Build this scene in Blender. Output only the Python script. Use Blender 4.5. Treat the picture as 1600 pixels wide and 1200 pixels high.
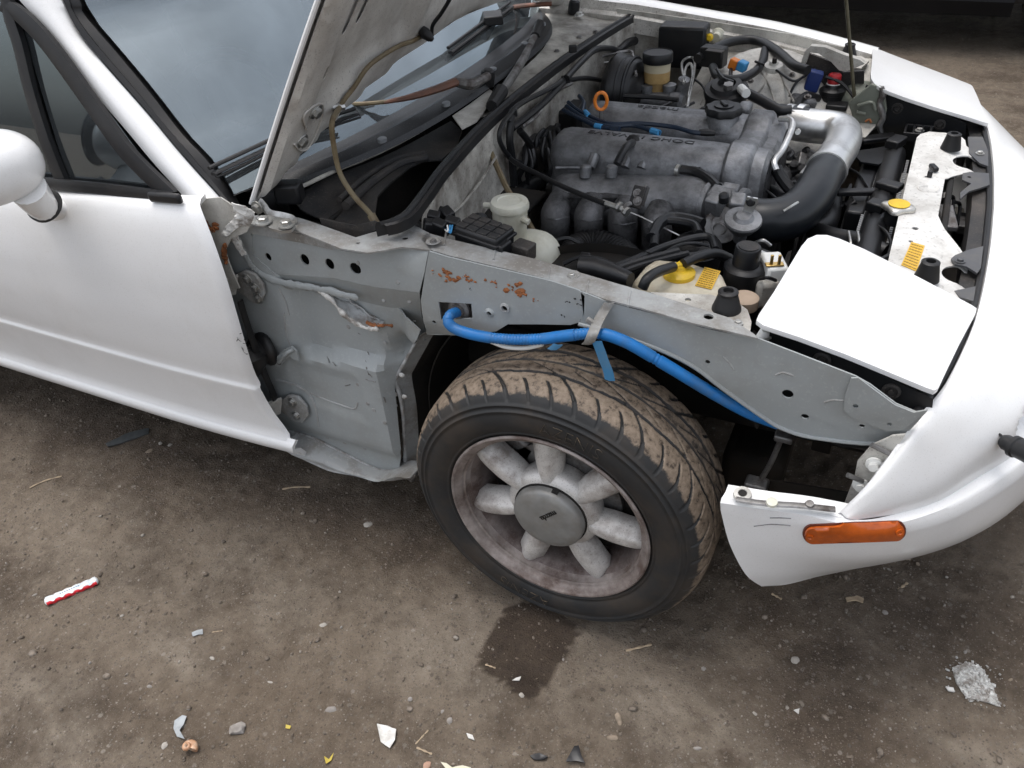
import bpy, bmesh, math, random
import numpy as np
from mathutils import Vector, Matrix, Quaternion, noise
from mathutils.geometry import delaunay_2d_cdt
for _o in list(bpy.data.objects): bpy.data.objects.remove(_o)
S = bpy.context.scene
COL = S.collection
random.seed(7); RNG = np.random.default_rng(7)

# ------------------------------------------------------------------ camera
# car frame: +X = car forward, +Y = car's left (away from the viewer), +Z up; X=0 front axle, Y=0 centreline, Z=0 ground
CP = np.array([.4431, -1.7123, 1.3806]); YAW, PIT, ROL, FPX = -.49693, -.65636, -.08201, 1268.7
FW = np.array([math.cos(PIT)*math.sin(YAW), math.cos(PIT)*math.cos(YAW), math.sin(PIT)])
_r = np.array([math.cos(YAW), -math.sin(YAW), 0.]); _u = np.cross(_r, FW)
RT = _r*math.cos(ROL)+_u*math.sin(ROL); UP = _u*math.cos(ROL)-_r*math.sin(ROL)
cam = bpy.data.cameras.new('camera'); camo = bpy.data.objects.new('camera', cam); COL.objects.link(camo)
cam.sensor_fit = 'HORIZONTAL'; cam.sensor_width = 36; cam.lens = 36*FPX/1600; cam.clip_start = .02; cam.clip_end = 500
M = Matrix.Identity(4)
for i in range(3):
    M[i][0] = RT[i]; M[i][1] = UP[i]; M[i][2] = -FW[i]; M[i][3] = CP[i]
camo.matrix_world = M
S.camera = camo

# ------------------------------------------------------------------ world, sun, exposure (bright overcast day)
SUN_EL, SUN_AZ = 78, -75
W = bpy.data.worlds.new('World'); S.world = W; W.use_nodes = True
nt = W.node_tree; nt.nodes.clear()
out = nt.nodes.new('ShaderNodeOutputWorld'); bg = nt.nodes.new('ShaderNodeBackground')
sky = nt.nodes.new('ShaderNodeTexSky'); sky.sky_type = 'NISHITA'; sky.sun_disc = False
sky.sun_elevation = math.radians(SUN_EL); sky.sun_rotation = math.radians(SUN_AZ)
sky.air_density = 1.0; sky.dust_density = 4.0; sky.ozone_density = 1.0; sky.altitude = 50
hs = nt.nodes.new('ShaderNodeHueSaturation'); hs.inputs['Saturation'].default_value = .34
tc = nt.nodes.new('ShaderNodeTexCoord'); mp = nt.nodes.new('ShaderNodeMapping'); mp.inputs['Scale'].default_value = (1.6, 1.6, 3.2)
cl = nt.nodes.new('ShaderNodeTexNoise'); cl.inputs['Scale'].default_value = 1.5; cl.inputs['Detail'].default_value = 7; cl.inputs['Roughness'].default_value = .58
cr = nt.nodes.new('ShaderNodeMapRange'); cr.inputs['From Min'].default_value = .3; cr.inputs['From Max'].default_value = .72
cr.inputs['To Min'].default_value = 1.45; cr.inputs['To Max'].default_value = 2.6
mu = nt.nodes.new('ShaderNodeMix'); mu.data_type = 'RGBA'; mu.blend_type = 'MULTIPLY'; mu.inputs[0].default_value = 1
L = nt.links.new
L(sky.outputs[0], hs.inputs['Color']); L(tc.outputs['Generated'], mp.inputs[0]); L(mp.outputs[0], cl.inputs['Vector'])
L(cl.outputs['Fac'], cr.inputs['Value']); L(hs.outputs[0], mu.inputs[6]); L(cr.outputs[0], mu.inputs[7])
L(mu.outputs[2], bg.inputs[0]); bg.inputs[1].default_value = .13; L(bg.outputs[0], out.inputs[0])
sl = bpy.data.lights.new('sun', 'SUN'); sl.energy = .8; sl.angle = math.radians(25); sl.color = (1, .97, .93)
so = bpy.data.objects.new('sun', sl); COL.objects.link(so)
_az = math.radians(SUN_AZ); _el = math.radians(SUN_EL)
_d = Vector((math.sin(_az)*math.cos(_el), math.cos(_az)*math.cos(_el), math.sin(_el)))   # towards the sun
so.rotation_euler = _d.to_track_quat('Z', 'Y').to_euler()
vs = S.view_settings; vs.view_transform = 'Standard'; vs.look = 'None'; vs.exposure = .15; vs.gamma = 1
S.render.engine = 'CYCLES'; S.cycles.max_bounces = 5; S.cycles.diffuse_bounces = 3; S.cycles.glossy_bounces = 3; S.cycles.transmission_bounces = 3; S.cycles.transparent_max_bounces = 6; S.cycles.caustics_reflective = False; S.cycles.caustics_refractive = False
S.cycles.use_adaptive_sampling = True; S.cycles.adaptive_threshold = .03; S.cycles.use_denoising = True

# ------------------------------------------------------------------ geometry helpers
def U(px, py, x=None, y=None, z=None):
    """the point of a plane x=, y= or z= that the photograph shows at pixel (px, py)"""
    d = FW+RT*(px-800)/FPX-UP*(py-600)/FPX
    if x is not None: t = (x-CP[0])/d[0]
    elif y is not None: t = (y-CP[1])/d[1]
    else: t = (z-CP[2])/d[2]
    return CP+d*t
def US(px, py, axis, g):
    """the same for a surface  axis = g(a, b)  (a, b the two other axes in order)"""
    o = [k for k in range(3) if k != axis]; v = g(0, 0) if False else None
    p = None
    val = g(*( (0., .6) if axis == 1 else (0., 0.) ))
    for _ in range(12):
        p = U(px, py, **{'xyz'[axis]: val}); n = g(p[o[0]], p[o[1]])
        val = val*.3+n*.7
    return p
def UL(pts, **k): return [U(*p, **k) for p in pts]

def link(name, me, mat, parent=None, loc=None):
    o = bpy.data.objects.new(name, me); COL.objects.link(o)
    if mat is not None: me.materials.append(mat)
    if parent is not None: o.parent = parent
    if loc is not None: o.location = loc
    return o
def mk(name, v, f, mat, parent=None, smooth=35, bev=0, seg=2, sub=0, solid=0, off=0, weld=False):
    me = bpy.data.meshes.new(name)
    me.from_pydata([tuple(map(float, p)) for p in v], [], [tuple(int(i) for i in q) for q in f])
    me.validate()
    bm = bmesh.new(); bm.from_mesh(me)
    if weld: bmesh.ops.remove_doubles(bm, verts=bm.verts, dist=1e-5)
    bmesh.ops.recalc_face_normals(bm, faces=bm.faces)
    if solid:      # give the sheet its thickness, with real rim faces round edges and holes
        bm.normal_update(); bm.verts.index_update(); vs_ = list(bm.verts); fs_ = list(bm.faces); nrm = [q.normal.copy() for q in vs_]
        a_, b_ = solid*(off-1)/2, solid*(off+1)/2
        nv = [bm.verts.new(q.co+n_*a_) for q, n_ in zip(vs_, nrm)]
        bnd = [e for e in bm.edges if len(e.link_faces) == 1]
        for e in bnd:
            l = e.link_loops[0]; i, j = l.vert.index, l.link_loop_next.vert.index
            try: bm.faces.new((vs_[j], vs_[i], nv[i], nv[j]))
            except ValueError: pass
        for fc in fs_:
            try: bm.faces.new([nv[q.index] for q in reversed(fc.verts)])
            except ValueError: pass
        for q, n_ in zip(vs_, nrm): q.co += n_*b_
    bm.to_mesh(me); bm.free()
    if smooth:
        me.shade_smooth(); me.set_sharp_from_angle(angle=math.radians(smooth))
    o = link(name, me, mat, parent)
    if bev:
        m = o.modifiers.new('b', 'BEVEL'); m.width = bev; m.segments = seg; m.limit_method = 'ANGLE'; m.angle_limit = math.radians(30)
    if sub:
        m = o.modifiers.new('s', 'SUBSURF'); m.levels = sub; m.render_levels = sub
    return o
def catmull(P, n=6, closed=False):
    P = [np.asarray(p, float) for p in P]
    if len(P) < 3: return [P[0]+(P[-1]-P[0])*t for t in np.linspace(0, 1, n+1)]
    Q = [P[-1]]+P+[P[0], P[1]] if closed else [2*P[0]-P[1]]+P+[2*P[-1]-P[-2]]
    out = []
    for i in range(1, len(Q)-2):
        a, b, c, d = Q[i-1:i+3]
        for k in range(n):
            t = k/n
            out.append(.5*((2*b)+(c-a)*t+(2*a-5*b+4*c-d)*t*t+(3*b-a-3*c+d)*t**3))
    if not closed: out.append(Q[-2])
    return out
def tube_vf(P, r, n=10, cap=True, flat=1.0, base=0):
    P = [np.asarray(p, float) for p in P]; m = len(P)
    rr = r if hasattr(r, '__len__') else [r]*m
    T = [P[min(i+1, m-1)]-P[max(i-1, 0)] for i in range(m)]; T = [t/(np.linalg.norm(t)+1e-12) for t in T]
    a = np.array([0, 0, 1.]) if abs(T[0][2]) < .9 else np.array([1., 0, 0])
    N = np.cross(T[0], a); N /= np.linalg.norm(N)
    v = []; f = []
    for i in range(m):
        N = N-T[i]*(N@T[i]); N /= np.linalg.norm(N)+1e-12; B = np.cross(T[i], N)
        for k in range(n):
            t = 2*math.pi*k/n
            v.append(P[i]+rr[i]*(N*math.cos(t)+B*math.sin(t)*flat))
    for i in range(m-1):
        for k in range(n):
            f.append((base+i*n+k, base+i*n+(k+1) % n, base+(i+1)*n+(k+1) % n, base+(i+1)*n+k))
    if cap:
        f.append(tuple(base+k for k in range(n))[::-1]); f.append(tuple(base+(m-1)*n+k for k in range(n)))
    return v, f
def tube(name, P, r, mat, parent=None, n=10, k=6, ribs=0, ribamp=.1, flat=1., **kw):
    C = catmull(P, k) if k else P
    if ribs:
        # resample evenly, alternate radius for a corrugated hose
        C = np.array(C); seg = np.linalg.norm(np.diff(C, axis=0), axis=1); s = np.concatenate([[0], np.cumsum(seg)])
        m = int(s[-1]/ribs)*4
        tt = np.linspace(0, s[-1], m); C = np.stack([np.interp(tt, s, C[:, j]) for j in range(3)], 1)
        rr = [r*(1+ribamp*(1 if (i//2) % 2 else -1)) for i in range(m)]
        v, f = tube_vf(C, rr, n, flat=flat)
    else:
        if hasattr(r, '__len__'):
            r = np.interp(np.linspace(0, 1, len(C)), np.linspace(0, 1, len(r)), r)
        v, f = tube_vf(C, r, n, flat=flat)
    return mk(name, v, f, mat, parent, **kw)
def frame(axis):
    a = np.asarray(axis, float); a = a/np.linalg.norm(a)
    h = np.array([1., 0, 0]) if abs(a[0]) < .9 else np.array([0, 1., 0])
    u = np.cross(h, a); u /= np.linalg.norm(u); return u, np.cross(a, u), a
def lathe_vf(prof, loc, axis=(0, 0, 1), n=28, base=0, sx=1., sy=1., cap=True):
    u, w, a = frame(axis); loc = np.asarray(loc, float); v = []; f = []
    for (r, h) in prof:
        for k in range(n):
            t = 2*math.pi*k/n; v.append(loc+a*h+r*(u*math.cos(t)*sx+w*math.sin(t)*sy))
    m = len(prof)
    for i in range(m-1):
        for k in range(n): f.append((base+i*n+k, base+i*n+(k+1) % n, base+(i+1)*n+(k+1) % n, base+(i+1)*n+k))
    if cap and prof[0][0] > 1e-4: f.append(tuple(base+k for k in range(n))[::-1])
    if cap and prof[-1][0] > 1e-4: f.append(tuple(base+(m-1)*n+k for k in range(n)))
    return v, f
def lathe(name, prof, loc, axis, mat, parent=None, n=28, sx=1., sy=1., cap=True, **kw):
    v, f = lathe_vf(prof, loc, axis, n, 0, sx, sy, cap); kw.setdefault('weld', True); return mk(name, v, f, mat, parent, **kw)
def box_vf(c, s, R=None, base=0, taper=1.):
    c = np.asarray(c, float); v = []
    for dz in (-1, 1):
        k = taper if dz > 0 else 1.
        for dx, dy in ((-1, -1), (1, -1), (1, 1), (-1, 1)):
            p = np.array([dx*s[0]/2*k, dy*s[1]/2*k, dz*s[2]/2])
            v.append(c+(R@p if R is not None else p))
    f = [(0, 3, 2, 1), (4, 5, 6, 7), (0, 1, 5, 4), (1, 2, 6, 5), (2, 3, 7, 6), (3, 0, 4, 7)]
    return v, [tuple(base+i for i in q) for q in f]
def rot(z=0, y=0, x=0):
    return np.array((Matrix.Rotation(math.radians(z), 3, 'Z')@Matrix.Rotation(math.radians(y), 3, 'Y')@Matrix.Rotation(math.radians(x), 3, 'X')))
def box(name, c, s, mat, parent=None, R=None, bev=.003, taper=1., **kw):
    v, f = box_vf(c, s, R, 0, taper); return mk(name, v, f, mat, parent, bev=bev, **kw)
class MB:
    def __init__(s): s.v = []; s.f = []
    def add(s, vf):
        v, f = vf; b = len(s.v); s.v += list(v); s.f += [tuple(b+i for i in q) for q in f]; return s
    def box(s, c, sz, R=None, taper=1.): return s.add(box_vf(c, sz, R, 0, taper))
    def tube(s, P, r, n=8, k=5, **kw):
        C = catmull(P, k) if k else P
        return s.add(tube_vf(C, r, n, **kw))
    def lathe(s, prof, loc, axis=(0, 0, 1), n=20, **kw): return s.add(lathe_vf(prof, loc, axis, n, **kw))
    def build(s, name, mat, parent=None, **kw): return mk(name, s.v, s.f, mat, parent, **kw)
def inpoly(p, Q):
    x, y = p
    c = False; n = len(Q); j = n-1
    for i in range(n):
        if (Q[i][1] > y) != (Q[j][1] > y) and x < (Q[j][0]-Q[i][0])*(y-Q[i][1])/(Q[j][1]-Q[i][1])+Q[i][0]: c = not c
        j = i
    return c
def dens(Q, st):
    o = []
    for i in range(len(Q)):
        a = np.array(Q[i][:2], float); b = np.array(Q[(i+1) % len(Q)][:2], float)
        n = max(1, int(np.linalg.norm(b-a)/st))
        for k in range(n): o.append(a+(b-a)*k/n)
    return o
def inside(Pt, Q):
    Pt = np.asarray(Pt, float).reshape(-1, 2); Q = np.asarray(Q, float); c = np.zeros(len(Pt), bool); x = Pt[:, 0]; y = Pt[:, 1]; j = len(Q)-1
    for i in range(len(Q)):
        if Q[i, 1] != Q[j, 1]: c ^= ((Q[i, 1] > y) != (Q[j, 1] > y)) & (x < (Q[j, 0]-Q[i, 0])*(y-Q[i, 1])/(Q[j, 1]-Q[i, 1])+Q[i, 0])
        j = i
    return c
def cdt(outline, holes=(), st=.02):
    O = dens(outline, st); loops = [O]+[[np.array(h, float) for h in H] for H in holes]
    pts = []; ed = []
    for Lp in loops:
        b = len(pts); pts += Lp; ed += [(b+i, b+(i+1) % len(Lp)) for i in range(len(Lp))]
    A = np.array(pts); mn = A.min(0); mx = A.max(0)
    gx, gy = np.meshgrid(np.arange(mn[0]+st/2, mx[0], st), np.arange(mn[1]+st/2, mx[1], st)); G = np.stack([gx.ravel(), gy.ravel()], 1)
    if len(G):
        k = inside(G, O)
        for H in loops[1:]: k &= ~inside(G, H)
        G = G[k]
        if len(G): G = G[(((G[:, None, :]-A[None])**2).sum(-1)).min(1) > (st*.45)**2]
        pts += list(G)
    r = delaunay_2d_cdt([Vector(p) for p in pts], ed, [], 0, 1e-7)
    V2 = np.array([tuple(p) for p in r[0]]); T = [t for t in r[2]]
    cen = np.array([V2[list(t)].mean(0) for t in T]); k = inside(cen, O)
    for H in loops[1:]: k &= ~inside(cen, H)
    F = [t for t, q in zip(T, k) if q]
    used = sorted({i for t in F for i in t}); mp_ = {u: i for i, u in enumerate(used)}
    return [V2[i] for i in used], [tuple(mp_[i] for i in t) for t in F]
def sheet(name, axis, outline, g, mat, parent=None, holes=(), th=.002, st=.02, off=0, px=True, **kw):
    """sheet-metal piece: a height field  axis = g(a,b)  cut to an outline (pixels of the photo put on that surface, or a,b values)"""
    ax = 'xyz'.index(axis); o = [k for k in range(3) if k != ax]
    gg = g if callable(g) else (lambda a, b: g)
    if px: outline = [US(p[0], p[1], ax, gg)[o] for p in outline]
    H = []
    for h in holes:
        if len(h) in (3, 4) and not hasattr(h[0], '__len__'):     # (px,py,radius metres[,stretch])
            c = US(h[0], h[1], ax, gg)[o] if px else np.array(h[:2]); s_ = h[3] if len(h) == 4 else 1.
            H.append([c+h[2]*np.array([math.cos(t)*s_, math.sin(t)]) for t in np.linspace(0, 2*math.pi, 14, endpoint=False)])
        else: H.append([US(p[0], p[1], ax, gg)[o] if px else np.array(p) for p in h])
    V2, F = cdt(outline, H, st)
    V = []
    for p in V2:
        q = np.zeros(3); q[o] = p; q[ax] = gg(*p); V.append(q)
    return mk(name, V, F, mat, parent, solid=th, off=off, **kw)
def grid(name, rows, mat, parent=None, **kw):
    n = len(rows[0]); v = [p for r in rows for p in r]; f = []
    for i in range(len(rows)-1):
        for j in range(n-1): f.append((i*n+j, i*n+j+1, (i+1)*n+j+1, (i+1)*n+j))
    return mk(name, v, f, mat, parent, **kw)
def ss(a, b, x):
    t = min(1., max(0., (x-a)/(b-a))); return t*t*(3-2*t)
def text_mesh(name, txt, size, depth, mat, parent, mtx, bold=0.0, warp=None):
    c = bpy.data.curves.new(name, 'FONT'); c.body = txt; c.size = size; c.extrude = depth; c.align_x = 'CENTER'; c.align_y = 'CENTER'; c.offset = bold
    o = bpy.data.objects.new(name+'_t', c); COL.objects.link(o)
    dg = bpy.context.evaluated_depsgraph_get(); me = bpy.data.meshes.new_from_object(o.evaluated_get(dg))
    bpy.data.objects.remove(o); bpy.data.curves.remove(c); me.name = name
    for v in me.vertices: v.co = (warp(v.co) if warp else mtx@v.co)
    me.materials.clear(); return link(name, me, mat, parent)
def bolt(name, loc, axis, r, mat, parent, h=None):
    h = h or r*.9
    m = MB(); m.lathe([(r*1.55, 0), (r*1.5, r*.25), (0, r*.25)], loc, axis, 16); m.lathe([(r, r*.2), (r, h), (r*.75, h*1.12), (0, h*1.12)], loc, axis, 6)
    return m.build(name, mat, parent, smooth=25)
def empty(name, loc, label=None, cat=None, group=None):
    o = bpy.data.objects.new(name, None); COL.objects.link(o); o.location = loc; o.empty_display_size = .1
    if label: tag(o, label, cat, group)
    return o
def tag(o, label=None, cat=None, group=None, kind=None):
    if label: o['label'] = label
    if cat: o['category'] = cat
    if group: o['group'] = group
    if kind: o['kind'] = kind
    return o

from mathutils.bvhtree import BVHTree
def rows_bvh(rows):
    n = len(rows[0]); v = [Vector(p) for r in rows for p in r]; f = []
    for i in range(len(rows)-1):
        for j in range(n-1): f.append((i*n+j, i*n+j+1, (i+1)*n+j+1, (i+1)*n+j))
    return BVHTree.FromPolygons(v, f)
def hit(bvh, px, py):
    d = Vector(FW+RT*(px-800)/FPX-UP*(py-600)/FPX).normalized(); r = bvh.ray_cast(Vector(CP), d)
    if r[0] is None: return None, None
    n = np.array(r[1]); n = n if n@np.array(d) < 0 else -n
    return np.array(r[0]), n
# ------------------------------------------------------------------ materials
def srgb(r, g, b): return tuple(((c/255)/12.92 if c/255 <= .04045 else ((c/255+.055)/1.055)**2.4) for c in (r, g, b))+(1,)
def mat(name, col, rough=.5, metal=0., dirt=None, damt=0., dscale=8., drough=None, dpow=(.45, .65), bump=0., bscale=60., coat=0., spec=.5,
        speck=None, samt=0., sscale=90., var=.12, vscale=5., trans=0., sss=0., alpha=1., emis=None, ior=1.45, zdirt=None, coords='Object'):
    m = bpy.data.materials.new(name); m.use_nodes = True; t = m.node_tree; N = t.nodes; Lk = t.links.new
    b = N['Principled BSDF']; tc = N.new('ShaderNodeTexCoord'); crd = tc.outputs[coords]
    def nz(sc, det=6, ro=.6, seed=0):
        n = N.new('ShaderNodeTexNoise'); n.inputs['Scale'].default_value = sc; n.inputs['Detail'].default_value = det; n.inputs['Roughness'].default_value = ro
        mpn = N.new('ShaderNodeMapping'); mpn.inputs['Location'].default_value = (seed*3.1, seed*1.7, seed*.9); Lk(crd, mpn.inputs[0]); Lk(mpn.outputs[0], n.inputs['Vector']); return n.outputs['Fac']
    def rng(src, a, bb, c=0., d=1.):
        r = N.new('ShaderNodeMapRange'); r.inputs['From Min'].default_value = a; r.inputs['From Max'].default_value = bb
        r.inputs['To Min'].default_value = c; r.inputs['To Max'].default_value = d; Lk(src, r.inputs['Value']); return r.outputs[0]
    def mix(f, a, bb, mode='MIX'):
        x = N.new('ShaderNodeMix'); x.data_type = 'RGBA'; x.blend_type = mode
        for sock, val in ((x.inputs[0], f), (x.inputs[6], a), (x.inputs[7], bb)):
            if hasattr(val, 'links'): Lk(val, sock)
            else: sock.default_value = val
        return x.outputs[2]
    c = tuple(col[:3])+(1,)
    cur = mix(rng(nz(vscale, 2, .6, 1), .3, .7), tuple(k*(1-var) for k in c[:3])+(1,), tuple(min(1, k*(1+var)) for k in c[:3])+(1,))
    rcur = None
    if dirt is not None:
        f = rng(nz(dscale, 5, .68, 2), dpow[0], dpow[1], 0, damt)
        cur = mix(f, cur, tuple(dirt[:3])+(1,))
        if drough is not None:
            mr = N.new('ShaderNodeMapRange'); mr.inputs['To Min'].default_value = rough; mr.inputs['To Max'].default_value = drough; Lk(f, mr.inputs['Value']); rcur = mr.outputs[0]
    if speck is not None:
        f = rng(nz(sscale, 1, .6, 3), .62, .68, 0, samt); cur = mix(f, cur, tuple(speck[:3])+(1,))
    Lk(cur, b.inputs['Base Color'])
    if rcur is not None: Lk(rcur, b.inputs['Roughness'])
    else: b.inputs['Roughness'].default_value = rough
    b.inputs['Metallic'].default_value = metal; b.inputs['Coat Weight'].default_value = coat; b.inputs['Coat Roughness'].default_value = .06
    b.inputs['Specular IOR Level'].default_value = spec; b.inputs['Transmission Weight'].default_value = trans; b.inputs['IOR'].default_value = ior
    b.inputs['Subsurface Weight'].default_value = sss
    if sss: b.inputs['Subsurface Radius'].default_value = (.02, .02, .015)
    if bump:
        bp = N.new('ShaderNodeBump'); bp.inputs['Strength'].default_value = bump; bp.inputs['Distance'].default_value = .002
        Lk(nz(bscale, 2, .65, 4), bp.inputs['Height']); Lk(bp.outputs[0], b.inputs['Normal'])
    return m
GRIME = srgb(70, 62, 52)
WHITE = mat('white_paint', (.80, .80, .795), .25, var=.02, coat=.35, dirt=srgb(176, 168, 154), damt=.25, dscale=3.5, dpow=(.5, .9), speck=srgb(150, 142, 130), samt=.12, sscale=420)
WDIRT = mat('white_paint_dirty', (.58, .565, .52), .5, dirt=srgb(92, 82, 70), damt=.80, dscale=9, dpow=(.40, .72), speck=srgb(60, 50, 42), samt=.30, sscale=330, bump=.15)
WGRIM = mat('white_paint_grimy', (.52, .50, .45), .55, dirt=srgb(58, 48, 40), damt=.85, dscale=7, dpow=(.40, .66), speck=srgb(45, 38, 32), samt=.3, sscale=300, bump=.2)
UHOOD = mat('hood_underside_paint', (.66, .645, .61), .5, dirt=srgb(88, 70, 54), damt=.6, dscale=7, dpow=(.42, .80), speck=srgb(60, 48, 40), samt=.3, sscale=320, bump=.12)
GREY = mat('grey_primer', (.315, .336, .338), .42, var=.07, dirt=srgb(128, 126, 118), damt=.45, dscale=6, dpow=(.48, .7), speck=srgb(185, 188, 186), samt=.16, sscale=190, bump=.06, coat=.12)
GREYD = mat('grey_primer_worn', (.33, .338, .335), .55, var=.1, dirt=srgb(108, 100, 90), damt=.7, dscale=14, dpow=(.42, .64), speck=srgb(185, 185, 178), samt=.25, sscale=170, bump=.2)
SEAL = mat('seam_sealer', (.40, .41, .41), .65, var=.2, vscale=40, dirt=srgb(105, 92, 80), damt=.7, dscale=22, dpow=(.45, .62), bump=.8, bscale=140)
SEALW = mat('seam_sealer_white', (.62, .61, .58), .7, var=.15, vscale=40, dirt=srgb(90, 78, 66), damt=.75, dscale=30, dpow=(.46, .6), bump=.9, bscale=120)
BLK = mat('black_plastic', (.008, .0085, .010), .40, var=.2, dirt=srgb(58, 54, 50), damt=.22, dscale=9, drough=.7, bump=.06)
BLKD = mat('black_plastic_dusty', (.02, .02, .021), .6, var=.25, dirt=srgb(92, 84, 76), damt=.62, dscale=7, dpow=(.42, .72), speck=srgb(120, 112, 102), samt=.2, sscale=320, bump=.1)
COWLM = mat('cowl_plastic', (.010, .011, .013), .40, var=.2, dirt=srgb(66, 68, 72), damt=.2, dscale=5, drough=.6, speck=srgb(120, 118, 115), samt=.2, sscale=330)
RUB = mat('black_rubber', (.009, .009, .010), .5, var=.2, dirt=srgb(60, 56, 52), damt=.22, dscale=12)
HOSE = mat('rubber_hose', (.009, .0095, .011), .42, var=.25, dirt=srgb(56, 54, 52), damt=.3, dscale=14, bump=.08)
SILI = mat('black_silicone_hose', (.008, .010, .013), .3, var=.2, dirt=srgb(60, 62, 64), damt=.3, dscale=9, drough=.55, bump=.06, bscale=25)
DARK = mat('dark_underbody', (.010, .009, .008), .8, var=.4, dirt=srgb(50, 42, 34), damt=.5, dscale=6, bump=.3)
CAST = mat('cast_aluminium', (.27, .275, .285), .44, .7, var=.15, vscale=12, dirt=srgb(34, 32, 31), damt=.8, dscale=22, drough=.7, dpow=(.38, .80), speck=srgb(120, 120, 120), samt=.18, sscale=300, bump=.5, bscale=320)
CASTD = mat('cast_aluminium_dark', (.17, .17, .175), .55, .6, var=.25, vscale=9, dirt=srgb(22, 20, 19), damt=.9, dscale=12, drough=.85, dpow=(.38, .64), speck=srgb(100, 100, 98), samt=.25, sscale=240, bump=.7, bscale=240)
ALU = mat('brushed_aluminium_pipe', (.74, .74, .73), .34, .95, var=.1, dirt=srgb(110, 106, 100), damt=.4, dscale=14, drough=.55, bump=.08, bscale=300)
ZINC = mat('zinc_plated_steel', (.55, .55, .53), .38, .9, var=.2, dirt=srgb(105, 98, 88), damt=.5, dscale=30, drough=.7)
STEEL = mat('worn_steel', (.26, .255, .25), .5, .8, var=.25, dirt=srgb(62, 48, 38), damt=.7, dscale=25, drough=.8, bump=.2)
RUST = mat('rust', srgb(146, 92, 56), .85, var=.4, vscale=60, dirt=srgb(84, 52, 34), damt=.7, dscale=80, bump=.6)
RUSTARM = mat('rusty_wiper_paint', srgb(112, 76, 60), .6, var=.2, dirt=srgb(60, 56, 54), damt=.6, dscale=18, bump=.2)
def rimmat():
    return mat('dirty_wheel_alloy', (.64, .62, .59), .45, .30, var=.12, vscale=14, dirt=srgb(100, 80, 68), damt=.85, dscale=15, drough=.75, dpow=(.44, .74), speck=srgb(80, 62, 54), samt=.4, sscale=420, bump=.15)
RIM = rimmat()
RIMLIP = mat('brake_dust_rim', (.33, .29, .27), .5, .35, var=.2, vscale=22, dirt=srgb(84, 66, 58), damt=.85, dscale=15, drough=.8, dpow=(.38, .66), speck=srgb(150, 142, 135), samt=.25, sscale=350, bump=.2)
BARREL = mat('brake_dust_alloy', (.17, .14, .13), .55, .35, var=.25, vscale=22, dirt=srgb(70, 52, 46), damt=.8, dscale=16, drough=.8, speck=srgb(150, 140, 135), samt=.2, sscale=300, bump=.25)
CAPM = mat('centre_cap_paint', (.25, .25, .24), .45, .35, var=.15, vscale=25, dirt=srgb(120, 114, 106), damt=.5, dscale=22)
TAN = mat('aged_translucent_plastic', (.60, .55, .43), .42, var=.1, vscale=14, dirt=srgb(140, 122, 92), damt=.55, dscale=12, sss=.25)
CREAM = mat('milky_reservoir_plastic', (.62, .61, .52), .42, var=.08, vscale=14, dirt=srgb(150, 140, 112), damt=.45, dscale=10, sss=.3)
AMBERP = mat('brake_fluid_plastic', (.50, .34, .15), .35, var=.1, dirt=srgb(130, 95, 45), damt=.4, dscale=20, sss=.3)
AMBERT = mat('reservoir_upper_plastic', (.56, .50, .36), .35, var=.1, sss=.3)
YEL = mat('yellow_plastic', (.78, .52, .03), .4, var=.1, dirt=srgb(130, 95, 20), damt=.3, dscale=30)
BLUE = mat('blue_conduit', (.010, .150, .43), .45, var=.1, vscale=30, dirt=srgb(70, 96, 120), damt=.45, dscale=26)
BLUED = mat('blue_tape', (.05, .20, .38), .5, var=.1, dirt=srgb(100, 120, 130), damt=.35, dscale=30)
BWIRE = mat('dark_blue_wire', (.010, .022, .045), .4, var=.15, dirt=srgb(50, 55, 62), damt=.35, dscale=30)
LBLUE = mat('light_blue_plastic', (.06, .28, .55), .4)
REDP = mat('red_plastic', (.42, .02, .025), .35)
ORNG = mat('orange_plastic', (.75, .22, .03), .35)
LENS = mat('amber_lens', (.46, .085, .006), .18, var=.12, vscale=60, coat=.5, dirt=srgb(120, 50, 10), damt=.4, dscale=40)
GASK = mat('white_label', (.75, .75, .72), .5)
GOLD = mat('brass', (.62, .42, .15), .35, .9)
TWHOSE = mat('aged_tan_hose', srgb(118, 106, 82), .55, var=.15, vscale=30, dirt=srgb(92, 68, 44), damt=.5, dscale=40)
INTER = mat('cabin_trim', (.014, .014, .015), .7, var=.2)
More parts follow.
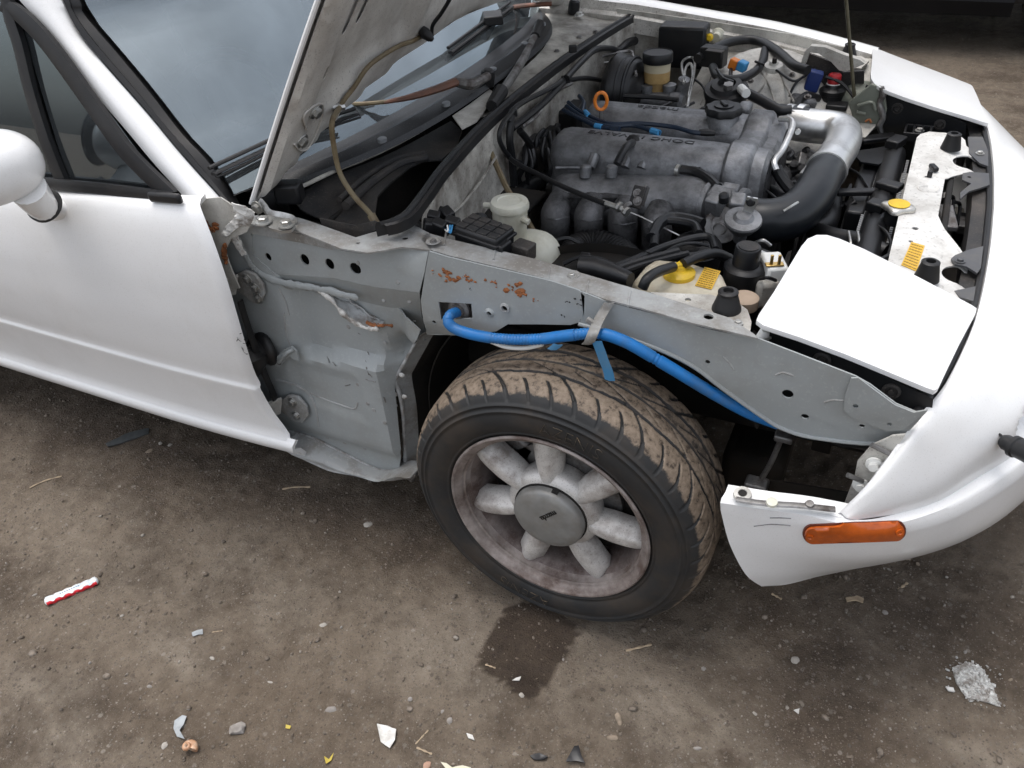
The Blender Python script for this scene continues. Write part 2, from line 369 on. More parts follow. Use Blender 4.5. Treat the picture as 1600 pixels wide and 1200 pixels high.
# ------------------------------------------------------------------ ground
_vt = {}
def vnoise(x, y, seed):
    """value noise on arrays"""
    if seed not in _vt: _vt[seed] = np.random.default_rng(seed).random((256, 256))
    r = _vt[seed]
    xi = np.floor(x).astype(int); yi = np.floor(y).astype(int); fx = x-xi; fy = y-yi
    fx = fx*fx*(3-2*fx); fy = fy*fy*(3-2*fy)
    g = lambda a, b: r[a % 256, b % 256]
    return (g(xi, yi)*(1-fx)+g(xi+1, yi)*fx)*(1-fy)+(g(xi, yi+1)*(1-fx)+g(xi+1, yi+1)*fx)*fy
STAIN_PX = [(800, 940), (838, 938), (868, 952), (905, 985), (900, 1000), (885, 1008), (890, 1022), (868, 1040), (860, 1062), (832, 1088), (812, 1080),
            (800, 1078), (788, 1066), (770, 1058), (752, 1040), (745, 1018), (762, 990), (778, 968)]
def ground_h(X, Y):
    h = .010*(vnoise(X*1.1+9, Y*1.1+4, 1)-.5)+.008*(vnoise(X*3.3, Y*3.3+7, 2)-.5)+.006*(vnoise(X*9, Y*9, 3)-.5)
    c = vnoise(X*26, Y*26, 4); h += .0045*np.clip(c-.45, 0, 1)*(vnoise(X*2.1+3, Y*2.1, 6)*1.7)
    h += .0055*(vnoise(X*55, Y*55, 5)-.5)*(.4+1.2*vnoise(X*3+5, Y*3, 16))+.0032*(vnoise(X*115, Y*115, 8)-.5)
    return h-.004
def axis_pts(lo, hi, f0, f1, step, far):
    a = list(np.arange(f0, f1, step)); s = step; p = f0
    L0 = []
    while p > lo: s *= 1.22; p -= s; L0.append(p)
    s = step; p = a[-1]; R0 = []
    while p < hi: s *= 1.22; p += s; R0.append(p)
    return np.array(L0[::-1]+a+R0)
gx = axis_pts(-120, 120, -2.3, 1.5, .0085, 0); gy = axis_pts(-120, 120, -1.6, .35, .0085, 0)
X, Y = np.meshgrid(gx, gy); Z = ground_h(X, Y)
far = np.clip((np.hypot(X, Y)-4)/10, 0, 1); Z = Z*(1-far)
me = bpy.data.meshes.new('ground'); ny, nx = X.shape
idx = np.arange(nx*ny).reshape(ny, nx)
q = np.stack([idx[:-1, :-1], idx[:-1, 1:], idx[1:, 1:], idx[1:, :-1]], -1).reshape(-1, 4)
me.vertices.add(nx*ny); me.vertices.foreach_set('co', np.stack([X, Y, Z], -1).astype(np.float32).ravel())
me.loops.add(q.size); me.loops.foreach_set('vertex_index', q.astype(np.int32).ravel())
me.polygons.add(len(q)); me.polygons.foreach_set('loop_start', np.arange(0, q.size, 4, dtype=np.int32)); me.polygons.foreach_set('loop_total', np.full(len(q), 4, np.int32))
me.update(); me.validate(); me.shade_smooth()
# the wet patch by the tyre, as a mask on the earth itself (a stain with its own ragged shape)
stp = [U(px, py, z=0)[:2] for px, py in STAIN_PX]
sx0, sy0 = np.min(stp, 0)-.04; sx1, sy1 = np.max(stp, 0)+.04
att = me.attributes.new('wet', 'FLOAT', 'POINT'); wet = np.zeros(nx*ny, np.float32)
fx, fy = X.ravel(), Y.ravel(); cand = np.where((fx > sx0) & (fx < sx1) & (fy > sy0) & (fy < sy1))[0]
jx = fx+.012*(vnoise(fx*50, fy*50, 11)-.5); jy = fy+.012*(vnoise(fx*50, fy*50, 12)-.5)
wet[cand] = inside(np.stack([jx[cand], jy[cand]], 1), stp)
att.data.foreach_set('value', wet)
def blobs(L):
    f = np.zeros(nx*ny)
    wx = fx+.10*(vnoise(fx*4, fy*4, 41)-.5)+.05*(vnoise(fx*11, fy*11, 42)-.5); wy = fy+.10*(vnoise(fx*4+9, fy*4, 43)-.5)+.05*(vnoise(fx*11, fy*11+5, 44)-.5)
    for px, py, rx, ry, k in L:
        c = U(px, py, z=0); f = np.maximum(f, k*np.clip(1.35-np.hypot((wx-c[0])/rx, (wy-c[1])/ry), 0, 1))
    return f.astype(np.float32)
d_ = me.attributes.new('damp_shade', 'FLOAT', 'POINT'); d_.data.foreach_set('value', blobs([(1250, 950, .22, .10, 1), (1480, 940, .25, .12, 1), (1330, 1150, .28, .07, .9), (1150, 1050, .14, .10, .5), (600, 780, .25, .16, .7), (180, 690, .45, .14, .8), (480, 760, .4, .1, .7), (250, 640, .6, .16, .9), (60, 1000, .08, .05, .5), (800, 700, .5, .3, .9), (1250, 720, .5, .3, .9)]))  # damp earth in the open; painted shade along sill and under the car
p_ = me.attributes.new('pale', 'FLOAT', 'POINT'); p_.data.foreach_set('value', blobs([(270, 1010, .09, .05, 1), (1060, 1140, .22, .10, 1), (70, 1050, .12, .05, .8), (400, 900, .32, .16, .6), (960, 1050, .16, .08, .8), (700, 1010, .16, .12, .9), (920, 960, .14, .06, .8), (120, 1180, .2, .06, .7), (160, 830, .35, .12, .5), (1540, 1170, .1, .05, .8)]))
def ground_mat():
    m = bpy.data.materials.new('trodden_earth'); m.use_nodes = True; t = m.node_tree; N = t.nodes; Lk = t.links.new; b = N['Principled BSDF']
    tc = N.new('ShaderNodeTexCoord')
    def nz(sc, det=4, ro=.62, sd=0, col=False):
        n = N.new('ShaderNodeTexNoise'); n.inputs['Scale'].default_value = sc; n.inputs['Detail'].default_value = det; n.inputs['Roughness'].default_value = ro
        mp = N.new('ShaderNodeMapping'); mp.inputs['Location'].default_value = (sd*5.3, sd*2.9, 0); Lk(tc.outputs['Object'], mp.inputs[0]); Lk(mp.outputs[0], n.inputs['Vector']); return n.outputs['Fac']
    def rng(s, a, c, d=0., e=1.):
        r = N.new('ShaderNodeMapRange'); r.inputs['From Min'].default_value = a; r.inputs['From Max'].default_value = c; r.inputs['To Min'].default_value = d; r.inputs['To Max'].default_value = e; Lk(s, r.inputs['Value']); return r.outputs[0]
    def mix(f, a, c, mode='MIX'):
        x = N.new('ShaderNodeMix'); x.data_type = 'RGBA'; x.blend_type = mode
        for s, v in ((x.inputs[0], f), (x.inputs[6], a), (x.inputs[7], c)):
            if hasattr(v, 'links'): Lk(v, s)
            else: s.default_value = v
        return x.outputs[2]
    E1 = (.150, .117, .086, 1); E2 = (.195, .158, .121, 1); E3 = (.080, .060, .043, 1); E4 = (.235, .195, .153, 1)
    c = mix(rng(nz(1.6, 6, .6, 1), .35, .65), E1, E2)
    c = mix(rng(nz(3.2, 5, .72, 2), .47, .62, 0, .9), c, E3)
    c = mix(rng(nz(2.2, 5, .62, 3), .60, .72, 0, .6), c, E4)
    for an, colr, mx_ in (('pale', (.255, .216, .172, 1), .8), ('damp_shade', (.068, .050, .036, 1), .72)):
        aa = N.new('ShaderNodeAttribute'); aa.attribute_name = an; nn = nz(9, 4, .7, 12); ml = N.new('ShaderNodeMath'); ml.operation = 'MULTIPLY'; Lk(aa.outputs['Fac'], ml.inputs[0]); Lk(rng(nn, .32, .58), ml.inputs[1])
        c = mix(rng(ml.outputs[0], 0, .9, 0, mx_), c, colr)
    # gravel flecks: voronoi cells of several sizes, each its own stone colour
    for sc, amt, lo in ((80, .55, .78), (190, .65, .62), (420, .55, .55)):
        v = N.new('ShaderNodeTexVoronoi'); v.inputs['Scale'].default_value = sc; v.inputs['Randomness'].default_value = 1; Lk(tc.outputs['Object'], v.inputs['Vector'])
        sp = N.new('ShaderNodeSeparateColor'); Lk(v.outputs['Color'], sp.inputs[0])
        pick = rng(sp.outputs[0], lo, lo+.06, 0, amt); sz = rng(v.outputs['Distance'], .28, .42, 1, 0)
        mm = N.new('ShaderNodeMath'); mm.operation = 'MULTIPLY'; Lk(pick, mm.inputs[0]); Lk(sz, mm.inputs[1])
        ramp = N.new('ShaderNodeValToRGB'); Lk(sp.outputs[1], ramp.inputs[0]); e = ramp.color_ramp.elements
        e[0].color = (.055, .045, .036, 1); e[1].color = (.36, .33, .29, 1); k = e.new(.45); k.color = (.13, .105, .085, 1); k = e.new(.75); k.color = (.20, .18, .155, 1); k = e.new(.93); k.color = (.27, .24, .21, 1)
        c = mix(mm.outputs[0], c, ramp.outputs[0])
    c = mix(rng(nz(38, 3, .7, 7), .35, .65, 0, .5), c, mix(1, c, (.55, .53, .50, 1), 'MULTIPLY'))
    w = N.new('ShaderNodeAttribute'); w.attribute_name = 'wet'
    c = mix(w.outputs['Fac'], c, mix(1, c, (.33, .29, .26, 1), 'MULTIPLY'))
    Lk(c, b.inputs['Base Color']); Lk(rng(w.outputs['Fac'], 0, 1, .93, .62), b.inputs['Roughness']); b.inputs['Specular IOR Level'].default_value = .3
    bp = N.new('ShaderNodeBump'); bp.inputs['Strength'].default_value = .8; bp.inputs['Distance'].default_value = .008
    Lk(nz(160, 4, .75, 9), bp.inputs['Height']); Lk(bp.outputs[0], b.inputs['Normal'])
    return m
GMAT = ground_mat()
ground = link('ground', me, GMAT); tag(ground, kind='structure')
def gz(x, y): return float(ground_h(np.array([x]), np.array([y]))[0])

# ------------------------------------------------------------------ gravel: loose grains nobody could count
def rock_vf(c, s, rng, sub=1):
    bm = bmesh.new(); bmesh.ops.create_icosphere(bm, subdivisions=sub, radius=1)
    R = rot(*rng.uniform(0, 360, 3)); st = rng.uniform(.55, 1.2, 3); sd = rng.uniform(0, 50)
    v = []
    for q in bm.verts:
        p = np.array(q.co); k = 1+.35*noise.noise(Vector(p*1.3)+Vector((sd, 0, 0)))
        p = R@(p*k*st)*s; p[2] *= .75; v.append(np.asarray(c)+p)
    f = [tuple(x.index for x in fc.verts) for fc in bm.faces]; bm.free(); return v, f
GR = np.random.default_rng(21); proto = [rock_vf((0, 0, 0), 1., GR, 1) for _ in range(14)]
NG = 42000; near = np.arange(NG) < 34000
px_ = np.where(near, GR.uniform(-2.2, 1.3, NG), GR.uniform(-3.5, 2.2, NG)); py_ = np.where(near, GR.uniform(-1.6, -.35, NG), GR.uniform(-.3, 3.6, NG))
keep = GR.random(NG) < .25+1.1*np.clip(vnoise(px_*2.3+40, py_*2.3, 31)-.35, 0, 1); px_ = px_[keep]; py_ = py_[keep]; n_ = len(px_)
sz_ = .0010+.0030*GR.random(n_)**3+np.where(GR.random(n_) < .025, .006*GR.random(n_), 0); an_ = GR.uniform(0, 6.28, n_); hz_ = ground_h(px_, py_)
PV = np.array([p[0] for p in proto]); PF = np.array([p[1] for p in proto]); kk = np.arange(n_) % 14
A3 = PV[kk]; ca = np.cos(an_)[:, None]; sa = np.sin(an_)[:, None]
gv = np.stack([px_[:, None]+sz_[:, None]*(A3[:, :, 0]*ca-A3[:, :, 1]*sa), py_[:, None]+sz_[:, None]*(A3[:, :, 0]*sa+A3[:, :, 1]*ca), hz_[:, None]+sz_[:, None]*(A3[:, :, 2]+.25)], -1).reshape(-1, 3)
gf = (PF[kk]+(np.arange(n_)*PV.shape[1])[:, None, None]).reshape(-1, 3)
def fastmesh(name, v, f):
    me = bpy.data.meshes.new(name); me.vertices.add(len(v)); me.vertices.foreach_set('co', v.astype(np.float32).ravel()); k = f.shape[1]
    me.loops.add(f.size); me.loops.foreach_set('vertex_index', f.astype(np.int32).ravel()); me.polygons.add(len(f))
    me.polygons.foreach_set('loop_start', np.arange(0, f.size, k, dtype=np.int32)); me.polygons.foreach_set('loop_total', np.full(len(f), k, np.int32)); me.update(); me.validate(); return me
GRAVM = mat('gravel_stone', (.17, .142, .115), .9, var=.55, vscale=55, dirt=(.115, .090, .068), damt=.7, dscale=30, dpow=(.44, .56), speck=(.34, .31, .27), samt=.7, sscale=70, bump=.3, coords='Object')
gv_o = link('gravel', fastmesh('gravel', gv, gf), GRAVM); tag(gv_o, 'small loose stones scattered over the brown earth', 'gravel', kind='stuff')
# ================================================================== THE CAR
car = empty('sports_car', (0, 0, 0), 'white two-seat sports car with open hood and its front fender removed', 'car')
P = car
def interp(tab, z): return float(np.interp(z, [t[0] for t in tab], [t[1] for t in tab]))
DPROF = [(.15, -.74), (.205, -.775), (.222, -.797), (.243, -.800), (.258, -.786), (.30, -.789), (.385, -.8045), (.395, -.8070), (.400, -.8065), (.404, -.8025), (.41, -.8032), (.46, -.812), (.55, -.820), (.65, -.818), (.72, -.809), (.77, -.796), (.80, -.780), (.815, -.762), (.83, -.735)]
def yd(x, z): return interp(DPROF, z)+.014*max(0, (x+1.0)/.4)**2
# --- door skin
edge = [(302, 313), (318, 352), (335, 400), (352, 450), (372, 520), (395, 590), (420, 645), (449, 689)]
E3 = [US(px, py, 1, yd) for px, py in edge]
ez = [p[2] for p in E3][::-1]; ex = [p[0] for p in E3][::-1]
ztop = E3[0][2]; zbot = E3[-1][2]
def doorcols(xf, n=34): return [xf+(-1.98-xf)*t for t in np.concatenate([[0, .004], np.linspace(.02, 1, n)])]
zs = sorted(set([zbot, .262, .28, .32, .36, .385, .392, .397, .400, .403, .410, .43]+list(np.linspace(.45, ztop-.03, 12))+[ztop-.02, ztop-.010, ztop-.004, ztop])); zs = [z for z in zs if zbot <= z <= ztop]
rows = []
for z in zs:
    xf = float(np.interp(z, ez, ex)); rows.append([np.array([x, yd(x, z)+(.010 if k == 0 else 0)+(0.02 if z == ztop else .006 if z > ztop-.006 else 0), z-.085*max(0, -.674-x)*(max(0, z-.40)/(ztop-.40))]) for k, x in enumerate(doorcols(xf))])
door = grid('door', rows, WHITE, P, smooth=60, solid=.012, off=-1)
# dark line of scratches by the leading edge
m = MB()
for i in range(14):
    a = U(362+RNG.normal(8, 5), 532+RNG.uniform(-3, 30), y=-.8245); m.tube([a, a+np.array([RNG.uniform(-.006, .008), 0, RNG.uniform(-.010, .006)])], RNG.uniform(.0004, .0009), n=4, k=1)
sc = m.build('scratch', DARK, door)
for i in range(len(sc.data.vertices)):
    c = sc.data.vertices[i].co; c.y = yd(c.x, c.z)-.0004
# --- sill under the door
zs = [.175, .19, .205, .214, .222, .232, .243, .250, .256]
rows = []
for z in zs: rows.append([np.array([x, yd(x, z)+.004, z]) for x in np.linspace(-.608+.25*(z-.24), -2.2, 24)])
grid('sill', rows, WHITE, P, smooth=60, solid=.01, off=-1)
mk('underbody', *box_vf((-1.45, -.34, .17), (1.75, .66, .05)), DARK, P)
mk('underbody', *box_vf((-1.35, .40, .17), (1.75, .80, .05)), DARK, P)
box('cabin_side', (-1.42, -.728, .48), (1.36, .05, .52), INTER, P)
# --- glass house
def ypil(z): return -.742+(z-.77)*.22
def pil(px, py, off=0):
    p = U(px, py, y=-.72)
    for _ in range(8): p = U(px, py, y=ypil(p[2])+off)
    return p
PL = [(-42, -85), (30, 0), (71, 45), (115, 100), (157, 157), (200, 207), (240, 255), (292, 313)]
PRt = [(52, -78), (96, 0), (105, 22), (127, 60), (172, 112), (232, 180), (285, 244), (352, 318)]
PI = [(80, -70), (124, 0), (131, 22), (176, 75), (232, 142), (285, 210), (330, 259), (366, 322)]
A_ = catmull([pil(*p) for p in PL], 4); B_ = catmull([pil(*p, .022) for p in PRt], 4); C_ = catmull([pil(*p, .040) for p in PI], 4)
n = len(A_)
rows = []
for t in np.linspace(0, 1, 7):
    rows.append([A_[i]*(1-t)+B_[i]*t+np.array([.4, -.8, .4])*.012*math.sin(math.pi*t) for i in range(n)])
rows = [[p+np.array([0, .03, -.01]) for p in A_]]+rows+[[p+np.array([0, .012, -.012]) for p in B_]]
grid('windscreen_pillar', rows, WHITE, P, smooth=50)
rows = [[B_[i]+np.array([0, .010, -.010]) for i in range(n)], [B_[i]+np.array([.006, -.002, .004]) for i in range(n)], [B_[i]*.72+C_[i]*.28+np.array([.008, -.002, .006]) for i in range(n)], [B_[i]*.6+C_[i]*.4+np.array([.003, 0, .001]) for i in range(n)], [C_[i] for i in range(n)], [C_[i]+np.array([-.004, .02, -.01]) for i in range(n)]]
grid('windscreen_moulding', rows, RUB, P, smooth=40)
# glass
def glassmat(name, tint, rough=.0, ior=1.52, dust_haze=.05):
    m = bpy.data.materials.new(name); m.use_nodes = True; t = m.node_tree; N = t.nodes; Lk = t.links.new; N.clear()
    o = N.new('ShaderNodeOutputMaterial'); gl = N.new('ShaderNodeBsdfGlossy'); tr = N.new('ShaderNodeBsdfTransparent'); df = N.new('ShaderNodeBsdfDiffuse')
    fr = N.new('ShaderNodeFresnel'); fr.inputs[0].default_value = ior; m1 = N.new('ShaderNodeMixShader'); m2 = N.new('ShaderNodeMixShader')
    tr.inputs[0].default_value = tint; gl.inputs['Roughness'].default_value = rough; gl.inputs['Color'].default_value = (.80, .93, 1, 1)
    df.inputs[0].default_value = (.40, .44, .47, 1)  # diffuse film: dust plus painted brightness standing for sky reflection
    tc = N.new('ShaderNodeTexCoord'); nz = N.new('ShaderNodeTexNoise'); nz.inputs['Scale'].default_value = 1.6; nz.inputs['Detail'].default_value = 3; Lk(tc.outputs['Object'], nz.inputs['Vector'])
    mr = N.new('ShaderNodeMapRange'); mr.inputs['From Min'].default_value = .35; mr.inputs['From Max'].default_value = .75; mr.inputs['To Min'].default_value = dust_haze*.35; mr.inputs['To Max'].default_value = dust_haze*1.6; Lk(nz.outputs['Fac'], mr.inputs['Value'])
    Lk(mr.outputs[0], m2.inputs[0]); Lk(tr.outputs[0], m2.inputs[1]); Lk(df.outputs[0], m2.inputs[2])
    Lk(fr.outputs[0], m1.inputs[0]); Lk(m2.outputs[0], m1.inputs[1]); Lk(gl.outputs[0], m1.inputs[2]); Lk(m1.outputs[0], o.inputs[0]); return m
GLASS = glassmat('windscreen_glass', (.50, .58, .58, 1), ior=2.6, dust_haze=.15)
SGLASS = glassmat('side_glass', (.35, .40, .40, 1), ior=2.5, dust_haze=.06)
FRIT = mat('glass_frit', (.010, .011, .012), .12, var=.1, coat=.8)
_c = sorted([(p[2], p[0], p[1]) for p in C_]); cz_ = [q[0] for q in _c]; cx_ = [q[1] for q in _c]; cy_ = [q[2]+.004 for q in _c]
def wsp(s, h, o=0):
    """windscreen: s = -1..1 across, h = height above the base"""
    z = .800+h; xe = float(np.interp(z, cz_, cx_)); ye = float(np.interp(z, cz_, cy_))
    if z > cz_[-1]: xe -= .72*(z-cz_[-1]); ye += .2*(z-cz_[-1])
    return np.array([xe+.012+(.105-.02*h)*(1-abs(s)**2.2)+o*.6, -s*ye+0., z+o*.8])
hs_ = np.linspace(-.02, .42, 16); ss_ = np.linspace(-1, 1, 33)
grid('windscreen', [[wsp(s, h) for s in ss_] for h in hs_], GLASS, P, smooth=60)
grid('windscreen_border', [[wsp(s, h, -.004) for h in hs_] for s in (-1, -.975, -.95)], FRIT, P, smooth=60)
grid('windscreen_border', [[wsp(s, h, -.004) for h in hs_] for s in (1, .975, .95)], FRIT, P, smooth=60)
grid('windscreen_border', [[wsp(s, h, -.004) for s in ss_] for h in (-.02, .0, .022)], FRIT, P, smooth=60)
# far pillar and header, so that the frame is closed
tube('windscreen_pillar', [wsp(1.03, h) for h in (-.03, .1, .2, .3, .42)], .026, WHITE, P, n=12, k=3)
tube('windscreen_header', [wsp(s, .43) for s in np.linspace(-1.02, 1.02, 9)], .028, WHITE, P, n=12, k=2)
# door glass and quarter light
GT = lambda x, z: -.752+(z-.77)*.24
def gl_sheet(name, px, matl, off=0, **kw): return sheet(name, 'y', px, (lambda x, z: GT(x, z)+off), matl, P, th=.004, st=.05, **kw)
gl_sheet('quarter_glass', [(35, 38), (62, 46), (130, 125), (180, 190), (250, 285), (252, 300), (110, 290)], SGLASS)
_g = lambda x, z: GT(x, z)+.004
_q = [US(px, py, 1, _g) for px, py in ((98, 292), (60, 180), (22, 40), (8, -14))]
sheet('door_glass', 'y', [(p[0], p[2]) for p in _q]+[(_q[-1][0]-.10, 1.165), (_q[-1][0]-.42, 1.165), (-1.66, 1.02), (-1.76, .745)], _g, SGLASS, P, th=.004, st=.06, px=False)
def strip(name, ctr, w, off, matl=RUB, out=.010):
    C = catmull([np.array(p, float) for p in ctr], 5); a = []; b = []
    for i, p in enumerate(C):
        t = C[min(i+1, len(C)-1)]-C[max(i-1, 0)]; t /= np.linalg.norm(t); nn = np.array([-t[1], t[0]])
        a.append(p+nn*w/2); b.append(p-nn*w/2)
    g = lambda x, z: GT(x, z)+off
    A3 = [US(*p, 1, g) for p in a]; B3 = [US(*p, 1, g) for p in b]; o = np.array([0, -out, .3*out])
    rows = [A3, [p+o for p in A3], [p*.5+q*.5+o*1.35 for p, q in zip(A3, B3)], [p+o for p in B3], B3]
    return grid(name, rows, matl, P, smooth=50)
strip('window_frame', [(14, -10), (22, 30), (35, 70), (52, 140), (75, 215), (104, 290)], 15, -.004)
strip('window_frame', [(12, 8), (35, 22), (66, 52), (100, 95), (150, 165), (205, 240), (272, 306)], 21, -.004)
strip('window_seal', [(-200, 255), (0, 278), (60, 284), (110, 289), (180, 296), (275, 308)], 17, -.012)
box('window_frame_corner', U(258, 309, y=-.778), (.080, .012, .020), RUB, P, R=rot(0, -5, 0), bev=.006)
# --- door mirror
mc = U(-10, 265, y=-.90)
def ellip(c, r, nu=28, nv=18, R=None, sq=1.):
    v = []; f = []
    for i in range(nv+1):
        a = math.pi*i/nv
        for k in range(nu):
            b = 2*math.pi*k/nu; q = np.array([math.sin(a)*math.cos(b), math.sin(a)*math.sin(b), math.cos(a)]); q = np.sign(q)*np.abs(q)**sq*np.array(r)
            v.append(np.asarray(c)+(R@q if R is not None else q))
    for i in range(nv):
        for k in range(nu): f.append((i*nu+k, i*nu+(k+1) % nu, (i+1)*nu+(k+1) % nu, (i+1)*nu+k))
    return v, f
mirror = mk('mirror', *ellip(mc+np.array([-.022, 0, -.002]), (.076, .094, .061), R=rot(-18, 0, 0), sq=.86), WHITE, P, weld=True, smooth=60)
b0 = U(80, 326, y=-.792); 
mk('mirror_base', *ellip(b0+np.array([.0, .006, .0]), (.056, .026, .026), R=rot(-3, -6, 0), sq=.95), WHITE, mirror, weld=True, smooth=60)
tube('mirror_stem', [mc+np.array([.02, .03, -.045]), b0*.55+mc*.45+np.array([.028, 0, -.025]), b0+np.array([-.01, 0, .008])], [.034, .027, .026], WHITE, mirror, n=16)
lathe('mirror_gasket', [(.028, -.006), (.034, -.004), (.034, .004), (.028, .006)], b0*.62+mc*.38+np.array([.026, .0, -.017]), (b0-mc+np.array([.02, 0, 0])), RUB, mirror)
mk('mirror_glass', *lathe_vf([(.0, 0), (.055, .0), (.058, .004)], mc+np.array([-.098, .028, 0]), (-1, .3, 0), 24), FRIT, mirror)
# --- cabin trim seen dimly through the glass
def dashz(x): return .80
grid('dashboard', [[np.array([-.60-.185*y*y-d, y, z]) for y in np.linspace(-.64, .64, 15)] for d, z in ((.0, .755), (.10, .775), (.22, .785), (.27, .76), (.29, .60))], INTER, P, smooth=50)
for yy in (-.36, .36):
    s_ = MB(); s_.box((-1.28, yy, .42), (.48, .46, .16)); s_.box((-1.52, yy, .72), (.16, .46, .62), R=rot(0, -14, 0)); s_.box((-1.60, yy, 1.02), (.09, .24, .16), R=rot(0, -14, 0))
    s_.build('seat', INTER, P, bev=.05, seg=3)
st_ = MB(); st_.add(tube_vf([np.array([-.98+.07*math.cos(t)*.4, -.36+.18*math.cos(t), .74+.17*math.sin(t)]) for t in np.linspace(0, 6.283, 28)], .014, 8)); st_.tube([(-.98, -.36, .74), (-.80, -.36, .70)], .03, k=1)
st_.build('steering_wheel', INTER, P)
box('cabin_floor', (-1.35, 0, .24), (1.4, 1.4, .04), INTER, P)
box('cabin_side', (-1.42, .728, .48), (1.36, .05, .62), INTER, P)
box('rear_bulkhead', (-1.98, 0, .55), (.04, 1.40, .70), INTER, P)
# soft top behind the windscreen header (out of the frame, closes the cabin)
TOPM = mat('soft_top_cloth', (.015, .015, .016), .8, bump=.3, bscale=400)
grid('soft_top', [[np.array([x, s*(w), z+.03*(1-s*s)]) for s in np.linspace(-1, 1, 9)] for x, w, z in ((-.95, .59, 1.205), (-1.3, .60, 1.225), (-1.6, .60, 1.19), (-1.85, .60, 1.06), (-2.0, .62, .86))], TOPM, P, smooth=60, solid=.006)
# rear quarters, deck and tail (out of the frame, behind the door)
def yq(x, z): return yd(-1.5, max(.225, min(z, .80)))+.30*max(0, (-2.35-x)/.75)**2.4
arch = [(-2.265+.335*math.cos(a), .289+.335*math.sin(a)) for a in np.linspace(math.radians(-8), math.radians(188), 18)]
for sy in (1, -1):
    o_ = sheet('rear_quarter', 'y', [(-2.0, .225)]+[(-1.93, .24)]+arch+[(-2.70, .25), (-3.0, .30), (-3.10, .50), (-3.06, .74), (-2.9, .79), (-2.3, .79), (-2.0, .775)], (lambda x, z, s_=sy: s_*yq(x, z)), WHITE, P, px=False, th=.004, st=.05, smooth=60)
sheet('rear_deck', 'z', [(-1.99, -.77), (-2.4, -.775), (-2.8, -.70), (-3.06, -.52), (-3.10, 0), (-3.06, .52), (-2.8, .70), (-2.4, .775), (-1.99, .77)], (lambda x, y: .80+.035*(1-(y/.8)**2)-.05*max(0, (-2.5-x)/.6)**2), WHITE, P, px=False, th=.004, st=.06, smooth=60)
sheet('tail_panel', 'x', [(-.62, .26), (-.64, .76), (-.4, .80), (.4, .80), (.64, .76), (.62, .26)], (lambda y, z: -3.10+.30*(y/.8)**2*.6), WHITE, P, px=False, th=.004, st=.06, smooth=60)
# --- cowl
def cowl(s, t, dz=0):
    """s=-1..1 across, t=0 glass base .. 1 front lip"""
    y = s*.655; xb = -.590-.185*(s*.672)**2
    xf = -.462-.17*abs(s)**3.2
    prof = [(0, .802), (.18, .796), (.30, .794), (.36, .800), (.55, .796), (.62, .793), (.70, .797), (.95, .788), (1, .778)]
    return np.array([xb+(xf-xb)*t, y, interp(prof, t)-.018*abs(s)**3+dz])
ss_ = np.linspace(-1, 1, 41)
cw = grid('cowl_panel', [[cowl(s, t) for s in ss_] for t in (0, .1, .18, .27, .30, .36, .39, .48, .55, .60, .64, .70, .73, .82, .95, .985, 1.0)], COWLM, P, smooth=35, solid=.003, off=-1)
for px, py in ((597, 218), (697, 162), (770, 108), (820, 68), (848, 37)):
    q = U(px, py, z=.795); lathe('cowl_clip', [(.0085, -.004), (.0085, .0025), (.007, .0035), (0, .0035)], q, (.1, 0, 1), mat('clip_grey', (.20, .21, .22), .4) if px == 597 else bpy.data.materials['clip_grey'], cw, n=14, sx=1.3)
# dirty white scuttle between the lip and the firewall rail, with an air box on the near side
def fwx(y): return -.398+.10*y*y
def scz(x, y): return .762-.010*math.cos((x+.44)*22)
sheet('scuttle', 'z', [cowl(s, .97)[:2] for s in np.linspace(-.30, .97, 14)]+[(fwx(.66)-.004, .66), (fwx(.4)-.004, .4), (fwx(.1)-.004, .1), (fwx(-.15)-.004, -.15), (-.43, -.17)], (lambda x, y: .760+.012*ss(-.43, -.52, x)), WGRIM, P, px=False, st=.03, th=.002)
tube('scuttle_pipe', [U(838, 52, z=.79), U(820, 88, z=.785), U(795, 128, z=.78), U(770, 160, z=.78)], .010, STEEL, P)
mk('scuttle_pipe_boot', *tube_vf([U(843, 38, z=.795), U(836, 58, z=.79)], [.014, .013], 10), RUB, P)
mk('scuttle_pipe_boot', *tube_vf([U(783, 142, z=.785), U(768, 166, z=.78)], [.017, .013], 10), RUB, P)
sheet('scuttle_bracket', 'z', [(707, 182), (735, 163), (765, 140), (775, 148), (745, 190), (722, 202)], .772, WDIRT, P, th=.003)
# air box on the near side
AB = lambda x, y: .725-.05*ss(-.36, -.40, x)*0+.012*math.sin(x*60)*0
def abz(x, y): return .735+.022*ss(-.52, -.60, x)-.02*ss(-.52, -.64, y)
sheet('air_box_cover', 'z', [(462, 318), (475, 300), (530, 272), (600, 245), (660, 215), (705, 190), (722, 205), (712, 232), (690, 250), (660, 252), (640, 262), (612, 285), (590, 308), (585, 345), (560, 352), (520, 345), (470, 328)], abz, BLKD, P, st=.015, th=.004)
tube('air_box_rib', [U(*p, z=.742) for p in ((545, 330), (590, 290), (640, 254), (690, 246))], .007, BLKD, P, flat=.6) if False else None
tube('air_box_rib', [U(*p, z=.740) for p in ((540, 322), (580, 286), (625, 256), (668, 246))], .009, BLKD, P)
tube('air_box_rib', [U(*p, z=.740) for p in ((530, 312), (575, 274), (622, 247), (665, 238))], .006, BLKD, P)
box('air_box_floor', (-.42, -.40, .60), (.30, .48, .01), DARK, P)
box('air_box_wall', (-.50, -.40, .66), (.01, .46, .13), DARK, P)
sheet('air_box_front', 'y', [(500, 340), (520, 345), (556, 352), (585, 345), (600, 353), (560, 372), (505, 356)], -.672, BLKD, P, th=.004)
box('cowl_corner_block', U(452, 300, z=.77), (.05, .035, .04), BLK, P, R=rot(20, 0, 0), bev=.006)
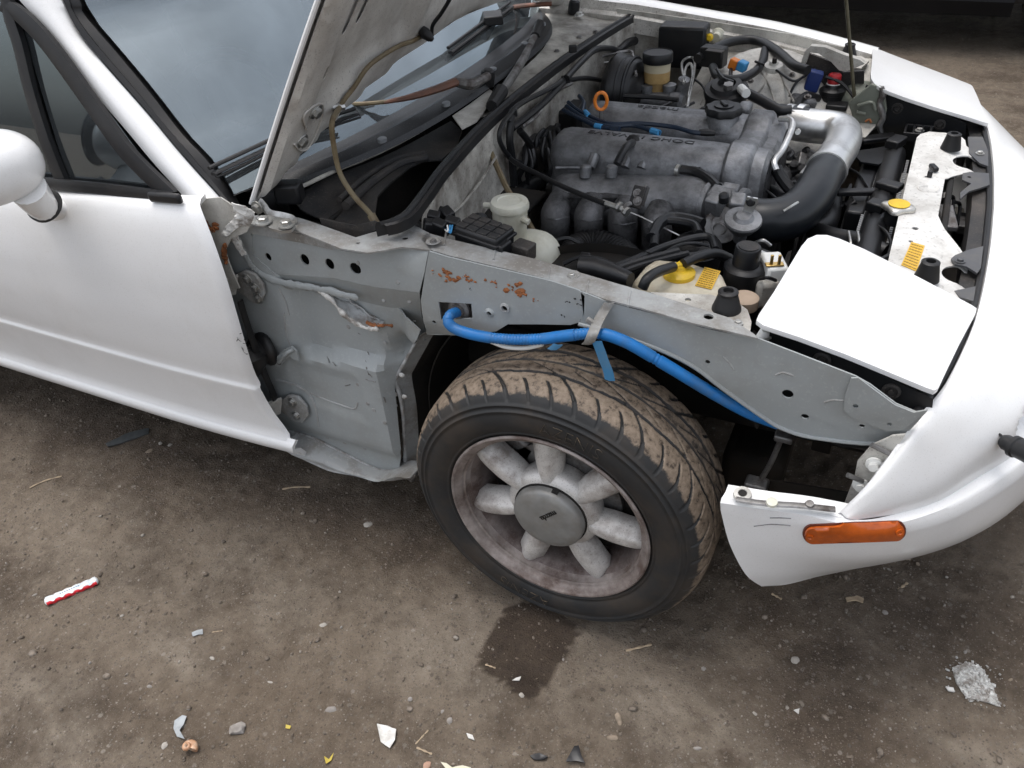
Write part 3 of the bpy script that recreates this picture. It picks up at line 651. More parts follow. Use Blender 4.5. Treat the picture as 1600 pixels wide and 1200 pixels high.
tube('cowl_trim_edge', [U(*p, z=.768) for p in ((445, 306), (475, 290), (530, 264), (575, 246), (640, 214), (710, 172))], .004, WGRIM, P)
# firewall rail with its rubber hood seal
SEALP = [(596, 356), (618, 350), (640, 337), (665, 305), (699, 259), (774, 180), (867, 105), (940, 55), (983, 29), (992, 24)]
seal3 = [U(*p, z=.768-.004*(i < 1)) for i, p in enumerate(SEALP)]
C = catmull(seal3, 6); v = []
rows = [[p+np.array(o) for p in C] for o in ((-.013, .002, -.02), (-.013, .0, .0), (-.009, 0, .009), (-.002, 0, .010), (.002, -.0, .004), (.006, 0, .008), (.012, -.002, .006), (.013, -.002, -.012))]
grid('hood_seal', rows, RUB, P, smooth=50)
FWP = lambda y, z: fwx(y)+.012+.03*ss(.55, .30, z)
rows = [[p+np.array([.013+.0*z, -.002, z]) for p in C[6:]] for z in (-.008, -.012)]
def fwtop(): return [(p[1], p[2]-.006) for p in C[8:]]
xs_y = np.array([p[1] for p in C[8:]]); xs_x = np.array([p[0] for p in C[8:]])
def fw_x(y, z): return float(np.interp(y, xs_y, xs_x))+.012+.02*ss(.62, .50, z)
sheet('firewall', 'x', [(-.42, .30), (-.42, .60), (-.63, .67), (-.63, .735)]+[(y, .758) for y in np.linspace(-.62, .68, 12)]+[(.68, .30)], fw_x, mat('firewall_paint', (.55, .53, .48), .55, dirt=srgb(66, 54, 44), damt=.85, dscale=8, dpow=(.40, .66), speck=srgb(50, 42, 34), samt=.4, sscale=220, bump=.2), P, px=False, st=.04, th=.003)
# ================================================================== near-side sheet metal bared by the missing fender
def yrail(x, z): return -.700+.10*max(0, .655-z)*ss(-.70, -.5, x)*0
# rear rail: upright face and the gusset that turns under
def yra(x, z):
    f = .662+.0*(x)
    return -.704+.012*ss(.70, .735, z)
rail = sheet('apron_rail', 'y', [(388, 352), (389, 372), (392, 392), (402, 411), (435, 427), (480, 431), (525, 434), (588, 448), (656, 456), (664, 425), (670, 393), (650, 390), (627, 388), (602, 393), (575, 397), (534, 391), (526, 380), (470, 366)], yra, GREY, P,
      holes=[(420, 401, .0085, .85), (477, 405, .0115, .85), (516, 412, .0115, .85), (556, 419, .0115, 1.05)], th=.003, st=.02)
def yrg(x, z): return -.704+.55*max(0, .665-z)*1.0
zfold = [US(p[0], p[1], 1, yra) for p in ((402, 411), (435, 427), (525, 434), (588, 448), (656, 456))]
fx_ = [p[0] for p in zfold]; fz_ = [p[2] for p in zfold]
def yrg(x, z): return -.704+.42*max(0, float(np.interp(x, fx_, fz_))-z)
sheet('apron_gusset', 'y', [(402, 411), (435, 427), (480, 431), (525, 434), (588, 448), (656, 456), (659, 490), (665, 519), (640, 512), (615, 501), (583, 492), (556, 472), (532, 456), (490, 447), (435, 434)], yrg, GREY, rail, th=.003, st=.02)
# the folded upright lip over the rail
sheet('rail_lip', 'y', [(388, 352), (391, 364), (430, 372), (470, 379), (520, 390), (529, 388), (527, 380), (519, 377), (470, 366), (430, 358)], -.7085, GREYD, rail, th=.002)
def ztop(x, y): return float(np.interp(x, [-.75, -.60, -.30, 0., .25, .32], [.742, .740, .738, .714, .706, .700]))
sheet('rail_top', 'z', [(385, 350), (392, 338), (440, 336), (470, 342), (500, 352), (556, 372), (590, 362), (640, 350), (672, 366), (674, 392), (650, 389), (627, 387), (602, 392), (575, 396), (532, 389), (470, 364)], ztop, GREYD, rail, holes=[(633, 373, .006, 1.), (560, 381, .0035, 1.)], th=.003, st=.02)
# middle panel with the conduit opening and rust
ymp = lambda x, z: -.706+.02*ss(.60, .55, z)
mid = sheet('apron_panel', 'y', [(671, 392), (700, 401), (760, 415), (860, 438), (905, 453), (914, 462), (913, 490), (905, 503), (892, 507), (840, 506), (794, 506), (776, 517), (745, 520), (710, 523), (668, 522), (662, 500), (658, 470), (665, 425)], ymp, GREY, P,
      holes=[[(686, 471), (737, 474), (739, 497), (690, 499)], (789, 481, .0055), (765, 489, .0045), (679, 503, .004)], th=.003, st=.02)
lathe('grommet', [(.0055, -.002), (.009, -.001), (.009, .002), (.0055, .003), (.0055, -.002)], U(789, 481, y=-.708), (0, -1, 0), GREYD, mid, n=18, cap=False); lathe('grommet', [(.0045, -.002), (.010, -.001), (.0045, .003), (.0045, -.002)], U(765, 489, y=-.708), (0, -1, 0), GREY, mid, n=18, cap=False)
box('opening_backplate', U(712, 485, y=-.690)+np.array([0, .01, 0]), (.085, .004, .055), STEEL, mid)
lathe('conduit_grommet', [(.022, 0), (.021, .004), (.014, .007), (.012, .012)], U(718, 484, y=-.693), (0, -1, .15), STEEL, mid, n=20)
# rust blisters: thin flakes standing on the paint
def flake(name, px, py, r, parent, surf, n=9, matl=RUST):
    c = US(px, py, 1, surf); m = MB()
    for k in range(n):
        q = c+np.array([RNG.normal(0, r*.8), 0, RNG.normal(0, r*.45)]); s = r*RNG.uniform(.2, .55); a0 = RNG.uniform(0, 6)
        pts = [q+np.array([math.cos(a0+t)*s*RNG.uniform(.5, 1.2), 0, math.sin(a0+t)*s*RNG.uniform(.4, 1)]) for t in np.linspace(0, 6.28, 8)[:-1]]
        v = [p+np.array([0, surf(p[0], p[2])-p[1]-.0022, 0]) for p in pts]+[q+np.array([0, surf(q[0], q[2])-q[1]-.0034, 0])]
        m.add((v, [(i, (i+1) % 7, 7) for i in range(7)]))
    return m.build(name, matl, parent, smooth=0)
for px, py, r, nn in ((704, 428, .012, 12), (706, 436, .010, 8), (738, 435, .008, 7), (728, 432, .006, 5), (764, 438, .008, 5), (777, 443, .006, 4), (806, 452, .013, 14), (814, 457, .008, 6), (836, 468, .006, 5), (676, 423, .004, 3)):
    flake('rust_patch', px, py, r, mid, ymp, nn)
for px, py, r in ((886, 471, .004), (900, 467, .004), (881, 493, .004), (908, 475, .003), (736, 451, .002)): flake('rust_spot', px, py, r, mid, ymp, 4, DARK)
# long top flange
ft = sheet('apron_flange', 'z', [(640, 356), (672, 366), (700, 374), (760, 388), (830, 404), (885, 420), (960, 443), (1030, 463), (1090, 482), (1140, 498), (1178, 523), (1185, 530), (1140, 519), (1082, 506), (1000, 482), (950, 470), (914, 457), (860, 438), (760, 414), (700, 400), (672, 391)], ztop, GREYD, P,
      holes=[(1107, 496, .0075, 1.)], th=.003, st=.018)
lathe('flange_pad', [(.013, 0), (.012, .002), (.008, .003), (0, .003)], U(677, 377, z=.742), (0, 0, 1), GREYD, ft, n=18)
bolt('flange_screw', U(677, 377, z=.745), (0, 0, 1), .004, STEEL, ft); bolt('flange_screw', U(893, 431, z=.716), (0, 0, 1), .0045, ZINC, ft); lathe('flange_pad', [(.016, 0), (.014, .003), (0, .003)], U(893, 431, z=.713), (0, 0, 1), GREYD, ft, n=18)
for px, py in ((700, 386), (776, 402), (860, 427), (920, 446), (985, 462)):
    a = U(px, py-9, z=ztop(0, 0)); b = U(px-4, py+14, z=ztop(0, 0)); zz = ztop(U(px, py, z=.72)[0], 0); tube('flange_seam', [np.array([a[0], a[1], zz+.0012]), np.array([b[0], b[1], zz+.0012])], .0022, GREYD, ft, n=6, k=1)
# front panel, running down to the bumper
def yfp(x, z):
    top = float(np.interp(x, [0, .28, .33, .55], [.712, .704, .690, .600]))
    return -.706+.014*ss(.62, .52, z)-.010*math.exp(-((x-.30)/.06)**2-((z-.60)/.05)**2)*0+.03*ss(top-.012, top, z)*0
front = sheet('apron_panel', 'y', [(908, 455), (950, 471), (1000, 484), (1050, 496), (1100, 512), (1140, 520), (1187, 529), (1247, 552), (1337, 587), (1360, 600), (1400, 630), (1431, 643), (1450, 640), (1419, 674), (1385, 690), (1369, 692), (1320, 688), (1270, 682), (1225, 669), (1195, 652), (1150, 622), (1130, 606), (1110, 592), (1088, 574), (1042, 550), (1007, 535), (976, 525), (948, 516), (905, 505), (912, 490)], yfp, GREY, P,
      holes=[(1231, 615, .0085), (1258, 650, .006), (1347, 665, .0045), (1106, 565, .004)], th=.003, st=.02)
sheet('reinforcing_plate', 'y', [(1330, 590), (1320, 618), (1319, 640), (1331, 652), (1387, 673), (1412, 671), (1440, 648), (1449, 640), (1428, 644), (1398, 632), (1359, 603), (1342, 590)], (lambda x, z: yfp(x, z)-.006), GREY, front, holes=[(1337, 634, .004), (1390, 662, .003)], th=.003, st=.02)
tube('flange_rim', [US(px, py, 1, yfp)+np.array([0, -.002, 0]) for px, py in ((905, 505), (976, 525), (1042, 550), (1088, 574), (1130, 606), (1195, 652), (1225, 669), (1270, 682), (1369, 692), (1410, 677))], .0035, GREY, front, n=8, k=4)
for pts in (((1130, 557), (1140, 566), (1147, 577)), ((1212, 585), (1224, 581), (1240, 586)), ((1288, 628), (1300, 624), (1318, 625))):
    tube('pressed_line', [US(px, py, 1, yfp)+np.array([0, -.001, 0]) for px, py in pts], .0018, GREYD, front, n=6, k=3)
# footwell side panel
def lerp_step(px0, px1): pass
_a = U(560, 540, y=-.70); _b = U(590, 560, y=-.70)
def yfs(x, z):
    y = -.706
    up = ss(.440, .468, z-.10*(x+.48))                       # upper field stands back above a ledge
    y += .026*up*ss(-.60, -.565, x)*ss(-.30, -.345, x)
    y += .008*ss(.30, .27, z)*0
    xf = -.405+.03*ss(.42, .55, z)+.012*ss(.30, .18, z)*0
    y += .040*ss(xf, xf+.035, x)*ss(.545, .50, z)            # the front border folds back towards the wheel arch
    y += .014*ss(.235, .20, z)
    # shallow triangular pressing in the lower field
    t = min(ss(-.63, -.615, x), ss(-.448, -.463, x), ss(.310, .322, z+.10*(x+.55)), ss(.425, .41, z))
    y += .0045*t
    return y
fs = sheet('footwell_panel', 'y', [(330, 335), (392, 342), (396, 398), (440, 430), (525, 445), (590, 470), (640, 500), (657, 516), (652, 530), (636, 556), (620, 585), (616, 600), (622, 660), (626, 700), (624, 738), (615, 739), (580, 728), (530, 704), (490, 684), (435, 668), (385, 640), (345, 560)], yfs, GREY, P, th=.003, st=.012)
for pts, r in ((((485, 613), (500, 620), (545, 636), (556, 637), (560, 628)), .0022), (((430, 592), (460, 600), (480, 612), (492, 630), (499, 666)), .003), (((444, 488), (448, 520), (455, 542)), .002), (((436, 449), (446, 470), (452, 492)), .002)):
    tube('pressed_line', [US(px, py, 1, yfs)+np.array([0, -.001, 0]) for px, py in pts], r, GREYD, fs, n=6, k=4)
for px, py in ((512, 683), (539, 691), (570, 700), (602, 535), (575, 630), (560, 600), (585, 640), (602, 660), (545, 510)): lathe('spot_weld', [(.005, 0), (.004, .0012), (0, .0015)], US(px, py, 1, yfs)+np.array([0, -.0015, 0]), (0, -1, 0), GREYD, fs, n=10)
# wheel-arch flange with its pinched seam
fl = [(653, 528), (640, 552), (622, 584), (618, 596), (626, 620), (630, 650), (632, 690), (634, 722)]
def fl3(pts, y, dx=0): return [U(px, py, y=-.674)+np.array([dx, y+.674, 0]) for px, py in pts]
_fl = [(634, 735), (632, 690), (628, 640), (620, 596), (624, 582), (640, 552), (655, 526), (672, 519), (712, 522), (745, 519)]
_c0 = catmull(fl3(_fl, -.674), 4)
grid('wheelhouse_edge', [_c0, [p+np.array([.004, .012, -.002]) for p in _c0], [p+np.array([.014, .032, -.008]) for p in _c0]], GREYD, P, smooth=60, solid=.002)
_c1 = [p+np.array([.014, .032, -.008]) for p in _c0]; grid('wheelhouse_liner', [_c1, [p+np.array([.010, .06, -.012]) for p in _c1], [p+np.array([.0, .30, -.02]) for p in _c1]], DARK, P, smooth=60, solid=.003)  # liner coloured dark to stand for the shade inside the arch
tube('arch_seam', [US(px, py, 1, lambda x, z: -.672) for px, py in fl], [.003, .003, .004, .006, .005, .004, .004, .005], SEAL, fs, n=8, k=6)
for px, py in ((617, 616), (617, 633), (628, 586), (632, 620)): lathe('seam_blob', [(.006, 0), (.005, .002), (.002, .004), (0, .004)], US(px, py, 1, lambda x, z: -.676), (.2, -1, 0), SEALW, fs, n=12)
box('arch_corner_bracket', U(640, 730, y=-.66), (.05, .04, .035), STEEL, fs, R=rot(0, 30, 0), bev=.004)
# front end of the sill, dented and grey
tp = [US(px, py, 1, yfs)+np.array([0, -.001, 0]) for px, py in ((425, 662), (460, 673), (490, 682), (530, 702), (580, 727), (615, 739), (640, 742))]
bt = [U(px, py, y=-.735) for px, py in ((448, 690), (458, 708), (500, 729), (545, 743), (585, 749), (615, 749), (642, 744))]
tp = catmull(tp, 4); bt = catmull(bt, 4)
rows = []
for t in np.linspace(0, 1, 9):
    rows.append([a*(1-t)+b*t+np.array([0, -.030*math.sin(math.pi*min(1, t*1.1))*(1-.7*i/len(tp))-.003*math.sin(i*.9+t*5), .004*math.sin(i*.7)*t]) for i, (a, b) in enumerate(zip(tp, bt))])
rows.append([p+np.array([0, .06, -.006]) for p in rows[-1]])
grid('sill_end', rows, GREYD, P, smooth=60, solid=.003)
tube('sill_seam', [p+np.array([0, -.003, 0]) for p in tp[::2]], .0035, SEAL, P, n=6, k=2)
# white corner at the pillar foot, with cracked sealer
def ycn(x, z): return -.738+.02*ss(-.62, -.58, x)
sheet('pillar_foot', 'y', [(296, 312), (345, 308), (366, 322), (395, 330), (392, 350), (386, 362), (362, 372), (352, 392), (362, 420), (375, 450), (345, 452), (320, 380)], ycn, WDIRT, P, th=.003, st=.02)
flake('rust_patch', 331, 352, .013, P, (lambda x, z: ycn(x, z)-.002), 22); flake('rust_patch', 334, 356, .008, P, (lambda x, z: ycn(x, z)-.003), 12)
def lumpy(name, pts, r, matl, y=None, amp=.45, flat=.7, parent=P, **pl):
    C = catmull([U(*p, **(dict(y=y) if y is not None else pl)) for p in pts], 9)
    C = [c+RNG.normal(0, r*.16, 3) for c in C]; rr = [r*(1+amp*noise.noise(Vector(c)*90)) for c in C]; rr[0] *= .5; rr[-1] *= .4
    v, f = tube_vf(C, rr, 10, flat=flat); return mk(name, v, f, matl, parent, smooth=60)
lumpy('sealer_bead', [(352, 372), (366, 369), (374, 378), (382, 396), (392, 414), (408, 428), (436, 440), (480, 448), (520, 456), (560, 466)], .0032, GREY, -.708, .35, 2.4)
GE = [(435, 434), (470, 443), (500, 449), (532, 456), (556, 471), (572, 484), (590, 495), (615, 502), (640, 513), (665, 520)]
g3 = catmull([US(px, py, 1, yrg) for px, py in GE], 5)
rows = [[p+np.array([0, .004, .004]) for p in g3], [p+np.array([0, -.004, -.001]) for p in g3], [p+np.array([.001*math.sin(i*.7), -.010-.002*math.sin(i*.9), -.004-.003*math.sin(i*.53)]) for i, p in enumerate(g3)], [p+np.array([0, -.006, -.012-.004*math.sin(i*.61)]) for i, p in enumerate(g3)], [p+np.array([0, .008, -.012-.004*math.sin(i*.61)]) for i, p in enumerate(g3)]]
grid('gusset_flange', rows, GREY, rail, smooth=60)
pk = []
for j, t in enumerate(np.linspace(0, 1, 12)):
    top = np.array(catmull([U(*q, y=-.690) for q in ((492, 450), (520, 456), (548, 470), (570, 488), (592, 503))], 6)); bot = np.array(catmull([U(*q, y=-.704) for q in ((492, 452), (515, 466), (535, 490), (556, 506), (594, 514))], 6))
    pk.append([a_*(1-t)+b_*t+np.array([0, .016*math.sin(math.pi*t)-.007*noise.noise(Vector((a_[0]*60, t*4, 1.3)))-.004*noise.noise(Vector((a_[0]*150, t*9, 4.))), 0]) for a_, b_ in zip(top, bot)])
grid('torn_seam', pk, SEAL, rail, smooth=70, solid=.002)
lumpy('sealer_bead', [(494, 451), (515, 466), (535, 489), (552, 503), (575, 513), (592, 514)], .0032, SEALW, -.708, .7, 1.6)
lumpy('sealer_bead', [(572, 503), (582, 508), (590, 509), (604, 508), (614, 509)], .0022, RUST, -.704, .8, 1.3)
flake('rust_patch', 610, 506, .006, rail, yrg, 8); flake('rust_patch', 588, 505, .005, rail, (lambda x, z: -.705), 6)
def ycr(x, z): return ycn(x, z)-.004-.006*abs(noise.noise(Vector((x*70, z*70, .3))))-.004*noise.noise(Vector((x*190, z*190, 2.)))
sheet('cracked_sealer', 'y', [(362, 316), (374, 320), (388, 326), (398, 332), (396, 342), (390, 352), (376, 352), (366, 360), (352, 372), (346, 366), (352, 354), (364, 344), (370, 334)], ycr, SEALW, P, th=.003, st=.0035)
sheet('cracked_sealer', 'y', [(346, 366), (358, 362), (370, 366), (378, 380), (384, 398), (378, 400), (368, 384), (360, 376), (350, 378)], (lambda x, z: ycr(x, z)+.012), SEALW, P, th=.003, st=.0035)
lumpy('sealer_bead', [(352, 380), (350, 396), (354, 412)], .005, RUST, -.742)
# --- door hinges
def hinge(pts, bolts, arm, name='door_hinge'):
    h = sheet(name, 'y', pts, -.716, GREYD, P, th=.007, st=.02, bev=.002)
    for b in bolts: bolt('hinge_bolt', U(*b, y=-.7195), (0, -1, 0), .0075, ZINC, h)
    a3 = [U(*p, y=-.722) for p in arm]; o = np.array([-.02, -.028, 0])
    grid('hinge_arm', [a3, [p+o for p in a3], [p+o*1.6+np.array([-.02, .004, 0]) for p in a3]], WDIRT, h, solid=.006)
    lathe('hinge_pin', [(.006, -.03), (.006, .03), (.009, .03), (.009, .036), (0, .036)], a3[0]*.5+a3[-1]*.5+o*1.4, (0, 0, 1), STEEL, h, n=12)
    return h
hinge([(371, 428), (384, 421), (400, 428), (412, 444), (415, 458), (407, 474), (395, 472), (384, 462), (372, 455), (366, 440)], [(386, 436), (399, 450), (404, 466)], [(372, 430), (368, 458)])
hinge([(440, 624), (452, 616), (466, 618), (480, 634), (483, 648), (474, 660), (460, 658), (448, 648), (438, 640)], [(457, 628), (463, 649)], [(440, 622), (438, 645)])
# --- rubber boot and the loom it shields
bt_ = MB()
bc = U(421, 542, y=-.704)
bt_.lathe([(.036, 0), (.039, .006), (.037, .014), (.029, .020), (.033, .030), (.026, .038), (.030, .048), (.022, .058)], bc, (-.45, -1, 0), 22)
bo = bt_.build('wiring_boot', RUB, P, smooth=50)
tube('boot_loom', [bc+np.array([-.018, -.035, 0]), bc+np.array([-.03, -.045, -.012]), U(397, 562, y=-.752), U(392, 585, y=-.755)], [.026, .030, .028, .016], RUB, bo, n=12)
tube('boot_strap', [U(375, 470, y=-.742), U(384, 500, y=-.744), U(398, 540, y=-.746), U(414, 585, y=-.742), U(427, 615, y=-.735), U(430, 625, y=-.73)], .0085, RUB, bo, n=8, flat=.45)
# --- small pressed bracket
br = sheet('fender_bracket', 'y', [(429, 566), (434, 556), (444, 546), (456, 541), (464, 548), (468, 563), (460, 561), (454, 556), (446, 562), (438, 572), (431, 571)], -.720, GREY, P, th=.004, st=.01)
tube('bracket_rib', [U(436, 566, y=-.724), U(448, 552, y=-.730), U(458, 546, y=-.724)], .004, GREY, br, n=8); lathe('bracket_hole_pad', [(.005, 0), (.004, .002), (0, .002)], U(436, 567, y=-.723), (0, -1, 0), STEEL, br, n=10)
# dark inner structure behind all this: side of the footwell, wheelhouse
box('footwell_inner', (-.66, -.645, .45), (.40, .04, .52), DARK, P)
m = MB(); R0 = .335
rows = []
for y in (-.615, -.57, -.50, -.43):
    rows.append([np.array([R0*math.cos(a)*(1.0+.06*(y > -.65)), y, .29+R0*math.sin(a)*1.02]) for a in np.linspace(math.radians(28), math.radians(205), 30)])
wh = grid('wheelhouse', rows, DARK, P, smooth=60, solid=.003)
rows = [[np.array([r*math.cos(a), -.43, .29+r*math.sin(a)*1.02]) for a in np.linspace(math.radians(28), math.radians(205), 30)] for r in (.05, .2, .355)]
grid('wheelhouse_wall', rows, DARK, wh, smooth=60)
# painted edge of the wheelhouse
rows = []
for y, r in ((-.676, .350), (-.672, .343), (-.655, .338), (-.60, .337)):
    rows.append([np.array([r*math.cos(a), y, .295+r*math.sin(a)*1.02]) for a in np.linspace(math.radians(95), math.radians(186), 20)])
sheet('apron_inner', 'y', [(-.36, .62), (-.36, .728), (0, .70), (.28, .69), (.30, .62)], -.655, DARK, P, px=False, th=.003, st=.05)  # dark colour stands for the shade on this underside
# brake, hub and suspension behind the wheel
# --- blue conduit across the wheel arch
CB = [U(716, 487, y=-.700), U(704, 492, y=-.728), U(700, 502, y=-.74), U(712, 514, y=-.742), U(745, 524, y=-.742), U(790, 530, y=-.742), U(840, 530, y=-.742), U(890, 524, y=-.742), U(935, 521, y=-.740), U(975, 533, y=-.735), U(1020, 558, y=-.728), U(1070, 588, y=-.718), U(1120, 618, y=-.70), U(1170, 645, y=-.68), U(1215, 662, y=-.66)]
cd_ = tube('blue_conduit', CB, .0088, BLUE, P, n=14, k=10, ribs=.0060, ribamp=.05)
for a, b in ((2, 4), (3.9, 4.5), (6.2, 7.2), (8.2, 9.1), (9.1, 10.0), (10.2, 15)):
    C = catmull(CB, 10); seg = C[int(a*10):int(b*10)+1]
    if len(seg) > 2: mk('tape_wrap', *tube_vf(seg, .0096, 14), BLUE, cd_, smooth=50)
# white zip tie / tape holding it and its hanging blue ends
_t = catmull([U(952, 473, y=-.7125), U(943, 488, y=-.716), U(934, 504, y=-.734), U(927, 520, y=-.757), U(921, 534, y=-.757), U(917, 538, y=-.747)], 4)
grid('cable_tie', [[p+np.array([-.009, 0, -.002]) for p in _t], [p+np.array([-.003, -.0015, 0]) for p in _t], [p+np.array([.004, -.001, .001]) for p in _t], [p+np.array([.009, 0, .003]) for p in _t]], GREYD, cd_, smooth=60, solid=.0012)
box('cable_tie_head', U(929, 507, y=-.734), (.030, .006, .010), GREYD, cd_, R=rot(0, 30, 0), bev=.002)
def ribbon(name, pts, w, matl, y, parent):
    C = catmull([U(*p, y=y) for p in pts], 5); rows = [[c+np.array([-w/2, 0, 0]) for c in C], [c+np.array([0, -.002, 0]) for c in C], [c+np.array([w/2, 0, .001]) for c in C]]
    return grid(name, rows, matl, parent, solid=.001, smooth=60)
ribbon('tape_end', [(932, 532), (938, 548), (944, 565), (950, 580), (953, 594)], .017, BLUED, -.755, cd_)
ribbon('tape_end', [(872, 538), (868, 542), (862, 546)], .016, BLUED, -.752, cd_)
tube('white_wire', [U(*p, y=-.735) for p in ((765, 533), (790, 542), (820, 544), (848, 538))], .0035, GASK, cd_, n=6)
# ================================================================== hood, standing open on its hinges
HD = np.array([.595, 0, .804]); HN = np.array([-.804, 0, .595])      # along the hood (rear to front), outward normal
H0 = np.array([-.616, 0, .772])
def hp(u, y, n=0.):
    s = y/.70
    return H0+HD*u+np.array([0, y, 0])+HN*(.035*(1-s*s)+.02*math.sin(math.pi*min(1, max(0, u/1.2)))+n)
def hu0(y): return .150*(1-abs(y/.70)**2.2)
def hhw(u): return .700-.015*ss(.7, 1.2, u)-.05*(u/1.2)**2
us_ = np.linspace(0, 1, 26); vs_l = np.linspace(-1, 1, 41)
rows = [[(lambda y: hp(hu0(y)+(1.2-.06*abs(s)**2-hu0(y))*t, y))(s*hhw(1.2*t)) for s in vs_l] for t in us_]
hood = grid('hood', rows, WHITE, P, smooth=60, solid=.0016)
# hemmed edge: rolled lip along both sides and the rear
lip = [hp(u, -hhw(u), -.004) for u in np.linspace(0, 1.14, 20)]
tube('hood_hem', lip, .0045, WHITE, hood, n=8, k=2)
tube('hood_hem', [hp(hu0(y), y, -.004) for y in np.linspace(-.70, .70, 30)], .0045, UHOOD, hood, n=8, k=2)
tube('hood_hem', [hp(u, hhw(u), -.004) for u in np.linspace(0, 1.14, 20)], .0045, WHITE, hood, n=8, k=2)
# pressed inner frame with its slots
def inner(name, poly, holes, depth, st=.03, matl=UHOOD):
    V2, F = cdt(poly, holes, st); V = []
    for (u, y) in V2:
        V.append(hp(u, y, -depth(u, y)))
    return mk(name, V, F, matl, hood, smooth=40, solid=.0015)
def slot(u, y, lu, ly, rot_=0):
    c, s = math.cos(rot_), math.sin(rot_); P_ = []
    for t in np.linspace(0, 2*math.pi, 16, endpoint=False):
        a = lu*math.copysign(abs(math.cos(t))**.6, math.cos(t)); b = ly*math.copysign(abs(math.sin(t))**.9, math.sin(t)); P_.append(np.array([u+a*c-b*s, y+a*s+b*c]))
    return P_
def depth(u, y):
    e = min(u-hu0(y), 1.16-u, hhw(u)-abs(y))                 # distance to the edge
    d = .003+.020*ss(.0, .018, e)
    d -= .016*ss(.085, .115, e)*(1-.0)                       # frame 9 cm wide, then the panel steps back
    k = abs(abs(y)-.30*(1-u/1.6)); d += .016*ss(.045, .015, k)*ss(.085, .115, e)
    return max(.003, d)
poly = [(hu0(y)+.006, y) for y in np.linspace(-.692, .692, 24)]+[(u, hhw(u)-.008) for u in np.linspace(.08, 1.12, 12)]+[(1.13, y) for y in np.linspace(.60, -.60, 8)]+[(u, -hhw(u)+.008) for u in np.linspace(1.12, .08, 12)]
def hpx(px, py):
    """hood coordinates of a pixel on the underside"""
    d = FW+RT*(px-800)/FPX-UP*(py-600)/FPX; y = -.6; u = .4
    for _ in range(20):
        o = hp(u, y, -.02); t = ((o-CP)@HN)/(d@HN); q = CP+d*t; u += (q-o)@HD; y += (q-o)[1]
    return u, y
SL = [hpx(560, 25), hpx(582, 8), hpx(507, 112)]
slots = [slot(SL[0][0], SL[0][1], .045, .010, .10), slot(SL[1][0], SL[1][1], .045, .009, .15), slot(SL[2][0], SL[2][1], .014, .005)]
for u in (.55, .75, .95): slots += [slot(u, .60, .05, .01), slot(u, -.60+.03*u, .05, .01)]
for y in (-.3, 0, .3): slots.append(slot(.62, y, .10, .07))
slots = [s for s in slots if True]
inner('hood_frame', poly, slots, depth, .02)
box('hood_pad', hp(.62, 0, -.0055), (.8, .9, .001), UHOOD, hood, R=np.array([HD, [0, 1, 0], HN]).T, bev=0)
for px, py in ((490, 172), (468, 218)):
    u, y = hpx(px, py); bolt('hood_bolt', hp(u, y, -.024), -HN, .010, ZINC, hood)
hm = MB()
pts = [hpx(*p) for p in ((476, 200), (470, 180), (484, 164), (500, 160), (498, 186), (480, 226), (466, 232), (456, 222))]
lp = [hp(u, y, -.0255) for u, y in pts]; tube('hinge_outline', lp, .0018, UHOOD, hood, n=6, k=4)
# hinge: curved strap bolted to the body
h3 = [U(*p, y=-.705) for p in ((398, 330), (404, 322), (412, 322), (420, 336), (440, 341), (455, 346), (460, 352), (455, 361), (440, 362), (420, 350), (404, 346))]
hg = sheet('hood_hinge', 'z', [(404, 338), (420, 338), (440, 342), (456, 347), (462, 353), (456, 361), (440, 363), (422, 358), (408, 348)], .752, ZINC, P, th=.005, st=.01)
C = catmull([U(*p, y=-.700) for p in ((398, 324), (404, 318), (412, 326), (420, 336), (438, 340), (455, 345), (460, 353))], 5)
grid('hinge_strap', [C, [c+np.array([.004, .004, .008]) for c in C], [c+np.array([.0, .004, -.016]) for c in C]], ZINC, hg, solid=.003, smooth=50)
bolt('hinge_bolt', U(412, 347, z=.757), (0, 0, 1), .010, ZINC, hg); bolt('hinge_bolt', U(448, 352, z=.757), (0, 0, 1), .010, ZINC, hg); bolt('hinge_pivot', U(402, 324, y=-.706), (0, -1, 0), .008, ZINC, hg)
# far hinge
bx_ = U(893, 22, z=.765); box('hood_hinge', bx_, (.10, .03, .02), WDIRT, P, R=rot(0, -15, 0), bev=.004); bolt('hinge_bolt', U(905, 24, z=.78), (0, 0, 1), .009, ZINC, P)
# washer hose: along the rear edge of the hood, then down to the cowl
hz = [hp(*hpx(*p), -.028) for p in ((548, 132), (570, 100), (600, 78), (622, 66), (640, 60), (655, 52))]
ho = tube('washer_hose', [hp(*hpx(524, 162), -.03), hp(*hpx(533, 148), -.03)]+hz, .0045, TWHOSE, P, n=8)
tube('hanging_hose', [hp(*hpx(524, 162), -.03), U(519, 190, y=-.60), U(521, 225, y=-.60), U(531, 270, y=-.60), U(552, 305, y=-.61), U(575, 330, y=-.62), U(587, 346, y=-.63)], .0050, TWHOSE, ho, n=8)
tube('hose_clip', [hp(*hpx(518, 168), -.02), hp(*hpx(528, 158), -.035)], .007, ZINC, ho, n=8, k=1)
tube('hose_tail', [hp(*hpx(655, 52), -.028), hp(*hpx(662, 50), -.04), U(676, 40, y=-.2), U(690, 20, y=-.2), U(702, 0, y=-.2), U(712, -20, y=-.2)], .004, HOSE, ho, n=8)
lathe('washer_nozzle', [(.010, 0), (.012, .01), (.008, .025), (.004, .03)], hp(*hpx(655, 44), -.026), -HN, RUB, ho, n=12)
tube('hose_end_tape', [U(580, 336, y=-.625), U(588, 350, y=-.632)], .008, TWHOSE, ho, n=8, k=1)
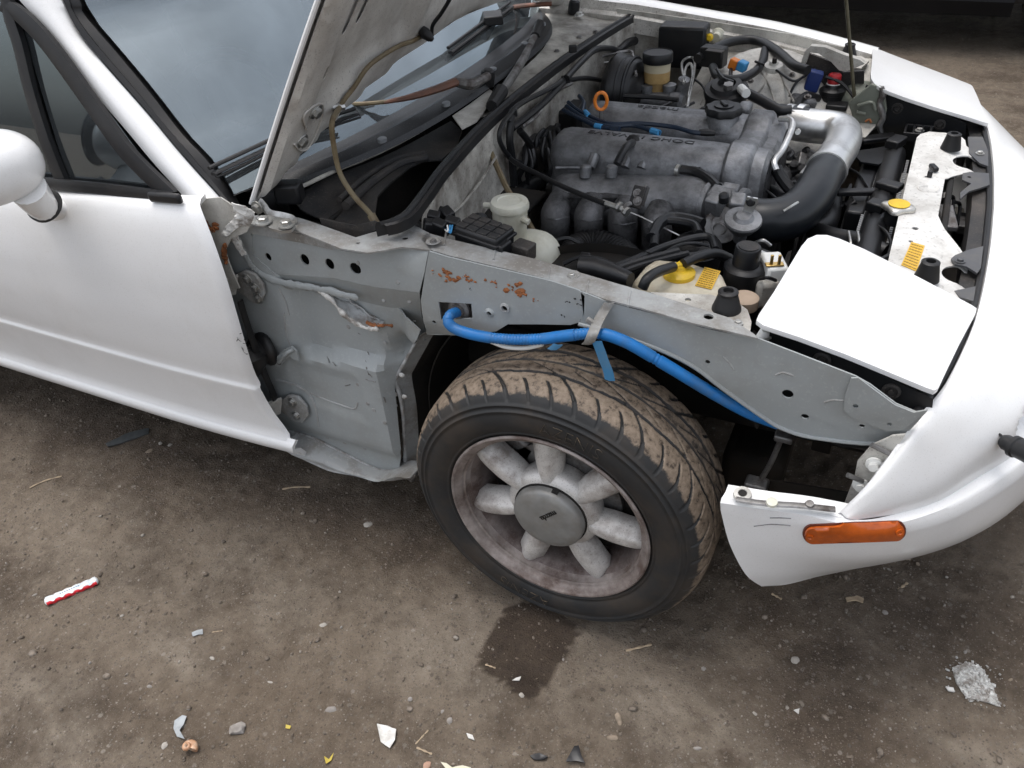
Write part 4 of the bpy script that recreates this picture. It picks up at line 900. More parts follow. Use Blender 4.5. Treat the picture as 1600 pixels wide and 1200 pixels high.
# prop rod on the far side
r0 = U(1335, 152, y=.43); r1 = U(1322, 0, y=.43); rd = (r1-r0)
tube('prop_rod', [r0-rd*.15, r0, r1, r0+rd*3.2], .0042, mat('prop_rod_paint', srgb(96, 92, 74), .5, .3, dirt=srgb(60, 50, 36), damt=.5, dscale=30), P, n=8, k=1)
# wipers
def wiper(pts, blade, name='wiper_arm'):
    a = grid(name, [[U(*p, z=z_)+np.array([0, 0, o]) for p, z_ in pts] for o in (.0,)]+[[U(p[0]+dx, p[1]+dy, z=z_)+np.array([0, 0, .008]) for (p, z_), (dx, dy) in zip(pts, [(4, 8)]*len(pts))]], RUSTARM, P, solid=.004)
    return a
wa = MB(); ap = [U(712, 128, z=.822), U(680, 140, z=.826), U(640, 152, z=.828), U(600, 160, z=.828)]
C = catmull(ap, 5); rr = [.015, .014, .012, .009, .006]; rr = np.interp(np.linspace(0, 1, len(C)), np.linspace(0, 1, 5), rr)
arm = mk('wiper_arm', *tube_vf(C, rr, 10, flat=.6), RUSTARM, P, smooth=50)
tube('wiper_rod', [U(605, 159, z=.828), U(570, 162, z=.832), U(525, 163, z=.836)], .0045, TWHOSE, arm, n=8)
lathe('wiper_spindle', [(.016, -.02), (.017, .0), (.015, .014), (.010, .018), (0, .018)], U(762, 120, z=.80), (.15, 0, 1), BLK, arm, n=20)
tube('wiper_knuckle', [U(714, 128, z=.822), U(735, 132, z=.815), U(750, 126, z=.812), U(762, 119, z=.812)], [.011, .012, .010, .010], STEEL, arm, n=10)
def blade(p0, p1, name='wiper_blade', par=None, r=.006):
    C = [p0+(p1-p0)*t for t in np.linspace(0, 1, 10)]; m = MB()
    m.add(tube_vf(C, .0065, 8, flat=.5)); m.add(tube_vf([c+np.array([-.006, 0, .010]) for c in C], .004, 8)); m.add(tube_vf([c+np.array([.004, 0, -.006]) for c in C], .0025, 6))
    return m.build(name, RUB, par or P)
blade(U(333, 272, z=.838), U(475, 205, z=.838), par=arm)
blade(U(475, 205, z=.838), U(560, 178, z=.838), par=arm)
m2 = mk('wiper_arm', *tube_vf(catmull([U(862, 6, z=.828), U(830, 8, z=.828), U(800, 12, z=.832), U(778, 22, z=.836)], 5), .010, 10, flat=.6), RUSTARM, P)
lathe('wiper_spindle', [(.016, -.02), (.017, .0), (.015, .014), (.010, .018), (0, .018)], U(897, 10, z=.795), (.15, 0, 1), BLK, m2, n=20)
blade(U(704, 82, z=.84), U(800, 10, z=.84), par=m2); box('blade_bridge', U(770, 28, z=.85), (.05, .07, .022), RUB, m2, R=rot(30, 0, 0))
# ================================================================== engine bay
def inst(o): return o
# floor of the bay and structure below
box('bay_floor', (.0, .10, .26), (.90, .95, .02), DARK, P)
box('crossmember', (.30, 0, .22), (.12, 1.0, .10), DARK, P, bev=.02)
for s in (-1, 1): box('chassis_rail', (.05, s*.40, .36), (1.1, .08, .12), DARK if s < 0 else WGRIM, P, bev=.008)
# far inner apron with its shelf and strut tower
def yfa(x, z): return .655-.06*ss(.62, .70, z)*0
ap = sheet('inner_apron', 'y', [(-.40, .30), (-.40, .79), (-.1, .765), (.1, .745), (.33, .70), (.36, .40), (.36, .30)], (lambda x, z: .660+.0*x), WDIRT, P, px=False, th=.004, st=.06)
def zsh(x, y):
    d = math.hypot((x-.06)/.17, (y-.50)/.15)
    return .585+.30*max(0, y-.28)*1.0+.050*ss(1.05, .55, d)-.10*ss(.17, .34, x)*0
sheet('strut_tower', 'z', [(-.12, .20), (-.12, .66), (.36, .66), (.36, .40), (.30, .22), (.15, .18)], zsh, WDIRT, ap, px=False, st=.022, th=.003)
lathe('strut_top', [(.052, -.015), (.055, .0), (.052, .008), (.040, .010), (.036, .020), (.022, .022), (.018, .010), (0, .010)], U(1135, 142, z=.70), (0, -.25, 1), RUB, ap, n=28)
lathe('strut_nut', [(.012, 0), (.012, .012), (0, .012)], U(1138, 138, z=.715), (0, -.25, 1), STEEL, ap, n=6)
lathe('tower_stud', [(.024, -.01), (.022, .002), (.012, .004), (.010, .012), (0, .012)], U(1209, 102, z=.735), (0, -.2, 1), WDIRT, ap, n=20); lathe('stud_nut', [(.006, 0), (.006, .012), (0, .012)], U(1210, 98, z=.745), (0, -.2, 1), DARK, ap, n=6)
for pts in (((1150, 170), (1190, 140), (1198, 110), (1190, 92)), ((1240, 160), (1225, 130), (1215, 110)), ((1095, 165), (1105, 140), (1112, 120)), ((1185, 110), (1200, 130), (1210, 160))): tube('tower_seam', [US(px, py, 2, zsh)+np.array([0, 0, .002]) for px, py in pts], .0028, WGRIM, ap, n=6)
bolt('apron_screw', U(1217, 72, y=.655), (0, -1, 0), .006, DARK, ap)
lathe('apron_grommet', [(.020, 0), (.02, .006), (.012, .012), (.012, .03), (0, .03)], U(1122, 55, y=.655), (0, -1, 0), CREAM, ap, n=16)
lathe('apron_plug', [(.008, 0), (.011, .01), (.006, .015)], U(1110, 57, y=.60), (0, -1, 0), YEL, ap, n=10)
# far fender, crown and inner gutter
fx = np.linspace(-.95, .312, 24)
def ftz(x): return float(np.interp(x, [-.9, -.6, -.339, .024, .277, .36], [.822, .818, .803, .760, .717, .700]))
def fy(x): return .682-.02*ss(.1, .35, x)
secs = [(-.034, -.075), (-.036, -.034), (-.030, -.030), (-.016, -.027), (-.010, -.004), (0, 0), (.03, .004), (.07, -.006), (.105, -.05), (.125, -.13), (.135, -.24), (.135, -.40)]
rows = [[np.array([x, fy(x)+dy, ftz(x)+dz]) for x in fx] for dy, dz in secs]
ff = grid('fender', rows[4:], WHITE, P, smooth=50)
gut = mat('gutter_paint', (.62, .60, .56), .5, dirt=srgb(105, 96, 84), damt=.6, dscale=14, dpow=(.42, .66), speck=srgb(60, 50, 40), samt=.5, sscale=260)
grid('fender_gutter', rows[:5], gut, ff, smooth=50)
# headlight housing frame, far side
hh = sheet('headlight_frame', 'y', [(1252, 98), (1258, 80), (1268, 70), (1290, 72), (1320, 84), (1345, 92), (1352, 98), (1338, 104), (1322, 110), (1312, 108), (1300, 95), (1280, 82), (1266, 80), (1260, 98)], .50, WDIRT, P, th=.02, st=.03)
sheet('headlight_frame_top', 'z', [(1258, 70), (1290, 70), (1345, 88), (1358, 96), (1345, 108), (1325, 106), (1312, 92), (1275, 80)], .70, WDIRT, hh, th=.004, st=.03)
sheet('headlight_backplate', 'y', [(1250, 100), (1262, 82), (1300, 96), (1318, 112), (1350, 110), (1350, 170), (1290, 170), (1255, 130)], .515, BLKD, hh, th=.01, st=.05)
lathe('bump_stop', [(.021, 0), (.020, .008), (.013, .028), (.0135, .034), (.010, .036), (.006, .030), (0, .030)], U(1325, 90, z=.70), (0, 0, 1), RUB, hh, n=22)
# firewall fittings, far side: black box, brake booster and master cylinder
box('relay_box', U(1068, 70, y=.60), (.13, .07, .11), BLK, P, R=rot(4, 0, 0), bev=.008)
bc = U(955, 133, z=.66)+np.array([0, .03, 0])
BSC = U(962, 132, x=-.30)+np.array([0, 0, -.01])
bst = lathe('brake_booster', [(.0, -.02), (.06, -.02), (.080, -.01), (.090, .004), (.090, .012), (.085, .02), (.076, .06), (.070, .066), (.05, .072), (.035, .085), (0, .085)], BSC, (1, -.05, 0), BLK, P, n=44)
for dz in (.02, .04): lathe('booster_rib', [(.083, .025), (.086, .028), (.083, .032)], BSC+np.array([dz-.02, 0, 0]), (1, -.05, 0), BLK, bst, n=40)
mcp = U(1025, 128, z=.69)
mcyl = lathe('master_cylinder', [(.024, -.09), (.027, -.06), (.022, -.05), (.022, .07), (.026, .075), (.026, .10), (.018, .11), (0, .11)], U(1005, 155, z=.645)+np.array([0, .0, 0]), (1, -.02, 0), CAST, P, n=20)
rb = U(1026, 128, z=.685)
lathe('fluid_reservoir', [(.026, -.02), (.030, .0), (.0335, .004), (.0340, .030)], rb, (0, 0, 1), AMBERP, mcyl, n=32)
lathe('reservoir_neck', [(.0340, .030), (.0345, .050), (.0345, .058), (0, .058)], rb, (0, 0, 1), AMBERT, mcyl, n=32)
lathe('reservoir_cap', [(.0385, .052), (.0390, .056), (.0390, .072), (.0365, .076), (.0345, .0765), (.033, .0745), (0, .0745)], rb, (0, 0, 1), BLK, mcyl, n=40)
for px, py in ((1010, 150), (1045, 150)): lathe('reservoir_stub', [(.016, -.03), (.016, .02), (.018, .02), (.018, .03), (0, .03)], U(px, py, z=.655), (0, 0, 1), CAST, mcyl, n=16)
lathe('proportioning_valve', [(.02, -.03), (.022, 0), (.016, .01), (.016, .03), (.008, .034), (0, .034)], U(1066, 140, z=.67), (.2, -.2, 1), CAST, mcyl, n=14)
for pts in (((1070, 128), (1066, 110), (1066, 97), (1075, 90), (1084, 92), (1085, 110), (1079, 140), (1074, 168)), ((1068, 130), (1072, 105), (1080, 100), (1082, 120), (1076, 150)), ((990, 122), (986, 100), (975, 95), (930, 100), (888, 113))):
    tube('brake_pipe', [U(*p, z=.70) for p in pts], .0035, ZINC, mcyl, n=6)
tube('brake_pipe', [U(*p, z=.72) for p in ((994, 118), (990, 90), (982, 80), (940, 88), (900, 105), (885, 122))], .004, STEEL, mcyl, n=6)
tube('vacuum_hose', [U(*p, x=-.345) for p in ((885, 122), (905, 100), (930, 78), (955, 76), (966, 80), (980, 68), (995, 64), (1002, 76))], [.008, .008, .008, .008, .010, .012, .012, .012], HOSE, P, n=10)
tube('clutch_pipe', [U(*p, z=.68) for p in ((975, 150), (1020, 152), (1060, 156))], .006, HOSE, mcyl, n=8); tube('clutch_pipe', [U(*p, z=.66) for p in ((1062, 148), (1045, 162), (1022, 172))], .004, HOSE, mcyl, n=8)
# pipes and looms along the firewall
for pts, r, m_ in ((((885, 122), (860, 138), (820, 158), (800, 174), (795, 190)), .006, HOSE), (((886, 126), (915, 122), (945, 128), (962, 144), (968, 160)), .006, HOSE), (((892, 130), (872, 140), (850, 160), (838, 180), (815, 198)), .006, STEEL), (((880, 128), (850, 160), (820, 185), (800, 200)), .008, HOSE),
                  (((800, 176), (788, 190), (780, 210), (785, 230), (800, 248), (815, 255)), .0055, HOSE), (((800, 180), (796, 215), (800, 245), (803, 290)), .009, HOSE), (((812, 204), (826, 222), (832, 240), (838, 262)), .008, RUB), (((840, 260), (838, 235), (840, 215), (850, 203)), .006, HOSE), (((845, 218), (862, 222), (866, 240), (860, 255)), .007, HOSE)):
    tube('firewall_hose', [U(*p, x=-.352) for p in pts], r, m_, P, n=8)
for px, py, s in ((884, 124, .022), (802, 176, .018), (895, 76, .02)): box('pipe_clip', U(px, py, x=-.352), (s, .012, .018), BLK, P, R=rot(30, 0, 0))
for k in range(16):      # looms and hoses hanging on the bulkhead behind the engine
    x0_, y0_ = RNG.uniform(805, 880), RNG.uniform(185, 235); tube('bulkhead_hose', [U(x0_, y0_, z=.66), U(x0_+RNG.uniform(-14, 10), y0_+25, z=.64), U(x0_+RNG.uniform(-18, 14), y0_+50, z=.60), U(x0_+RNG.uniform(-15, 20), y0_+85, z=.54)], RNG.uniform(.004, .010), HOSE, P, n=8)
box('bulkhead_dark_block', U(852, 255, z=.58), (.05, .16, .14), DARK, P, R=rot(10, 0, 0), bev=.01); box('heater_valve', U(830, 228, z=.64), (.04, .05, .05), BLK, P, R=rot(25, 10, 0), bev=.006)  # dark block added to darken the bulkhead behind the engine
box('coil_pack', U(885, 185, z=.63), (.08, .10, .07), BLK, P, R=rot(6, 0, 0), bev=.006)
tube('throttle_cable', [U(795, 190, z=.70), U(786, 225, z=.68), U(800, 250, z=.68), U(840, 272, z=.67), U(890, 296, z=.66), U(945, 318, z=.65)], .0055, HOSE, P, n=8, k=8)
tube('throttle_cable_end', [U(942, 316, z=.65), U(968, 325, z=.648)], .006, ZINC, P, n=8, k=1); tube('throttle_wire', [U(968, 325, z=.648), U(1000, 338, z=.635), U(1066, 370, z=.61)], .0016, ZINC, P, n=5, k=1)
tube('clutch_hose', [U(760, 222, z=.72), U(772, 250, z=.70), U(790, 290, z=.67), U(800, 308, z=.66)], .0065, TWHOSE, P, n=8); tube('clutch_hose', [U(818, 335, z=.63), U(830, 355, z=.60), U(842, 376, z=.58)], .006, TWHOSE, P, n=8)
tube('firewall_seam', [U(775, 245, x=-.345), U(750, 285, x=-.34), U(720, 322, x=-.335), U(698, 338, x=-.33)], .003, WGRIM, P, n=6)
tube('heater_hose', [U(*p, z=.58) for p in ((800, 320), (820, 296), (850, 280), (880, 262))], .018, HOSE, P, n=12)
# connectors by the near corner of the firewall
cn = box('relay_cluster', U(690, 345, z=.71), (.045, .04, .04), BLK, P, R=rot(-15, 0, 10), bev=.006)
for px, py, a in ((676, 343, 20), (700, 338, -30), (706, 352, 10), (686, 356, 0), (672, 356, 40)): box('connector', U(px, py, z=.735), (.026, .02, .03), BLK, cn, R=rot(a, 15, 10), bev=.003)
for k in range(3): tube('connector_wire', [U(694+k*3, 358, z=.735), U(700+k*2, 362+k, z=.745), U(699+k*4, 352, z=.75)], .0014, LBLUE if k else GASK, cn, n=5)
tube('loom', [U(*p, z=.72) for p in ((628, 358), (650, 352), (668, 358), (700, 362))], .008, HOSE, cn, n=8)
# fuse box on the rail
R_ = rot(-9, 4, 0)
fb = box('fuse_box', U(757, 374, z=.725), (.090, .056, .05), BLK, P, R=R_, bev=.005)
c_ = U(757, 374, z=.725)
for i in range(4):
    for j in range(3): box('fuse_box_panel', c_+R_@np.array([-.033+.022*i, -.0175+.0175*j, .0258]), (.019, .0145, .003), BLKD, fb, R=R_, bev=.001)
box('fuse_box_lid_rim', c_+R_@np.array([0, 0, .012]), (.096, .062, .006), BLK, fb, R=R_, bev=.002); box('fuse_box_latch', c_+R_@np.array([.050, -.012, .0]), (.012, .03, .03), BLK, fb, R=R_)
box('fuse_connector', U(818, 392, z=.712), (.035, .03, .03), BLKD, fb, R=R_)
# washer reservoir, milky
cr_ = U(797, 344, z=.690)
wr = lathe('fluid_bottle', [(.026, -.20), (.030, -.04), (.0325, .0), (.0335, .024), (.0365, .026), (.0370, .033), (.0345, .039), (.023, .041), (.021, .039), (0, .039)], cr_, (.04, 0, 1), CREAM, P, n=36)
tube('bottle_neck_tab', [cr_+np.array([-.03, 0, .025]), cr_+np.array([-.052, -.002, .024])], .006, CREAM, wr, n=8, k=1); tube('bottle_neck_tab', [cr_+np.array([.03, -.01, .012]), cr_+np.array([.045, -.012, .008])], .006, CREAM, wr, n=8, k=1)
mk('bottle_shoulder', *ellip(U(838, 405, z=.60)+np.array([-.01, 0, -.03]), (.060, .055, .085), sq=.75), CREAM, wr, weld=True, smooth=60)
lathe('pressure_switch', [(.012, 0), (.023, .004), (.025, .014), (.018, .026), (.010, .03), (.010, .05)], U(742, 350, z=.66), (1, -.3, .1), RUB, P, n=22); lathe('switch_nut', [(.011, 0), (.011, .03), (.014, .03), (.014, .045), (0, .045)], U(760, 350, z=.66), (1, -.2, .1), STEEL, P, n=6)
# ---------------- engine
def _dark_gap(): box('valley_shadow', (-.10, -.125, .575), (.36, .02, .06), DARK, eng)
eng = box('engine', (-.04, .05, .44), (.50, .26, .30), CASTD, P, bev=.02)
def camcover(y, zc, x0, x1, r, name='cam_cover', m_=CAST):
    prof = [(-1.05, -.055), (-1.05, -.02), (-.98, .0)]+[(-math.copysign(abs(math.cos(a))**.72, math.cos(a)), math.sin(a)**.80) for a in np.linspace(.25, math.pi-.25, 15)]+[(.98, .0), (1.05, -.02), (1.05, -.055)]
    sec = lambda x, k, dz=0: [np.array([x, y+r*c*k, zc+(r*s if i > 2 and i < 18 else s)*k+dz]) for i, (c, s) in enumerate(prof)]
    xs = [x0+.0, x0+.006, x0+.02]+list(np.linspace(x0+.04, x1-.04, 8))+[x1-.02, x1-.006, x1]
    ks = [.80, .92, .985]+[1]*8+[.985, .92, .80]
    return grid(name, [[zz for zz in sec(x, k)] for x, k in zip(xs, ks)], m_, eng, smooth=45)
YA, ZA, YB, ZB = -.045, .640, .128, .648
ca = camcover(YA, ZA, -.288, .115, .064); cb = camcover(YB, ZB, -.28, .115, .060)
for y_, z_ in ((YA, ZA), (YB, ZB)):
    for sg in (-1, 1): box('cover_flange', (-.07, y_+sg*.067, z_-.045), (.44, .016, .012), CAST, eng, bev=.003)
    for k in range(5): bolt('cover_bolt', (-.27+.10*k, y_-.068, z_-.038), (0, 0, 1), .006, ZINC, eng)
for y_, z_, x0_ in ((YA, ZA, -.288), (YB, ZB, -.28)):
    v = lathe_vf([(.0, 0), (.05, 0), (.06, .006)], (x0_+.004, y_, z_), (1, 0, 0), 24); mk('cover_end', *v, CAST, eng)
vb = box('plug_valley', (-.07, .04, .630), (.44, .11, .05), CASTD, eng, bev=.01)
# timing end of the cover: the arch over both pulleys
rows = []
for x, k, dx in ((.096, .90, 0), (.103, 1.0, 0), (.110, 1.05, 0), (.150, 1.045, 0), (.156, 1.02, 0), (.160, .97, 0), (.182, .95, 0), (.190, .86, 0)):
    prof = []
    for t in np.linspace(0, 1, 41):
        y = -.125+t*.335
        za = ZA+math.sqrt(max(0, .070**2-(y-YA)**2)) if abs(y-YA) < .07 else 0
        zb = ZB+math.sqrt(max(0, .066**2-(y-YB)**2)) if abs(y-YB) < .066 else 0
        z = max(za, zb, .692 if YA < y < YB else .56)
        prof.append(np.array([x, .0425+(y-.0425)*k, .55+(z-.55)*k]))
    rows.append(prof)
tcv = grid('timing_cover', rows, CAST, eng, smooth=50)
mk('timing_cover_face', [p+np.array([.001, 0, 0]) for p in rows[-1]]+[np.array([.191, .0425, .40])], [tuple(range(41))[::-1]+(41,)] if False else [(i, i+1, 41) for i in range(40)], CASTD, eng)
grid('timing_cover_lower', [[np.array([.110, -.10, .56]), np.array([.184, -.10, .56]), np.array([.184, .19, .56])], [np.array([.110, -.08, .40]), np.array([.180, -.08, .40]), np.array([.180, .17, .40])]], BLKD, eng)
for px, py in ((1127, 248), (1205, 222), (946, 243), (877, 240)): lathe('cover_bolt', [(.010, -.03), (.010, 0), (.007, 0), (.007, .012), (0, .012)], U(px, py+8, z=.655), (0, -.3, 1), ZINC, eng, n=12)
def emboss(txt, px0, px1, y, z, size, ny, matl, bold=.0):
    a = U(*px0, y=y); b = U(*px1, y=y); c = (a+b)/2; e1 = np.array([-1., 0, 0]); nz_ = np.array([0, -ny, math.sqrt(1-ny*ny)]); e2 = np.cross(nz_, e1); m = Matrix.Identity(4)
    for i in range(3): m[i][0] = e1[i]*1.25; m[i][1] = e2[i]; m[i][2] = nz_[i]; m[i][3] = (c[0], y, z)[i]
    return text_mesh('cast_lettering', txt, size, .0008, matl, eng, m, bold)
LETD = mat('cast_letter_dark', (.03, .03, .032), .5)
emboss('DOHC 16-VALVE', (1065, 215), (940, 208), YA+.004, ZA+.0642, .026, -.06, LETD)
emboss('mazda', (1055, 177), (1000, 174), YB+.002, ZB+.0602, .032, -.03, LETD)
oc = U(1130, 178, z=.715)
cap_ = MB(); prof = []
for zz, k in ((0, .92), (.003, 1), (.014, 1), (.018, .93)):
    prof.append([oc+np.array([(.040*k*(1+.05*math.cos(8*t)))*math.cos(t), (.040*k*(1+.05*math.cos(8*t)))*math.sin(t), zz]) for t in np.linspace(0, 2*math.pi, 65)])
ocp = grid('oil_filler_cap', prof, BLK, eng, smooth=40); mk('oil_cap_top', [p for p in prof[-1][:-1]], [tuple(range(64))], BLK, eng, smooth=0)
lathe('oil_cap_disc', [(.022, .017), (.022, .021), (.018, .022), (0, .022)], oc, (0, 0, 1), BLK, eng, n=24); box('oil_cap_grip', oc+np.array([0, 0, .024]), (.012, .03, .006), BLK, eng, R=rot(30, 0, 0), bev=.002)
lathe('oil_filler_neck', [(.042, -.03), (.036, -.012), (.034, .0), (0, 0)], oc, (0, 0, 1), CAST, eng, n=28)
box('cover_boss', U(1163, 172, z=.70), (.03, .05, .03), CAST, eng, bev=.008)
# plug leads with their blue markers
for pts, mk_ in ((((888, 160), (902, 172), (918, 180), (940, 190), (960, 194), (1000, 193), (1050, 198), (1080, 206), (1095, 208)), 1), (((885, 166), (905, 180), (930, 192), (955, 197), (990, 196), (1015, 203), (1030, 208)), 1), (((880, 172), (900, 182), (930, 196), (950, 200), (968, 203)), 0), (((905, 150), (912, 160), (910, 175)), 0)):
    tube('plug_lead', [U(*p, z=.70) for p in pts], .0052, BWIRE, eng, n=8)
for px, py, dx, dy in ((917, 178, 5, 6), (935, 197, 10, 2)): mk('lead_marker', *tube_vf([U(px-dx/2, py-dy/2, z=.702), U(px+dx/2, py+dy/2, z=.702)], .0064, 8), LBLUE, eng)
for a, b in (((1018, 204), (1030, 208)), ((955, 201), (968, 203))): mk('plug_boot', *tube_vf([U(*a, z=.70), U(*b, z=.70)], .0075, 8), LBLUE if a[0] > 1000 else BWIRE, eng)
mk('plug_boot', *tube_vf([U(1092, 207, z=.70), U(1104, 207, z=.70), U(1117, 208, z=.698)], [.007, .009, .006], 8), RUB, eng)
dh = U(939, 158, z=.735); tube('dipstick_handle', [dh+np.array([.014*math.sin(t)*.9, .012*math.sin(t)*.5, .020*math.cos(t)]) for t in np.linspace(0, 2*math.pi, 15)], .0042, ORNG, eng, n=8, k=3); tube('dipstick_tube', [dh+np.array([0, 0, -.02]), dh+np.array([0, .0, -.14])], .004, STEEL, eng, n=6, k=1)
# breather hose into the near cover
tube('breather_hose', [U(988, 223, z=.705), U(980, 228, z=.712), U(972, 240, z=.705), U(964, 256, z=.69)], .0085, HOSE, eng, n=10); lathe('breather_grommet', [(.015, 0), (.015, .006), (.011, .008), (0, .008)], U(989, 222, z=.698), (.1, -.7, .7), RUB, eng, n=18)
# ---------------- intake manifold: plenum and four runners
def mp_(px, py, y): return U(px, py, y=y)
PLN = [U(864, 313, z=.590), U(900, 313, z=.590), U(960, 316, z=.590), U(1020, 318, z=.595), U(1066, 318, z=.605), U(1103, 317, z=.616), U(1128, 318, z=.624)]
C = catmull(PLN, 6); rr = np.interp(np.linspace(0, 1, len(C)), [0, .02, .08, .5, .75, .9, 1], [.034, .050, .058, .061, .056, .046, .040])
im = mk('intake_manifold', *tube_vf(C, rr, 22, flat=1.0), CAST, eng, smooth=60)
plk = [U(*p, z=.645) for p in ((868, 262), (920, 262), (980, 264), (1030, 270), (1060, 282))]; tube('manifold_rib', plk, .004, CAST, eng, n=6)
for k, (tx, ty) in enumerate(((868, 345), (920, 348), (973, 353), (1026, 360))):
    b0_ = U(tx, ty-62, z=.652); b1_ = U(tx, ty-32, z=.625); p2 = U(tx, ty, z=.585); p3 = U(tx-1, ty+30, z=.535); p4 = U(tx+2, ty+52, z=.49)
    C = catmull([b1_+np.array([0, .03, -.01]), b1_*.4+p2*.6, p2, p3, p4, p4+np.array([0, .06, -.05])], 6)
    rr = np.interp(np.linspace(0, 1, len(C)), [0, .2, .4, .6, 1], [.026, .031, .0315, .030, .027])
    mk('intake_runner', *tube_vf(C, rr, 18), CASTD if k != 0 else CASTD, eng, smooth=60)
    tube('runner_flange_line', [U(tx-20, ty-6, z=.600), U(tx, ty-2, z=.610), U(tx+20, ty-6, z=.600)], .0016, CAST, eng, n=5)
grid('manifold_web', [[U(px, 305, z=.63) for px in (860, 930, 1000, 1060)], [U(px, 340, z=.575) for px in (865, 930, 1000, 1060)]], CASTD, eng, solid=.02, smooth=60)
for px in (915, 956): lathe('manifold_boss', [(.013, -.02), (.013, .002), (.009, .006), (0, .006)], U(px, 262, z=.668), (0, .2, 1), CAST, eng, n=16)
box('head_flange', (-.08, -.135, .585), (.40, .03, .05), DARK, eng, bev=.006)  # darkened to paint a shaded gap between plenum and cam cover
for px, py in ((984, 250), (1010, 252), (930, 250)): tube('injector_stub', [U(px-8, py+12, z=.66), U(px, py-8, z=.68)], .011, CAST, eng, n=10, k=1)
tube('injector_rail', [U(870, 246, z=.655), U(900, 250, z=.655), U(945, 252, z=.655)], .007, RUB, eng, n=8); lathe('rail_fitting', [(.012, -.02), (.012, .0), (.007, .0), (.007, .012), (0, .012)], U(880, 246, z=.66), (0, -.2, 1), ZINC, eng, n=6)
for a in (((1052, 256), (1072, 258), (1095, 268)), ((1056, 264), (1085, 268), (1108, 280), (1122, 294))): tube('coolant_hose', [U(*p, z=.668) for p in a], .0105, HOSE, eng, n=10)
for px, py in ((1060, 266), (1057, 256), (1035, 251), (1045, 251)): lathe('hose_clamp', [(.0125, -.004), (.0125, .004)], U(px, py, z=.668), (1, -.2, 0), ZINC, eng, n=16)
# cable bracket on the manifold
cbk = box('cable_bracket', U(996, 308, z=.665), (.028, .006, .045), BLKD, eng, R=rot(-10, 0, -35), bev=.002); box('bracket_web', U(1007, 306, z=.665), (.004, .02, .040), STEEL, eng, R=rot(-10, 0, -35), bev=.001)
for dz in (302, 314): bolt('bracket_bolt', U(996, dz, z=.672), (0, -.8, .5), .006, STEEL, eng)
lathe('cable_adjuster', [(.008, -.015), (.011, -.012), (.011, -.006), (.006, -.004), (.006, .006), (.010, .008), (.010, .014), (0, .014)], U(973, 327, z=.655), (1, -.4, -.25), ZINC, eng, n=8)
tube('bracket_hook', [U(985, 318, z=.66), U(978, 322, z=.66), U(974, 334, z=.65)], .005, STEEL, eng, n=6)
# ---------------- throttle body
tbc = U(1135, 325, z=.625)
tb = lathe('throttle_body', [(.034, -.05), (.046, -.045), (.046, -.035), (.038, -.03), (.040, .02), (.046, .025), (.046, .035), (.038, .04)], tbc, (1, -.18, 0), CAST, eng, n=24)
for c, s, a in (((1128, 308), (.05, .035, .03), 0), ((1140, 300), (.035, .03, .025), 10), ((1118, 322), (.03, .03, .05), 0), ((1152, 318), (.03, .035, .03), 20)): box('throttle_block', U(*c, z=.665), s, CAST, eng, R=rot(-15+a, 0, 20), bev=.004)
lathe('throttle_screw', [(.010, 0), (.010, .014), (.006, .018), (0, .018)], U(1131, 314, z=.685), (0, -.3, 1), BLK, eng, n=14)
tq = MB(); tq.lathe([(.034, -.006), (.036, 0), (.034, .006)], U(1128, 352, z=.63), (.3, -.8, .4), 28); tq.lathe([(.022, -.010), (.022, .010), (0, .010)], U(1128, 352, z=.63), (.3, -.8, .4), 20); tq.build('throttle_quadrant', STEEL, eng)
tube('return_spring', [U(1128, 352, z=.63)+np.array([.012*math.cos(t), -.02+.001*t, .012*math.sin(t)]) for t in np.linspace(0, 25, 60)], .0016, STEEL, eng, n=5, k=0)
dp = lathe('dashpot', [(.012, -.05), (.014, -.03), (.024, -.02), (.034, -.004), (.0355, .0), (.034, .004), (.020, .006), (.014, .012), (.010, .012), (0, .012)], U(1161, 344, z=.665), (.1, -.25, 1), CAST, eng, n=30)
bkt = sheet('dashpot_bracket', 'y', [(1158, 335), (1168, 307), (1184, 310), (1184, 318), (1172, 338)], U(1168, 322, z=.69)[1], ALU, eng, th=.004, st=.01); bolt('bracket_bolt', U(1174, 313, z=.70)+np.array([0, -.006, 0]), (0, -1, .2), .006, BLK, eng)
# vacuum hoses looped over the throttle
for pts, r in ((((1022, 385), (1025, 358), (1034, 346), (1060, 346), (1085, 352), (1092, 365)), .0085), (((1018, 372), (1030, 350), (1050, 340), (1080, 344), (1098, 350)), .0115), (((960, 418), (1000, 402), (1040, 385), (1085, 372), (1110, 372), (1118, 390)), .0075), (((985, 425), (1040, 400), (1080, 402), (1110, 396), (1135, 402)), .009)):
    tube('vacuum_hose', [U(*p, z=.64) for p in pts], r, HOSE, P, n=10)
lathe('vacuum_canister', [(.045, -.05), (.048, -.01), (.046, .006), (.036, .012), (.012, .014), (.008, .02), (0, .02)], U(1090, 388, z=.605), (.1, -.2, 1), BLK, P, n=30)
# big corrugated hose low down by the rail
tube('air_duct', [U(*p, z=.56) for p in ((890, 405), (900, 386), (925, 378), (955, 384), (978, 398), (988, 412))], .026, RUB, P, n=16, ribs=.009, ribamp=.05)
tube('duct_clamp', [U(976, 395, z=.575), U(984, 405, z=.575)], .010, ZINC, P, n=8, k=1)
tube('wrapped_loom', [U(*p, z=.69) for p in ((905, 416), (930, 419), (960, 428), (985, 437))], [.016, .018, .016, .012], HOSE, P, n=12)
tube('loom', [U(*p, z=.66) for p in ((950, 425), (1000, 408), (1060, 392))], .007, HOSE, P, n=8); tube('loom', [U(*p, z=.655) for p in ((955, 432), (1010, 412), (1075, 396))], .006, HOSE, P, n=8)
